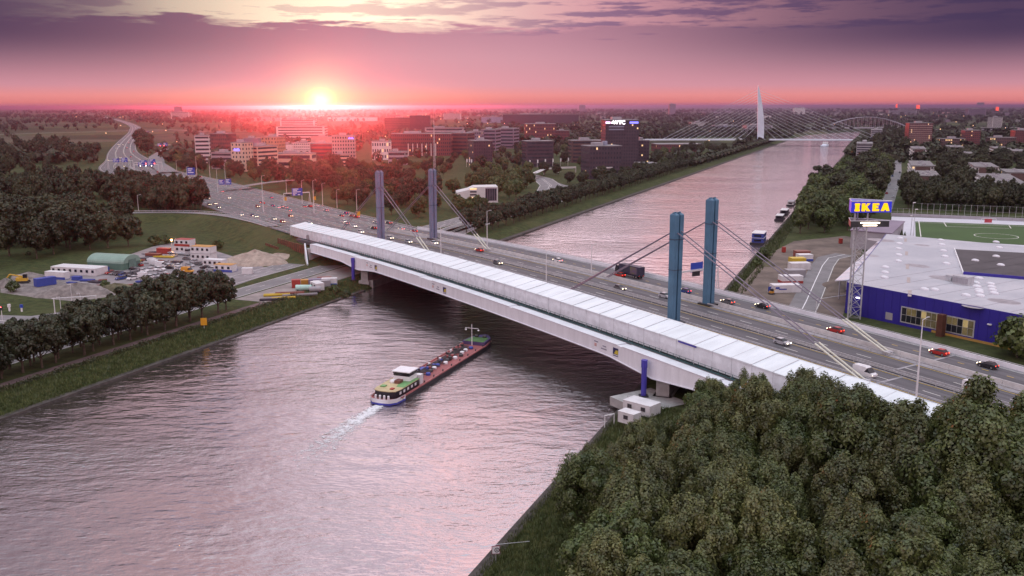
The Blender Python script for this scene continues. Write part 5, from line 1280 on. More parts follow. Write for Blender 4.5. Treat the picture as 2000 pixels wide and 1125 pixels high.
for k in range(3): a, b = G(-20 + 30 * k, 622 + 8 * k, GZ), G(38 + 20 * k, 630 + 4 * k, GZ); MB().quad(a + Vector((0, 0, .07)), b + Vector((0, 0, .07)), b + Vector((.1, .25, .07)), a + Vector((.1, .25, .07))).build('stop_line', LINE, jn)
for k, (px, py, c) in enumerate(((18, 606, 'white'), (42, 607, 'blue'))):
    o = thing('bollard', '%s traffic bollard on the grass beside the junction' % c, 'bollard', G(px, py, GZ)); MB().lathe([(.3, 0), (.3, 1.2), (.2, 1.3)], 8).build('shaft', WHITE, o); MB().box(-.4, .4, -.3, .3, 1.3, 2.3).build('sign_plate', SIGNB if c == 'blue' else WHITE, o)
# store of goods under the west end of the bridge
for px, py, L, W, H, c, r_, lab in ((578, 561, 3, 2.6, 2.9, 'red', 0.2, 'bright red tall box in the goods strip by the canal'), (601, 555, 5, 2.5, 1.8, 'orange', .2, 'orange skip in the goods strip by the canal'), (616, 557, 5, 2.4, 2.4, 'purple', .3, 'slate-purple container in the goods strip'), (628, 560, 6, 2.4, 2.4, 'grey', .3, 'grey container beside the slate-purple one'), (643, 557, 5.5, 2.4, 2.7, 'white', .1, 'white container with blue foot nearest the pier'), (633, 549, 5, 2, 1.6, 'brown', 0.1, 'rust-red container behind the white one')):
    container(G(px, py, GZ), r_, L, W, H, c, lab, trim='blue' if c == 'white' else None)
tk = thing('storage_tank', 'mint green horizontal tank lying in the goods strip', 'tank', G(593, 567, GZ), 0.0); MB().tube((-2.8, 0, 1.1), (2.8, 0, 1.1), 1.05, n=14).build('shell', CONT['mint'], tk); MB().box(-2.2, -1.8, -.9, .9, 0, .5).box(1.8, 2.2, -.9, .9, 0, .5).build('cradle', DARK, tk)
tk = thing('storage_tank', 'grey tanker drum beside the mint green tank', 'tank', G(615, 570, GZ), 0.2); MB().tube((-2.0, 0, 1.1), (2.0, 0, 1.1), 1.0, n=14).build('shell', CONT['grey'], tk); MB().box(-1.4, 1.4, -.9, .9, 0, .4).build('cradle', DARK, tk)
for px, py, r_, L, n, c, lab in ((540, 577, .25, 9, 5, 'yellow', 'stack of ochre beams in the goods strip'), (553, 583, .3, 8, 4, 'yellow', 'yellow formwork panels by the bank hedge'), (565, 574, .2, 10, 5, 'brown', 'brown planks stacked in the goods strip'), (585, 577, .3, 12, 4, 'grey', 'long grey steel sections by the bank hedge'), (530, 586, .2, 8, 4, 'dark', 'dark scrap pile at the end of the goods strip')):
    pile(G(px, py, GZ), r_, L, n, c, lab)
# quay wall and west pier hut
qw = MB()
for a in lin(262, 352, 6): qw2 = 0
qo = thing('quay_wall', 'grey concrete quay wall under the bridge on the west bank', 'wall')
for k, a in enumerate(lin(296, 372, 6)):
    q0, q1 = canal(-1.2, a), canal(-1.2, a + 5.94); q2, q3 = canal(.3, a + 5.94), canal(.3, a)
    MB().prism([(q.x, q.y) for q in (q0, q3, q2, q1)], -2.5, 2.9).build('wall_block', CONC, qo)
_h = canal(-10.5, to_canal(G(682, 570, GZ))[1])
hut = container(_h, -1.0, 6, 3, 2.6, 'white', 'white works hut at the foot of the west pier', win=2)
# ================================================================== TANKER BARGE
st_, bw_ = G(742, 781, 1.2), G(950, 658, 1.2); sd_ = (bw_ - st_); SL = sd_.length; syaw = math.atan2(sd_.y, sd_.x)
ship = thing('tanker_barge', 'long inland tanker with red deck and green stern heading under the bridge', 'ship', (st_.x, st_.y, 0), syaw)
SB = 3.7
def outline(k, ins=0.0):
    L = SL; b = SB - ins
    return [(ins, -b * .55), (1.4 + ins * .3, -b * .88), (4, -b), (L - 9, -b), (L - 4, -b * .82), (L - 1.4, -b * .42), (L - ins, 0), (L - 1.4, b * .42), (L - 4, b * .82), (L - 9, b), (4, b), (1.4 + ins * .3, b * .88), (ins, b * .55)]
HULL = mat('hull_black', (.02, .018, .025), 0.4, 0.2); DECK = mat('deck_red', (.30, .085, .085), 0.6, 0.12, 0.4); GRD = mat('deck_green', (.16, .34, .13), 0.6, 0.12, 0.5); TAN = mat('deck_tan', (.52, .42, .24), 0.7, 0.1)
BLUE = mat('band_blue', (.05, .06, .40), 0.4); SW = mat('ship_white', (.75, .75, .78), 0.4, 0.05)
MB().prism(outline(0), -.6, 1.05).build('hull', HULL, ship)
MB().prism(outline(0, .12), 1.052, 1.10).build('main_deck', DECK, ship)
rim = MB(); o1, o2 = outline(0, -.06), outline(0, .18); n = len(o1)
rim.add([(x, y, 1.0) for x, y in o1] + [(x, y, 1.36) for x, y in o1] + [(x, y, 1.36) for x, y in o2] + [(x, y, 1.1) for x, y in o2], [(i, (i + 1) % n, n + (i + 1) % n, n + i) for i in range(n)] + [(n + i, n + (i + 1) % n, 2 * n + (i + 1) % n, 2 * n + i) for i in range(n)] + [(2 * n + i, 2 * n + (i + 1) % n, 3 * n + (i + 1) % n, 3 * n + i) for i in range(n)])
rim.build('gunwale', mat('gunwale_red', (.42, .14, .14), 0.5), ship)
def sternring(z0, z1, m_, name, e, x1=5.0):
    pts = [(x1, -SB - e), (1.4, -SB * .90 - e), (-e, -SB * .57), (-e - .25, 0), (-e, SB * .57), (1.4, SB * .90 + e), (x1, SB + e)]
    mb = MB(); k = len(pts); mb.add([(x, y, z0) for x, y in pts] + [(x, y, z1) for x, y in pts], [(i, k + i, k + i + 1, i + 1) for i in range(k - 1)]); mb.build(name, m_, ship)
sternring(.10, .55, BLUE, 'stern_blue_band', .10); sternring(.55, 1.5, SW, 'stern_white_band', .09)
# aft accommodation with green/tan roof deck
ac = [(2.2, -2.6), (4, -3.0), (13.5, -3.0), (13.5, 3.0), (4, 3.0), (2.2, 2.6), (1.6, 1.2), (1.6, -1.2)]
MB().prism(ac, 1.1, 2.75).build('accommodation', HULL, ship)
MB().prism([(x - .15 if x < 5 else x + .1, y * 1.05) for x, y in ac], 2.752, 2.9).build('roof_deck', TAN, ship)
MB().prism([(5.5, -3.12), (13.55, -3.12), (13.55, -.3), (9, -.2), (5.5, -1.2)], 2.904, 2.93).build('green_deck', GRD, ship)
for k in range(5): MB().box(3.6 + k * 1.9, 4.5 + k * 1.9, -3.04, -3.01, 1.7, 2.35).build('window', SW, ship)
for y in (-1.6, -.5, .6, 1.7): MB().lathe([(.28, 0), (.28, .9), (.16, 1.0)], 8).build('bollard', SW, ship, (.9, y, 1.1))
# wheelhouse
MB().hexa([(10.2, -2.2, 2.95), (14.2, -2.2, 2.95), (14.2, 2.2, 2.95), (10.2, 2.2, 2.95), (10.3, -2.1, 4.0), (14.1, -2.1, 4.0), (14.1, 2.1, 4.0), (10.3, 2.1, 4.0)]).build('wheelhouse', SW, ship)
MB().hexa([(10.35, -2.05, 4.002), (14.05, -2.05, 4.002), (14.05, 2.05, 4.002), (10.35, 2.05, 4.002), (10.2, -2.2, 5.0), (14.3, -2.2, 5.0), (14.3, 2.2, 5.0), (10.2, 2.2, 5.0)]).build('wheelhouse_window', GLS, ship)
MB().box(9.9, 14.6, -2.4, 2.4, 5.002, 5.2).build('wheelhouse_roof', SW, ship)
MB().box(14.4, 16, -2.9, -1.4, 1.1, 3.4).build('white_locker', SW, ship); MB().box(14.5, 16.2, 1.2, 2.8, 1.1, 3.0).build('white_locker', SW, ship)
MB().lathe([(.7, 0), (.75, .4), (.5, .7)], 10).build('winch_drum', SW, ship, (8.2, 1.2, 2.9)); MB().box(7.6, 9.4, -.9, .5, 2.92, 3.6).build('skylight', mat('rust_box', (.16, .06, .05), .6), ship)
MB().box(4.2, 5.4, 1.2, 2.4, 2.92, 3.15).build('green_hatch', GRD, ship); MB().box(3.0, 4.0, -1.6, -.8, 2.92, 3.15).build('red_locker', mat('locker_red', (.4, .05, .04)), ship)
# pipework and tank hatches on the red deck
PIPE = mat('pipe_dark', (.05, .045, .05), .5, .3); r2_ = random.Random(3)
for y, r_ in ((.9, .16), (1.5, .14), (2.0, .12), (.3, .12)): MB().tube((17, y, 1.5), (SL - 12, y, 1.5), r_, n=6).build('deck_pipe', PIPE, ship)
for k in range(12):
    x = 18.5 + k * (SL - 33) / 11
    MB().tube((x, -1.0, 1.45), (x, 2.4, 1.45), .13, n=6).build('cross_pipe', PIPE, ship)
    q = MB().lathe([(.62, 0), (.62, .5), (.5, .62), (.2, .7)], 10).build('tank_hatch', r2_.choice((PIPE, PIPE, SW, CONT['blue'])), ship, (x + 1.0, r2_.uniform(-1.6, .2), 1.1))
    MB().lathe([(.2, 0), (.2, .9), (.36, .9), (.36, 1.15)], 8).build('vent', r2_.choice((PIPE, SW, DECK)), ship, (x + r2_.uniform(1.5, 2.8), r2_.uniform(.2, 2.4), 1.1))
    MB().box(-.4, .4, -.35, .35, 0, r2_.uniform(.5, 1.1)).build('valve_box', r2_.choice((PIPE, CONT['blue'], DECK, PIPE)), ship, (x + r2_.uniform(0, 2.5), r2_.uniform(-1.2, 2.2), 1.1))
for sy in (-1, 1):
    for k in range(9): MB().lathe([(.16, 0), (.16, .55), (.24, .6)], 6).build('bollard', PIPE, ship, (16 + k * 5.2, sy * (SB - .5), 1.1))
MB().box(24, 27, 1.9, 3.0, 1.12, 1.6).build('blue_cover', CONT['blue'], ship)
# foredeck
fd = [(SL - 9.5, -SB * .93), (SL - 4, -SB * .78), (SL - 1.6, -SB * .36), (SL - .6, 0), (SL - 1.6, SB * .36), (SL - 4, SB * .78), (SL - 9.5, SB * .93)]
MB().prism(fd, 1.1, 2.1).build('forecastle', mat('forecastle_violet', (.07, .05, .14), .5), ship); MB().prism([(x - .4 if x > SL - 9 else x, y * .86) for x, y in fd[:2] + fd[-2:]], 2.102, 2.16).build('fore_deck', mat('fore_green', (.07, .16, .05), .6, .2), ship)
MB().tube((SL - 9.8, .4, 1.1), (SL - 9.8, .4, 7.2), .13, .08, 6).build('mast', SW, ship); MB().tube((SL - 9.8, -1.6, 6.0), (SL - 9.8, 2.4, 6.0), .08, n=5).build('mast_yard', SW, ship)
for y in (-1.6, 2.2): MB().lathe([(.05, 0), (.32, .3), (.05, .6)], 8).build('signal_ball', SW, ship, (SL - 9.8, y, 5.2))
for y in (-1.2, 1.2): MB().tube((SL - 4.5, y - .5, 2.5), (SL - 4.5, y + .5, 2.5), .35, n=8).build('anchor_winch', PIPE, ship)
# wake: foam patches on the water, part of what nobody could count
FOAM = bpy.data.materials.new('wake_foam'); FOAM.use_nodes = True; fn = NT(FOAM.node_tree); fb = fn.n['Principled BSDF']
fp = fn.new('ShaderNodeNewGeometry').outputs['Position']; fb.inputs['Base Color'].default_value = (.75, .76, .78, 1); fb.inputs['Roughness'].default_value = .8
tcg = fn.new('ShaderNodeTexCoord').outputs['UV']; uv = fn.new('ShaderNodeSeparateXYZ', {0: tcg}).outputs
edge = fn.m('MULTIPLY', fn.m('SUBTRACT', 1.0, uv[0]), fn.m('SUBTRACT', 1.0, fn.m('POWER', fn.m('ABSOLUTE', fn.m('SUBTRACT', fn.m('MULTIPLY', uv[1], 2.0), 1.0)), 2.0)))
al = fn.step(fn.m('ADD', fn.noise(fp, .8, 6, .7), fn.m('MULTIPLY', edge, .42)), 0.60, 0.92)
fn.put(fb.inputs['Alpha'], al)
me = bpy.data.meshes.new('wake'); wv = []; wf = []; nu, nv = 24, 6
for i in range(nu + 1):
    f = i / nu; x = -0.5 - f * 48; wd = 1.8 + f * 6.0; bend = -6 * f * f
    for j in range(nv + 1): wv.append((x, (j / nv * 2 - 1) * wd + bend, .02 + .12 * (1 - f) * math.sin(i * 1.7 + j * 2.1) ** 2))
for i in range(nu):
    for j in range(nv): q = i * (nv + 1) + j; wf.append((q, q + nv + 1, q + nv + 2, q + 1))
me.from_pydata(wv, [], wf); ul = me.uv_layers.new()
for l in me.loops: i, j = divmod(l.vertex_index, nv + 1); ul.data[l.index].uv = (i / nu, j / nv)
me.materials.append(FOAM); tag(put('wake_foam', me, None, (st_.x, st_.y, 0), syaw), 'white foam of the wake astern of the tanker', kind='stuff')
# ================================================================== EAST BANK: STORE, SIGN TOWER, SPORTS DECK, WORKS ROAD
P0 = Vector((105.5, 285.0, GZ))
BLU = mat('store_blue', (0.030, 0.022, 0.27), 0.45, 0.06, 0.15); BLU2 = mat('store_blue_joint', (0.02, 0.015, 0.17), 0.5, 0.05)
SROOF = mat('store_roof', (0.44, 0.44, 0.48), 0.7, 0.07, 0.06, c2=(0.47, 0.46, 0.49))
store = thing('furniture_store', 'huge deep blue warehouse store with pale grey roof beside the bridge', 'store', P0, BYAW)
foot = [(0, 0), (112, 0), (112, 142), (-14, 121), (-64, 108)]
MB().prism(foot, -.5, 9.4).build('wall', BLU2, store)
MB().prism([(x * 1.0, y) for x, y in foot], 9.402, 9.75).build('roof', SROOF, store)
pm = MB().box(0, 2.68, -.16, -.01, -.3, 9.9).mesh('facade_panel', BLU)
for k in range(41): put('facade_panel', pm, store, (k * 2.74, 0, 0))
lx, ly = -64, 108; ll = math.hypot(lx, ly); la = math.atan2(ly, lx)
pm2 = MB().box(0, 2.9, 0.01, .16, -.3, 9.9).mesh('side_panel', BLU)
for k in range(int(ll / 2.96)): put('side_panel', pm2, store, (lx / ll * k * 2.96, ly / ll * k * 2.96, 0), la)
# big glazed bay with lit interior
WX0, WX1, WZ0, WZ1 = 20.0, 42.5, 1.3, 5.6
MB().box(WX0 - .3, WX1 + .3, -.26, -.17, WZ0 - .3, WZ1 + .3).build('window_frame', STEEL, store)
pn, pl = 14, (WX1 - WX0) / 14
LITG = mat('store_interior', (.10, .09, .05), 0.2, .5, .45, emit=(1.0, .72, .30), es=.08); LITG3 = mat('store_interior_dim', (.06, .055, .04), 0.15, .5, .6, emit=(1.0, .75, .35), es=.05); LITG2 = mat('store_interior_bright', (.3, .25, .1), 0.3, .3, emit=(1.0, .75, .35), es=.22)
for i in range(pn):
    for j in range(2):
        z0 = WZ0 + j * (WZ1 - WZ0) / 2
        MB().box(WX0 + i * pl + .07, WX0 + (i + 1) * pl - .07, -.30, -.27, z0 + .07, z0 + (WZ1 - WZ0) / 2 - .07).build('pane', (GLS, LITG, LITG3, GLS, LITG, LITG3, GLS, LITG2)[(i * 5 + j * 3 + i * i) % 8], store)
MB().box(14.6, 17, -.24, -.17, .9, 3.1).build('vent_panel', BM['grey'], store)
MB().box(30, 64, -.22, -.17, -.2, .7).build('entrance_light', mat('entrance_orange', (.12, .07, .03), emit=(1, .5, .1), es=.12), store)
MB().box(33.4, 35.2, -3.4, -1.6, -.3, 6.4).build('rust_pillar', mat('pillar_brown', (.10, .035, .02), .8, .2), store)
for x in (4, 46.5): MB().box(x, x + 1.1, -.7, -.17, 5.6, 5.9).build('wall_lamp', LITW if x == 4 else WHITE, store)
# roof furniture
def on_roof(px, py): p = G(px, py, 12.3) - P0; return (p.dot(BS), p.dot(BT))
dm = MB().lathe([(1.15, 0), (1.15, .25), (.95, .55), (.45, .75), (.05, .8)], 10).mesh('skylight', mat('skylight_white', (.72, .72, .76), .3, .03))
for px, py in ((1757, 467), (1756, 478), (1755, 488), (1755, 500), (1754, 512), (1729, 524), (1728, 534), (1727, 544), (1837, 471), (1839, 480), (1842, 492), (1845, 503), (1848, 517), (1945, 475), (1951, 486), (1805, 567), (1825, 568), (1886, 579), (1904, 511), (1945, 503), (1954, 520), (1912, 546), (1905, 555), (1907, 562), (1911, 569), (1912, 573), (1914, 580), (1934, 557), (1936, 563), (1938, 569), (1941, 575)):
    x, y = on_roof(px, py); o = put('skylight', dm, store, (x, y, 9.75)); o.scale = (1.25, .8, 1)
x, y = on_roof(1880, 556); MB().box(-2.6, 2.6, -1.6, 1.6, 0, 2.6).build('air_handler', STEEL, store, (x, y, 9.75)); MB().box(-1, 1, -1.3, 1.3, 0, 1.9).build('air_handler', STEEL, store, (x - 5.5, y + 2, 9.75)); MB().tube((x - 4.5, y + 2, 10.7), (x - 2, y, 10.9), .5, n=8).build('duct', STEEL, store)
for k in range(5): MB().box(-2.62 + k * 1.05, -1.7 + k * 1.05, -1.66, -1.61, .5, 2.1).build('louvre', BM['grey'], store, (x, y, 9.75))
dk = [on_roof(a, b) for a, b in ((1864, 488), (2010, 496), (2010, 548), (1882, 537))]
MB().prism(dk, 9.752, 9.80).build('dark_roof_field', mat('roof_felt_dark', (.075, .065, .07), .85, .15, .1), store)
a, b = dk[3], dk[2]; MB().hexa([(a[0], a[1] - .5, 9.76), (b[0], b[1] - .5, 9.76), (b[0], b[1], 9.76), (a[0], a[1], 9.76), (a[0], a[1] - .5, 10.7), (b[0], b[1] - .5, 10.7), (b[0], b[1], 10.7), (a[0], a[1], 10.7)]).build('blue_parapet', BLU, store)
a, b = dk[3], dk[0]; MB().hexa([(a[0] - .4, a[1], 9.76), (a[0], a[1], 9.76), (b[0], b[1], 9.76), (b[0] - .4, b[1], 9.76), (a[0] - .4, a[1], 10.3), (a[0], a[1], 10.3), (b[0], b[1], 10.3), (b[0] - .4, b[1], 10.3)]).build('parapet', WHITE, store)
for k in range(5):
    x, y = on_roof(1768 + k * 2, 470 + k * 26); MB().box(-.5, .5, -5, 5, 0, .03).build('roof_stain', mat('roof_stain', (.42, .35, .33), .8, .1), store, (x, y, 9.756 + .004 * k), .6)
for k in range(13): MB().box(-.09, .09, 0, 1, 0, .05).build('roof_seam', BM['grey'], store, (k * 8.2 + 2, 2, 9.75)).scale = (1, 96 + k * .5, 1)
for k, (px, py) in enumerate(((1700, 500), (1790, 520), (1850, 545), (1800, 480), (1960, 590), (1720, 470), (1900, 600))):
    x, y = on_roof(px, py); MB().lathe([(2.2 + k % 3, 0), (1.6, .006), (.1, .008)], 9).build('roof_stain', mat('ponding_stain', (.30, .29, .31), .35, .2, .4), store, (x, y, 9.752)).scale = (1.5, 1, 1)
# pale canopy along the waterside edge
cv = [(0 + lx * .10 - 6, ly * .10 - 1), (lx * .10, ly * .10), (lx * .98, ly * .98), (lx * .98 - 2.2, ly * .98 - 1)]
for k in range(7):
    f0, f1 = k / 7, (k + 1) / 7 - .006
    q = lambda e, f: (cv[e][0] + (cv[3 - e][0] - cv[e][0]) * f, cv[e][1] + (cv[3 - e][1] - cv[e][1]) * f)
    a0, a1, b0, b1 = q(0, f0), q(0, f1), q(1, f0), q(1, f1)
    MB().hexa([(*a0, 7.2), (*b0, 8.3), (*b1, 8.3), (*a1, 7.2), (*a0, 7.5), (*b0, 8.6), (*b1, 8.6), (*a1, 7.5)]).build('canopy_panel', mat('canopy_pale', (.55, .62, .70), .35, .05, .1, c2=(.66, .58, .62)), store)
    MB().box(-.15, .15, -.15, .15, 0, 7.2).build('canopy_post', STEEL, store, ((a0[0] + a1[0]) / 2 + .5, (a0[1] + a1[1]) / 2, 0))
for k in range(6): FOOT.append(((P0 + BS * (k * 20) + BT * 60).x, (P0 + BS * (k * 20) + BT * 60).y, 75))
# -------- lattice sign tower
tw = thing('sign_tower', 'lattice tower carrying a triangular blue sign with yellow letters above a dark display', 'sign', (105.6, 276.5, GZ), 0.02)
LEG = [(-2.4, 0), (1.2, -.6), (-.3, 3.2)]
for i, (x, y) in enumerate(LEG):
    MB().tube((x, y, -.3), (x, y, 36), .30 if i == 0 else .24, n=8).build('leg', STEEL, tw)
for i in range(3):
    (x0, y0), (x1, y1) = LEG[i], LEG[(i + 1) % 3]; z = 0.4
    while z < 27:
        MB().tube((x0, y0, z), (x1, y1, z + 3), .07, n=4, cap=False).build('brace', STEEL, tw); MB().tube((x1, y1, z), (x0, y0, z + 3), .07, n=4, cap=False).build('brace', STEEL, tw); MB().tube((x0, y0, z), (x1, y1, z), .06, n=4, cap=False).build('brace', STEEL, tw); z += 3.3
SB_ = mat('sign_box_blue', (.03, .035, .42), .35, .03, emit=(.03, .04, .8), es=.42)
tri = [(-4.3, -1.6), (8.1, -1.0), (-1.7, 6.8)]
MB().prism(tri, 33.0, 36.3).build('sign_box', SB_, tw)
fr = MB()
for i in range(3):
    a, b = tri[i], tri[(i + 1) % 3]; fr.tube((*a, 36.4), (*b, 36.4), .16, n=5); fr.tube((a[0], a[1], 36.4), ((b[0] + tri[(i + 2) % 3][0]) / 2, (b[1] + tri[(i + 2) % 3][1]) / 2, 36.4), .1, n=4)
fr.build('roof_frame', STEEL, tw)
LY = mat('letter_yellow', (.85, .55, .0), .4, 0, emit=(1.0, .62, .0), es=.75)
def letter(polys, x):
    mb = MB()
    for P in polys: mb.profile_y([(px_ * 0.86 + x, pz) for px_, pz in P], -.25, 0)
    return mb
LH = 2.35
LET = dict(I=[[(0, 0), (1.45, 0), (1.45, LH), (0, LH)], [(-.18, 0), (1.63, 0), (1.63, .5), (-.18, .5)], [(-.18, LH - .5), (1.63, LH - .5), (1.63, LH), (-.18, LH)]],
           K=[[(0, 0), (1.2, 0), (1.2, LH), (0, LH)], [(1.2, 1.15), (1.9, LH), (3.0, LH), (1.75, 1.3)], [(1.2, 1.5), (1.6, 1.62), (3.1, 0), (1.75, 0), (1.2, .95)]],
           E=[[(0, 0), (1.15, 0), (1.15, LH), (0, LH)], [(1.15, 0), (2.35, 0), (2.35, .62), (1.15, .62)], [(1.15, .9), (2.0, .9), (2.0, 1.46), (1.15, 1.46)], [(1.15, LH - .62), (2.3, LH - .62), (2.3, LH), (1.15, LH)]],
           A=[[(0, 0), (1.15, 0), (1.95, LH), (1.0, LH)], [(1.95, 0), (3.1, 0), (2.2, LH), (1.3, LH)], [(1.0, .42), (2.2, .42), (2.1, .95), (1.2, .95)]])
sg = [c for c in tw.children if c.name.startswith('sign_box')][0]
for ch, x in (('I', -3.3), ('K', -1.3), ('E', 2.0), ('A', 4.6)):
    o = letter(LET[ch], 0).build('sign_letter', LY, sg, (x + .1, -1.75 + .048 * (x + 4.3), 33.45), 0.048)
MB().prism([(x * .96, y * .96) for x, y in tri], 28.6, 30.4).build('display_box', DARK, tw)
for z0, z1, x0, x1 in ((29.75, 30.1, -1.2, 4.6), (29.0, 29.3, -.4, 3.8)): MB().box(x0, x1, -1.75, -1.62, z0, z1).build('display_lettering', mat('display_lit', (1, .9, .8), emit=(1, .80, .62), es=5.0), tw)
fr = MB()
for i in range(3): a, b = tri[i], tri[(i + 1) % 3]; fr.tube((a[0] * .96, a[1] * .96, 30.5), (b[0] * .96, b[1] * .96, 30.5), .12, n=5)
fr.build('display_frame', STEEL, tw)
# -------- sports deck behind the store
sdk = thing('sports_deck', 'green artificial football pitch on a raised deck behind the store', 'sports field')
dz = 8.6; dp = [G(x, y, dz) for x, y in ((1736, 470), (2060, 489), (2060, 436), (1741, 424))]
MB().prism([(q.x, q.y) for q in dp], 0, dz).build('deck_base', mat('deck_white', (.55, .55, .60), .7, .05, .1), sdk)
pp = [G(x, y, dz) for x, y in ((1788, 468), (2060, 484), (2060, 444), (1787, 434))]
MB().add([(q.x, q.y, dz + .06) for q in pp], [(0, 1, 2, 3)]).build('pitch', mat('artificial_turf', (.045, .095, .022), .9, .1, .05), sdk)
def pl_(x0, y0, x1, y1, w_=.14):
    a, b = G(x0, y0, dz), G(x1, y1, dz); d = (b - a).normalized(); n_ = Vector((-d.y, d.x, 0)) * w_ * 1.4
    MB().add([(a - n_) + Vector((0, 0, .075)), (b - n_) + Vector((0, 0, .075)), (b + n_) + Vector((0, 0, .075)), (a + n_) + Vector((0, 0, .075))], [(0, 1, 2, 3)]).build('pitch_line', LINE, sdk)
pl_(1794, 433, 1798, 464); pl_(1843, 436, 1848, 444); pl_(1848, 444, 1970, 448); pl_(1970, 442, 1974, 448); pl_(1788, 436, 2050, 446)
mb = MB(); cc = G(1945, 463, dz)
for i in range(32):
    a0, a1 = 2 * math.pi * i / 32, 2 * math.pi * (i + 1) / 32
    mb.quad(*[(cc.x + r * math.cos(a), cc.y + r * math.sin(a), dz + .078) for r, a in ((8.8, a0), (9.15, a0), (9.15, a1), (8.8, a1))])
mb.build('centre_circle', LINE, sdk)
gl_ = G(1930, 438, dz); gw = thing('football_goal', 'white goal with red backing at the far side of the pitch', 'goal', gl_, -.05)
for sx in (-1, 1): MB().tube((sx * 3.6, 0, 0), (sx * 3.6, 0, 2.4), .08, n=6).build('post', WHITE, gw)
MB().tube((-3.6, 0, 2.4), (3.6, 0, 2.4), .08, n=6).build('crossbar', WHITE, gw); MB().box(-1.7, 2, .8, .85, .3, 2.2).build('backing', mat('goal_red', (.45, .06, .08), .6), gw)
fa, fb_ = G(1740, 423, dz), G(2060, 437, dz); fw = thing('ball_fence', 'tall wire ball-stop fence on grey wall behind the football pitch', 'fence')
d = (fb_ - fa); yaw_ = math.atan2(d.y, d.x)
for i in range(16): q = fa.lerp(fb_, (i + .5) / 16); MB().cbox((q.x, q.y, dz + .85), (d.length / 16 - .05, .25, 1.7), yaw_).build('wall_panel', BM['grey'], fw)
for i in range(27): q = fa.lerp(fb_, i / 26); MB().tube(q + Vector((0, .3, 0)), q + Vector((0, .3, 7.4 if i > 4 else 4.2)), .07, n=5).build('post', STEEL, fw)
for z in (2.4, 4.2, 7.2): MB().tube(fa.lerp(fb_, (.16 if z > 4.5 else 0)) + Vector((0, .3, z)), fb_ + Vector((0, .3, z)), .035, n=4).build('rail', STEEL, fw)
for x0, y0, h_ in ((1736, 467, 15), (1741, 470, 12.5)):
    o = thing('floodlight_mast', '%s grey floodlight mast at the corner of the sports deck' % ('taller' if h_ == 15 else 'shorter'), 'street lamp', G(x0 + 42, y0 - 6, dz)); MB().tube((0, 0, 0), (0, 0, h_), .13, .08, 6).build('pole', STEEL, o); MB().cbox((.5, 0, h_), (1.2, .5, .3)).build('lamp_head', WHITE, o); MB().cbox((-.4, 0, h_ * .6), (.8, .4, .3)).build('lamp_head', WHITE, o)
pv_ = G(1700, 462, 9.0); pvl = thing('pavilion', 'grey wedge-roofed pavilion behind the sign tower', 'building', (pv_.x, pv_.y, GZ), BYAW + .3)
MB().hexa([(-9, 0, 0), (9, 0, 0), (9, 16, 0), (-9, 16, 0), (-9, 0, 8.2), (9, 0, 8.2), (9, 16, 12), (-9, 16, 12)]).build('wall', BM['grey'], pvl); MB().hexa([(-9.4, -.4, 8.2), (9.4, -.4, 8.2), (9.4, 16.4, 12.02), (-9.4, 16.4, 12.02), (-9.4, -.4, 8.6), (9.4, -.4, 8.6), (9.4, 16.4, 12.42), (-9.4, 16.4, 12.42)]).build('roof', BM['mauve'], pvl)
for k, (px, py) in enumerate(((1760, 463), (1766, 468))):
    o = thing('conical_shrub', '%s dark clipped cone shrub on the white terrace' % ('farther' if k == 0 else 'nearer'), 'shrub', G(px, py, dz)); MB().lathe([(.75, 0), (.8, .6), (.45, 2), (.05, 3.4)], 9).build('foliage', HEDGE, o)
# -------- works ground and road
flat('dirt_patch', [G(x, y, GZ)[:2] for x, y in ((1430, 590), (1445, 560), (1480, 520), (1515, 490), (1550, 472), (1650, 462), (1690, 470), (1660, 560), (1640, 640), (1560, 640))], GZ + .03, mat('works_soil', (.15, .115, .095), .95, .3, .12, bump=.1), 'brown bare works ground between the canal and the store')
wrp = [tuple(G(x, y, GZ)) for x, y in ((1548, 640), (1574, 590), (1592, 550), (1606, 520), (1618, 505), (1650, 498))]
wr_ = ribbon('works_road', wrp, -4.6, 4.6, .05, ASPH2); tag(wr_, 'new grey road with white edge line by the containers', kind='structure'); ribbon('edge_line', wrp, -.2, .1, .062, WHITE, wr_); ribbon('edge_line', wrp, 4.2, 4.4, .062, LINE, wr_)
ey = 1.05
for px, py, L, c, tr_, lab in ((1533, 571, 10, 'white', None, 'white container with blue swoosh mark, nearest of the works row'), (1543, 553, 8, 'white', 'red', 'white container with red stripes, second of the works row'), (1551, 541, 7, 'grey', None, 'pale grey container, third of the works row'), (1560, 527, 8, 'white', None, 'white container, fourth of the works row'), (1556, 517, 6, 'yellow', None, 'yellow-roofed container of the works row'), (1570, 510, 6, 'white', 'blue', 'white container with blue foot at the far end of the works row'), (1565, 503, 6, 'brown', None, 'rust-red container at the far end of the works row')):
    o = container(G(px, py, GZ), ey - .95, L, 4.2, 2.7, c, lab, group='works containers on the east bank', trim=tr_)
    if 'swoosh' in lab: MB().box(-3.2, -.4, -2.16, -2.14, 1.2, 1.6).build('blue_mark', CONT['blue'], o); MB().box(-4.4, -3.0, -2.16, -2.14, 1.5, 2.2).build('blue_mark', CONT['blue'], o)
for k, (px, py) in enumerate(((1504, 571), (1514, 571), (1524, 571))): o = thing('site_hoarding', 'blue hoarding sheet beside the nearest works container, %s of three' % ordinal(k), 'hoarding', G(px, py, GZ), .05, 'blue hoardings'); MB().box(-.85, .85, -.05, .05, .1, 1.9).build('sheet', CONT['blue'], o); MB().box(-.9, -.8, -.1, .5, 0, .12).build('foot', STEEL, o)
for px, py, lab in ((1530, 494, 'small red toilet cabin by the works ground'), (1641, 477, 'small red toilet cabin near the store canopy')):
    container(G(px, py, GZ), .1, 1.4, 1.4, 2.4, 'red', lab, group='red site toilets')
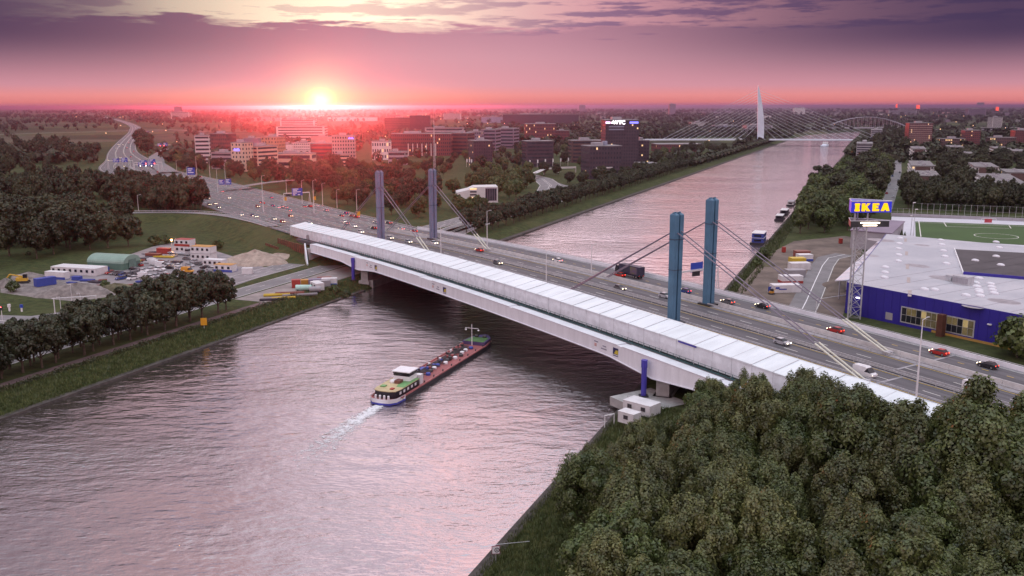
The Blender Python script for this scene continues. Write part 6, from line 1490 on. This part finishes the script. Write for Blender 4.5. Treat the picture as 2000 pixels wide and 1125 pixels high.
p = G(1506, 576, GZ); dg_ = thing('mini_digger', 'small orange digger beside the blue hoarding', 'digger', p, .4); MB().box(-.9, .9, -.7, .7, .1, .5).build('track', DARK, dg_); MB().box(-.7, .7, -.6, .6, .52, 1.2).build('body', CONT['orange'], dg_); MB().box(-.2, .5, -.5, .5, 1.21, 2.0).build('cab', GLS, dg_); MB().tube((.6, 0, 1.0), (1.6, 0, 1.9), .12, n=5).build('boom', CONT['orange'], dg_)
heap('spoil_heap', 'greenish spoil heap near the office boat', G(1500, 520, GZ), 3.5, 2.6, 1.8, mat('weedy_soil', (0.11, 0.10, 0.06)), 12); heap('soil_heap', 'brown soil bank between works road and store', G(1635, 560, GZ), 5, 14, 2.0, mat('works_soil', (.15, .115, .095)), 13, -.4)
# portal frames over the works road
wf_ = thing('works_portal', 'thin white portal frame behind the far parapet at the works road', 'gantry'); a, b = G(1593, 612, GZ), G(1655, 602, GZ)
for q in (a, b): MB().tube(q, q + Vector((0, 0, 4.4)), .1, n=5).build('leg', MAST, wf_)
MB().tube(a + Vector((0, 0, 4.4)), b + Vector((0, 0, 4.4)), .1, n=5).build('beam', MAST, wf_)
# -------- houseboats and the office boat
def boat(px, py, L, W, hz, label, cab='white', rot=None, storeys=1):
    p = G(px, py, .3); c_, a_ = to_canal(p); p = canal(min(c_, CW - W / 2 - .4), a_)
    o = thing('houseboat', label, 'boat', (p.x, p.y, 0), math.atan2(CD.y, CD.x) if rot is None else rot, 'boats moored on the east bank')
    MB().prism([(-L / 2, -W / 2), (L * .38, -W / 2), (L / 2, -W * .12), (L / 2, W * .12), (L * .38, W / 2), (-L / 2, W / 2)], -.5, .8).build('hull', HULL, o)
    for k in range(storeys):
        MB().box(-L * .4, L * .28, -W * .4, W * .4, .8 + k * 2.3, .8 + k * 2.3 + hz).build('cabin', CONT[cab], o); MB().box(-L * .42, L * .3, -W * .43, W * .43, .8 + k * 2.3 + hz + .002, .95 + k * 2.3 + hz).build('roof', CONT['grey' if cab == 'white' else 'white'], o)
        for i in range(5): MB().box(-L * .36 + i * L * .13, -L * .36 + i * L * .13 + L * .07, -W * .4 - .04, -W * .4 - .01, 1.3 + k * 2.3, 2.2 + k * 2.3).build('window', GLS, o); MB().box(-L * .405, -L * .401, -W * .25, W * .25, 1.3 + k * 2.3, 2.2 + k * 2.3).build('window', GLS, o)
    return o
boat(1543, 476, 17, 7, 2.1, 'blue and white two-storey office boat moored by the works ground', 'blue', storeys=2)
for px, py, L, cab, lab in ((1523, 428, 16, 'dark', 'dark houseboat with pale deck, nearest of the moored row'), (1532, 417, 18, 'dark', 'dark low houseboat, second of the moored row'), (1545, 400, 18, 'white', 'white-roofed houseboat, third of the moored row'), (1607, 345, 20, 'white', 'white boat half hidden by the trees farther up the canal'), (1630, 340, 22, 'grey', 'grey boat at the far end of the moored row')):
    boat(px, py, L, 5, 1.9, lab, cab)
bt = G(1610, 287, .3); o = thing('motor_ship', 'pale ship under the distant cable-stayed bridge', 'ship', (bt.x, bt.y, 0), math.atan2(-CD.y, -CD.x)); MB().prism([(-30, -5), (24, -5), (30, 0), (24, 5), (-30, 5)], -.5, 2.5).build('hull', PALE, o); MB().box(-27, -14, -4, 4, 2.5, 7).build('wheelhouse', BM['white'], o); MB().box(-12, 20, -3.5, 3.5, 2.5, 3.6).build('hatch_cover', PALE, o)
# -------- east pier surroundings
container(G(1252, 806, GZ), BYAW + .25, 7, 4, 2.5, 'white', 'white works cabin with flat roof at the foot of the east pier', win=2, trim=None)
container(G(1228, 826, GZ), BYAW + .25, 4, 2.6, 2.4, 'white', 'small white cabin in front of the east pier cabin', win=1)
q = thing('quay_platform', 'pale concrete platform around the east pier', 'platform'); a0 = G(1262, 790, GZ)
MB().cbox((a0.x + 1, a0.y + 3, 1.6), (13, 12, 2.0), BYAW).build('slab', CONC, q); MB().cbox((a0.x - 1.5, a0.y - 1, 3.6), (9, .15, .12), BYAW).build('railing', STEEL, q); MB().cbox((a0.x - 1.5, a0.y - 1, 3.1), (9, .12, .1), BYAW).build('railing', STEEL, q)
for k in range(6): MB().cbox((a0.x - 1.5 + BS.x * (-4.4 + k * 1.76), a0.y - 1 + BS.y * (-4.4 + k * 1.76), 3.1), (.1, .1, 1.1), BYAW).build('railing_post', STEEL, q)
fm = thing('mooring_frame', 'white steel frame standing at the water edge by the grove', 'frame', G(1189, 828, 1.0), .5)
for sx in (-1.2, 1.2): MB().tube((sx, 0, -1), (sx, 0, 2.0), .1, n=6).build('post', WHITE, fm)
MB().tube((-1.2, 0, 2.0), (1.2, 0, 2.0), .1, n=6).build('crossbar', WHITE, fm)
# -------- canal speed sign on the near east bank
sg_p = G(967, 1088, 1.6); cs_ = thing('canal_sign', 'white square canal sign with red border and black ring numbered 6', 'sign', (sg_p.x, sg_p.y, .8), 0.12)
MB().box(-.62, .62, -.03, .03, 1.3, 2.6).build('sign_board', mat('sign_border_red', (.25, .02, .06), .5), cs_); MB().box(-.54, .54, -.045, -.032, 1.38, 2.52).build('sign_face', WHITE, cs_)
mb = MB()
for i in range(24):
    a0, a1 = 2 * math.pi * i / 24, 2 * math.pi * (i + 1) / 24; mb.quad(*[(.16 + r * math.cos(a), -.05, 1.93 + r * math.sin(a)) for r, a in ((.26, a0), (.38, a0), (.38, a1), (.26, a1))])
mb.build('ring', DARK, cs_); t6 = text_mesh('6', .5, .005, .01); t6.materials.append(DARK); o = put('numeral', t6, cs_, (.16, -.052, 1.93)); o.rotation_euler = (math.pi / 2, 0, 0)
MB().tube((0, .08, -1.2), (0, .08, 2.7), .05, n=6).build('post', STEEL, cs_); MB().tube((0, .08, 2.75), (5.2, 1.2, 2.4), .05, n=6).build('boom', STEEL, cs_)
# residential street
sp2 = [tuple(G(x, y, GZ)) for x, y in ((1728, 410), (1742, 372), (1752, 335), (1753, 300), (1760, 280))]
sr = ribbon('residential_street', sp2, -4.2, 4.2, .05, ASPH2); tag(sr, 'straight grey residential street between the trees', kind='structure')
for k, f in enumerate(lin(0.1, 3.2, .22)):
    i = int(f); p = Vector(sp2[i]).lerp(Vector(sp2[i + 1]), f - i); d = Vector(sp2[i + 1]) - Vector(sp2[i])
    car('car', rnd.choice(('white', 'silver', 'grey', 'blue', 'red')), p + Vector((-3.0 if k % 2 else 3.0, 0, .06)), math.atan2(d.y, d.x), 'car parked along the residential street, %s from its near end' % ordinal(k), 'cars parked in the residential street')
# district roads and the curving ramp
dr = [tuple(G(x, y, GZ)) for x, y in ((840, 472), (900, 445), (960, 425), (1030, 395), (1068, 378), (1075, 362), (1060, 350), (1030, 342))]
r_ = ribbon('district_road', dr, -9, 9, .05, ASPH2); tag(r_, 'pale curving road from the bridge into the business park', kind='structure')
for o_ in (-8.4, -.8, .8, 8.4): ribbon('edge_line', dr, o_ - .12, o_ + .12, .062, LINE, r_)
dr2 = [tuple(G(x, y, GZ)) for x, y in ((1068, 378), (1110, 372), (1150, 368))]
dr3 = [tuple(G(x, y, GZ)) for x, y in ((1040, 345), (1090, 362), (1135, 372))]
r_ = ribbon('district_road', dr3, -6, 6, .056, ASPH2); tag(r_, 'pale side road below the ramp in the business park', kind='structure')
dr4 = [(*G(x, y, 8)[:2], 8) for x, y in ((1044, 338), (1062, 330), (1090, 327), (1124, 326))]
rw = thing('curved_ramp', 'curved white walkway on columns in the business park', 'ramp')
ribbon('deck', dr4, -2.5, 2.5, 0, BM['white'], rw); ribbon('deck_edge', [(x, y, z - .8) for x, y, z in dr4], -2.5, -2.4, 0, BM['white'], rw)
for x, y, z in dr4: MB().tube((x, y, GZ), (x, y, z), .5, n=6).build('column', BM['white'], rw)
mb = MB()
vs_ = []
for (x, y, z) in dr4: vs_ += [(x, y - 2.5, z - 1.2), (x, y - 2.5, z + .6)]
mb.add(vs_, [(2 * i, 2 * i + 2, 2 * i + 3, 2 * i + 1) for i in range(len(dr4) - 1)]).build('fascia', BM['white'], rw)
dr5 = [tuple(G(x, y, GZ)) for x, y in ((1100, 268), (1150, 263), (1175, 255), (1160, 248), (1120, 245))]
r_ = ribbon('district_road', dr5, -7, 7, .05, ASPH2); tag(r_, 'pale road bending through the fields behind the offices', kind='structure')
br = [tuple(G(x, y, 4)) for x, y in ((330, 335), (305, 318), (305, 305), (325, 292), (350, 284), (400, 279), (480, 274))]
r_ = ribbon('branch_road', br, -9, 9, .1, ASPH2); tag(r_, 'branch road leaving the motorway past the red signals', kind='structure')
er = [tuple(G(x, y, 8.2)) for x, y in ((430, 366), (480, 362), (520, 356), (560, 352), (600, 350))]
r_ = ribbon('exit_road', er, -4, 4, .1, ASPH2); tag(r_, 'exit lane curving off the motorway in front of the offices', kind='structure')
cross = [tuple(G(x, y, 5)) for x, y in ((-20, 262), (100, 258), (200, 256), (330, 252), (400, 256))]
r_ = ribbon('cross_road', cross, -9, 9, .4, ASPH2); tag(r_, 'road crossing over the far motorway', kind='structure')
for k, (px, yb, h, lab) in enumerate(((849, 350, 62, 'tall grey lattice antenna mast behind the far grey-blue pylon'), )):
    p = G(px, yb, GZ); o = thing('antenna_mast', lab, 'mast', p)
    for sx, sy in ((-1, -1), (1, -1), (0, 1)): MB().tube((sx, sy, 0), (sx * .25, sy * .25, 52), .22, .12, 5).build('leg', STEEL, o)
    MB().tube((0, 0, 52), (0, 0, 66), .15, .06, 5).build('tip', STEEL, o)
    for i in range(13): MB().tube((-1 + .055 * i, -1 + .055 * i, i * 4), (1 - .055 * i, -1 + .055 * i, i * 4 + 4), .1, n=4).build('brace', STEEL, o); MB().tube((1 - .055 * i, -1 + .055 * i, i * 4), (0, 1 - .055 * i, i * 4 + 4), .1, n=4).build('brace', STEEL, o)
fpm = [(911, 326), (916, 326), (920, 327)] + [(1034 + 15 * i, 329 - i) for i in range(6)]
for k, (px, py) in enumerate(fpm):
    p = G(px, py, GZ); o = thing('flagpole', 'white flagpole %s' % (('before the small dark tower, %s of three' % ordinal(k)) if k < 3 else ('before the dark twin-block office, %s of six' % ordinal(k - 3))), 'flagpole', p, 0, 'flagpoles in the business park'); MB().tube((0, 0, 0), (0, 0, 9), .14, n=5).build('pole', WHITE, o); MB().box(0, 1.2, -.04, .04, 5.2, 8.6).build('flag', WHITE, o)
# ================================================================== WOODS, ROWS, GRASS
def in_poly(x, y, P):
    c = False; n = len(P)
    for i in range(n):
        x0, y0 = P[i]; x1, y1 = P[i - 1]
        if (y0 > y) != (y1 > y) and x < (x1 - x0) * (y - y0) / (y1 - y0) + x0: c = not c
    return c
ROADS = [np.array([(*q[:2], 0, h) for q, h in zip(mwp, hw)]), RAMP] + [np.array([(p[0], p[1], 0, h) for p in path]) for path, h in ((dr, 9), (dr3, 6), (br, 9), (er, 4), (sp2, 4.5), (wrp, 5), (cpath(-42, 100, 640, 0), 15))]
def clear(x, y, mrg):
    c, a = to_canal((x, y))
    if -11 < c < CW + 7: return False
    for bx, by, r_ in FOOT:
        if (x - bx) ** 2 + (y - by) ** 2 < (r_ * .9) ** 2: return False
    X, Y = np.array([x]), np.array([y])
    for path in ROADS:
        if seg_dist(X, Y, path)[0][0] < mrg: return False
    t_ = (Vector((x, y, 0)) - BO); s_, t_ = t_.dot(BS), t_.dot(BT)
    if -40 < s_ < 300 and -32 < t_ < 40: return False
    return True
def gz_at(x, y):
    c, a = to_canal((x, y)); return float(ground_z(np.array([x]), np.array([y]), np.array([c]), np.array([a]))[0])
vr = random.Random(99); planted = []
def wood(desc, px_poly, n, kind, sc_, spacing, group, mrg=3.0):
    got = []; tries = 0; xs = [p[0] for p in px_poly]; ys = [p[1] for p in px_poly]
    W_ = [tuple(G(x, y, GZ))[:2] for x, y in px_poly]; wx = [q[0] for q in W_]; wy = [q[1] for q in W_]
    while len(got) < n and tries < n * 60:
        tries += 1; x, y = vr.uniform(min(wx), max(wx)), vr.uniform(min(wy), max(wy))
        if not in_poly(x, y, W_) or not clear(x, y, mrg): continue
        if any((x - q[0]) ** 2 + (y - q[1]) ** 2 < spacing ** 2 for q in got): continue
        got.append((x, y))
    got.sort(key=lambda q: q[0] / q[1])
    for i, (x, y) in enumerate(got):
        k = kind if not isinstance(kind, tuple) else vr.choice(kind)
        k.plant(x, y, gz_at(x, y) - .2, sc_ * vr.uniform(.78, 1.2), '%s tree %s, %s from the left' % ({'broad_tree': 'dark broad-crowned', 'leafy_tree': 'leafy green', 'forest_tree': 'dark full-crowned', 'row_tree': 'round-crowned', 'bank_tree': 'bushy dark'}[k.name], desc, ordinal(i)), group)
    print('wood', desc, len(got))
DG = (BROAD, BROAD, GREEN)
wood('in the stand right behind the works yard', [(-40, 522), (60, 510), (200, 488), (262, 482), (258, 452), (120, 436), (-40, 440)], 34, BROAD, 1.32, 7.5, 'trees behind the works yard')
wood('in the wood beyond the slip road', [(-60, 428), (230, 405), (362, 398), (368, 378), (200, 366), (-60, 375)], 60, FOREST, 1.1, 8, 'wood beyond the slip road', 2.5)
wood('in the wood west of the motorway bend', [(-60, 365), (186, 345), (182, 322), (198, 300), (100, 284), (-60, 292)], 58, FOREST, 1.25, 12, 'wood west of the motorway bend', 5)
wood('in front of the showroom', [(872, 420), (945, 414), (968, 408), (960, 400), (880, 404)], 8, GREEN, .62, 5, 'trees before the showroom', 1.0)
wood('on the island inside the interchange', [(255, 312), (300, 316), (300, 292), (286, 272), (262, 276)], 16, BROAD, 1.3, 10, 'interchange island trees', 3)
wood('between the branch road and the white slab office', [(322, 332), (380, 346), (450, 354), (506, 356), (515, 338), (400, 318), (335, 304)], 40, DG, .8, 9, 'trees before the west offices')
wood('in the wood beside the motorway below the offices', [(510, 362), (600, 384), (700, 408), (830, 440), (850, 432), (870, 400), (860, 368), (800, 348), (700, 336), (600, 333), (520, 338)], 100, DG, .98, 8, 'wood beside the motorway', 2.5)
wood('around the wedge-roofed showroom', [(980, 412), (1010, 400), (1045, 372), (1025, 345), (960, 350), (880, 372), (870, 385), (960, 375)], 22, GREEN, 1.0, 8, 'trees round the showroom')
wood('in front of the plum office', [(760, 344), (900, 346), (1015, 340), (1022, 322), (900, 316), (770, 322)], 40, (GREEN, BROAD), 0.7, 10, 'trees before the plum office')
wood('below the corner office by the towers', [(1080, 362), (1150, 364), (1240, 350), (1270, 334), (1200, 352), (1120, 352)], 14, BROAD, .8, 8, 'trees below the towers')
wood('between the towers and the distant bridge', [(1268, 336), (1330, 322), (1420, 296), (1380, 288), (1290, 306)], 34, (GREEN, BROAD), .85, 11, 'trees east of the towers')
wood('by the moored houseboats', [(1548, 462), (1640, 458), (1700, 445), (1700, 405), (1605, 398), (1562, 425)], 26, GREEN, 1.28, 9, 'trees by the houseboats')
wood('on the bank before the grey slabs', [(1590, 402), (1732, 398), (1740, 340), (1700, 318), (1640, 345)], 46, (BROAD, GREEN), 1.3, 10, 'trees before the grey slabs')
wood('between the sports deck and the housing', [(1765, 412), (2020, 420), (2020, 388), (1900, 374), (1770, 378)], 52, FOREST, 1.05, 8.5, 'trees behind the sports deck')
wood('between the many-chimney flat and the long dark roof', [(1825, 376), (1905, 368), (1890, 326), (1835, 328)], 24, BROAD, 1.0, 10, 'trees between the flats')
wood('near the right edge among the flats', [(1925, 372), (2020, 372), (2020, 312), (1900, 308)], 30, BROAD, 1.0, 11, 'trees among the east flats')
wood('along the canal beyond the nearer grey slab', [(1700, 320), (1768, 312), (1765, 268), (1718, 262)], 34, FOREST, 1.25, 13, 'trees up the canal')
wood('on the lawns between the offices', [(880, 338), (1020, 346), (1140, 344), (1175, 300), (1110, 284), (1000, 292), (890, 305)], 46, (GREEN, BROAD), .85, 9, 'trees between the offices')
# rows on the far west bank: two lines of round trees
for r_, c in enumerate((-15.5, -23.0)):
    for i, a in enumerate(lin(428 + r_ * 4, 990, 9.8)):
        p = canal(c + vr.uniform(-.8, .8), a + vr.uniform(-.8, .8))
        ROWT.plant(p.x, p.y, GZ, vr.uniform(.85, 1.1) * (1.1 if r_ else .95), 'round tree of the %s row on the far west bank, %s from the bridge' % ('waterside' if r_ == 0 else 'inner', ordinal(i)), 'tree rows on the far west bank')
# near west bank: row of bushy trees between path and road
for r_, (c, a0, a1, stp) in enumerate(((-18.4, 116, 240, 6.0), (-22.0, 112, 226, 7.4), (-25.5, 108, 218, 7.4))):
    for i, a in enumerate(lin(a0, a1, stp)):
        p = canal(c + vr.uniform(-1, 1), a + vr.uniform(-1.4, 1.4))
        BANKT.plant(p.x, p.y, GZ, vr.uniform(.85, 1.4) * (1.0 if r_ else 1.02), 'bushy tree of the %s row on the near west bank, %s from picture edge' % (('path-side', 'middle', 'road-side')[r_], ordinal(i)), 'trees on the near west bank')
ii = 0
for s_ in range(-330, -150, 9):
    for t_ in (-24, -33, -42):
        x, y = st_xy(s_ + vr.uniform(-3, 3), t_ + vr.uniform(-2.5, 2.5))
        if not clear(x, y, 2.0) or s_ > -210 - (t_ + 24): continue
        FOREST.plant(x, y, gz_at(x, y) - .3, vr.uniform(1.0, 1.3), 'dark full-crowned tree on the motorway embankment, %s from the far end' % ordinal(ii), 'embankment trees'); ii += 1
# shrubs
for k, (px, py, s_, lab) in enumerate(((425, 486, 1.4, 'grey-green bush beside the floodlight'), (300, 478, 1.6, 'low wide bush left of the floodlight'), (322, 476, 1.5, 'second low bush left of the floodlight'), (655, 575, 1.2, 'dark bush at the end of the goods strip'), (675, 583, 1.0, 'dark bush beside the west pier hut'), (1490, 505, 1.5, 'bush at the water edge below the office boat'), (1478, 520, 1.2, 'small bush on the east bank slope'), (205, 562, 1.0, 'weeds bush on the soil heap'), (25, 568, 1.3, 'bush in the grass below the excavator'), (1985, 700, 3.4, 'big dark bush at the right edge before the blue store'), (2015, 690, 3.6, 'tall dark bush at the right picture edge'))):
    p = G(px, py, GZ); SHRUB.plant(p.x, p.y, GZ, s_, lab, None, cat='shrub')
for k in range(13):
    p = G(1252 + k * 8.2, 279 - k * .35, GZ); ROWT.plant(p.x, p.y, GZ, .9, 'slim tree of the row across the field, %s from the left' % ordinal(k), 'slim trees across the field', k=k, sz=1.5)
for k, (x, y) in enumerate(((92, 47), (100, 62), (112, 78))):
    pass
# hedge along the near west bank path
def leaf_strip(name, fn, n, size, m_, label, kind=None, cat=None, up=.6):
    rg = np.random.default_rng(n); P = np.array([fn(rg) for _ in range(n)]); N = n
    nr = rg.normal(size=(N, 3)) + np.array([0, 0, up]); nr /= np.linalg.norm(nr, axis=1, keepdims=True)
    u = np.cross(nr, rg.normal(size=(N, 3))); u /= np.linalg.norm(u, axis=1, keepdims=True); v = np.cross(nr, u); sz = size * rg.uniform(.6, 1.4, size=N)[:, None]
    q = np.stack([P - u * sz, P - v * sz * .6, P + u * sz, P + v * sz * .6], 1).reshape(-1, 3)
    me = bpy.data.meshes.new(name); me.vertices.add(4 * N); me.vertices.foreach_set('co', q.astype(np.float32).ravel()); me.loops.add(4 * N); me.loops.foreach_set('vertex_index', np.arange(4 * N, dtype=np.int32))
    me.polygons.add(N); me.polygons.foreach_set('loop_start', np.arange(0, 4 * N, 4, dtype=np.int32)); me.polygons.foreach_set('loop_total', np.full(N, 4, dtype=np.int32)); me.materials.append(m_); me.update()
    return tag(put(name, me), label, cat, None, kind)
def hfn(rg):
    a = rg.uniform(120, 262); p = canal(-10.6 + rg.normal() * .55, a); return (p.x, p.y, GZ - .2 + rg.uniform(0, 1.25) * (1 + .2 * math.sin(a * .7)))
leaf_strip('hedge', hfn, 9000, .20, LEAF_D, 'low dark clipped hedge between the cycle path and the bank', None, 'hedge')
GRASSM = leaf_mat('tall_grass', (.055, .075, .024), (.13, .15, .055))
def blades(name, fn, n, h, w_, label, m_=GRASSM):
    rg = np.random.default_rng(n + 1); V = np.zeros((n, 3, 3)); 
    for i in range(n):
        x, y, z = fn(rg); a = rg.uniform(0, 6.28); hh = h * rg.uniform(.5, 1.3); lx_, ly_ = rg.normal() * .25 * hh, rg.normal() * .25 * hh
        V[i] = ((x - w_ * math.cos(a), y - w_ * math.sin(a), z), (x + w_ * math.cos(a), y + w_ * math.sin(a), z), (x + lx_, y + ly_, z + hh))
    me = bpy.data.meshes.new(name); me.vertices.add(3 * n); me.vertices.foreach_set('co', V.astype(np.float32).ravel()); me.loops.add(3 * n); me.loops.foreach_set('vertex_index', np.arange(3 * n, dtype=np.int32))
    me.polygons.add(n); me.polygons.foreach_set('loop_start', np.arange(0, 3 * n, 3, dtype=np.int32)); me.polygons.foreach_set('loop_total', np.full(n, 3, dtype=np.int32)); me.materials.append(m_); me.update()
    return tag(put(name, me), label, None, None, 'stuff')
def bank_l(rg):
    a = rg.uniform(112, 300); c = rg.uniform(-9.5, -.3); p = canal(c, a); return (p.x, p.y, min(GZ, -c / 9 * GZ) - .05)
blades('bank_grass', bank_l, 26000, .75, .10, 'tall tufted grass on the near west bank slope')
def bank_r(rg):
    a = rg.uniform(96, 190); c = CW + rg.uniform(.2, 17); p = canal(c, a); return (p.x, p.y, min(GZ, (c - CW) / 8 * GZ) - .05)
blades('bank_grass', bank_r, 30000, .75, .075, 'rank dark grass on the near east bank below the grove')
def bank_f(rg):
    a = rg.uniform(300, 620); c = CW + rg.uniform(.2, 9); p = canal(c, a); return (p.x, p.y, min(GZ, (c - CW) / 8 * GZ) - .05)
blades('bank_grass', bank_f, 5000, 1.1, .2, 'rough grass along the east bank below the works ground')
# -------- far woods, hedgerows and town trees: one mass towards the horizon
fr_ = np.random.default_rng(8); pts = []
def field(x, y): return math.sin(x * .0021 + 1.7 * math.sin(y * .0011)) + math.sin(y * .0034 + .9 * math.sin(x * .0017)) + .7 * math.sin(x * .006 + y * .0043)
tries = 0
while len(pts) < 7800 and tries < 200000:
    tries += 1; y = 1050 * math.exp(fr_.uniform(0, 2.45)); x = fr_.uniform(-.62, .66) * y
    c, a = to_canal((x, y))
    if -18 < c < CW + 12: continue
    fv = field(x, y); dens = .92 if fv > .2 else (.30 if x > .1 * y else .10)
    if y < 1500 and x < -.02 * y and x > -.42 * y: dens *= .25 if y < 1150 else .8
    if 1150 < y < 1900 and .14 < x / y < .24: dens = 0
    if y < 1700 and x / y > .30: dens = .8
    if -.62 < x / y < -.36 and 1350 < y < 2600: dens *= .04
    if fr_.random() > dens: continue
    if not (abs(np.interp(y, mw[:, 1], mw[:, 0]) - x) > 40): continue
    if any((x - bx) ** 2 + (y - by) ** 2 < (r_ * .8) ** 2 for bx, by, r_ in FOOT): continue
    pts.append((x, y, (1.0 + .00012 * y) * fr_.uniform(.7, 1.3)))
for a in lin(990, 2100, 9):
    for c in (-14, -22): pts.append((*canal(c + fr_.normal(), a)[:2], .85))
for a in lin(1250, 2300, 8):
    for c in (CW + 10, CW + 22): pts.append((*canal(c + fr_.normal() * 3, a)[:2], 1.1))
NQ = 22; blob = []
for v_ in range(6):
    d = fr_.normal(size=(NQ, 3)); d /= np.linalg.norm(d, axis=1, keepdims=True); P = d * (.55 + .45 * fr_.random((NQ, 1))) * np.array([5.2, 5.2, 5.4]) + np.array([0, 0, 6.2])
    nr = d + np.array([0, 0, .5]) + fr_.normal(size=(NQ, 3)) * .3; nr /= np.linalg.norm(nr, axis=1, keepdims=True); u = np.cross(nr, fr_.normal(size=(NQ, 3))); u /= np.linalg.norm(u, axis=1, keepdims=True); v = np.cross(nr, u); sz = 2.4 * fr_.uniform(.6, 1.3, size=(NQ, 1))
    blob.append(np.stack([P - u * sz, P - v * sz * .8, P + u * sz, P + v * sz * .8], 1).reshape(-1, 3))
A_ = np.concatenate([blob[i % 6] * s_ + np.array([x, y, GZ - .5]) for i, (x, y, s_) in enumerate(pts)]); NN = len(A_) // 4
me = bpy.data.meshes.new('far_woods'); me.vertices.add(4 * NN); me.vertices.foreach_set('co', A_.astype(np.float32).ravel()); me.loops.add(4 * NN); me.loops.foreach_set('vertex_index', np.arange(4 * NN, dtype=np.int32))
me.polygons.add(NN); me.polygons.foreach_set('loop_start', np.arange(0, 4 * NN, 4, dtype=np.int32)); me.polygons.foreach_set('loop_total', np.full(NN, 4, dtype=np.int32)); me.materials.append(LEAF_D); me.update()
tag(put('far_woods', me), 'dark woods, hedgerows and town trees spreading to the horizon', None, None, 'stuff')
# scattered lamps of the far town and roads
lm = MB()
for k in range(150):
    y = 1500 * math.exp(vr.uniform(0, 1.6)); x = vr.uniform(-.1, .6) * y if k % 3 else vr.uniform(-.5, .1) * y
    c, a = to_canal((x, y))
    if -5 < c < CW + 5: continue
    r_ = .5 + y * .00022; lm.lathe([(.05, -r_), (r_, 0), (.05, r_)], 5, (x, y, GZ + 9))
tag(lm.build('town_lights', mat('far_lamp', (1, .6, .3), emit=(1, .58, .30), es=3.5)), 'pinpoint street lights of the distant town', None, None, 'stuff')
print('objects', len(bpy.data.objects), 'tris', sum(len(m.polygons) for m in bpy.data.meshes))
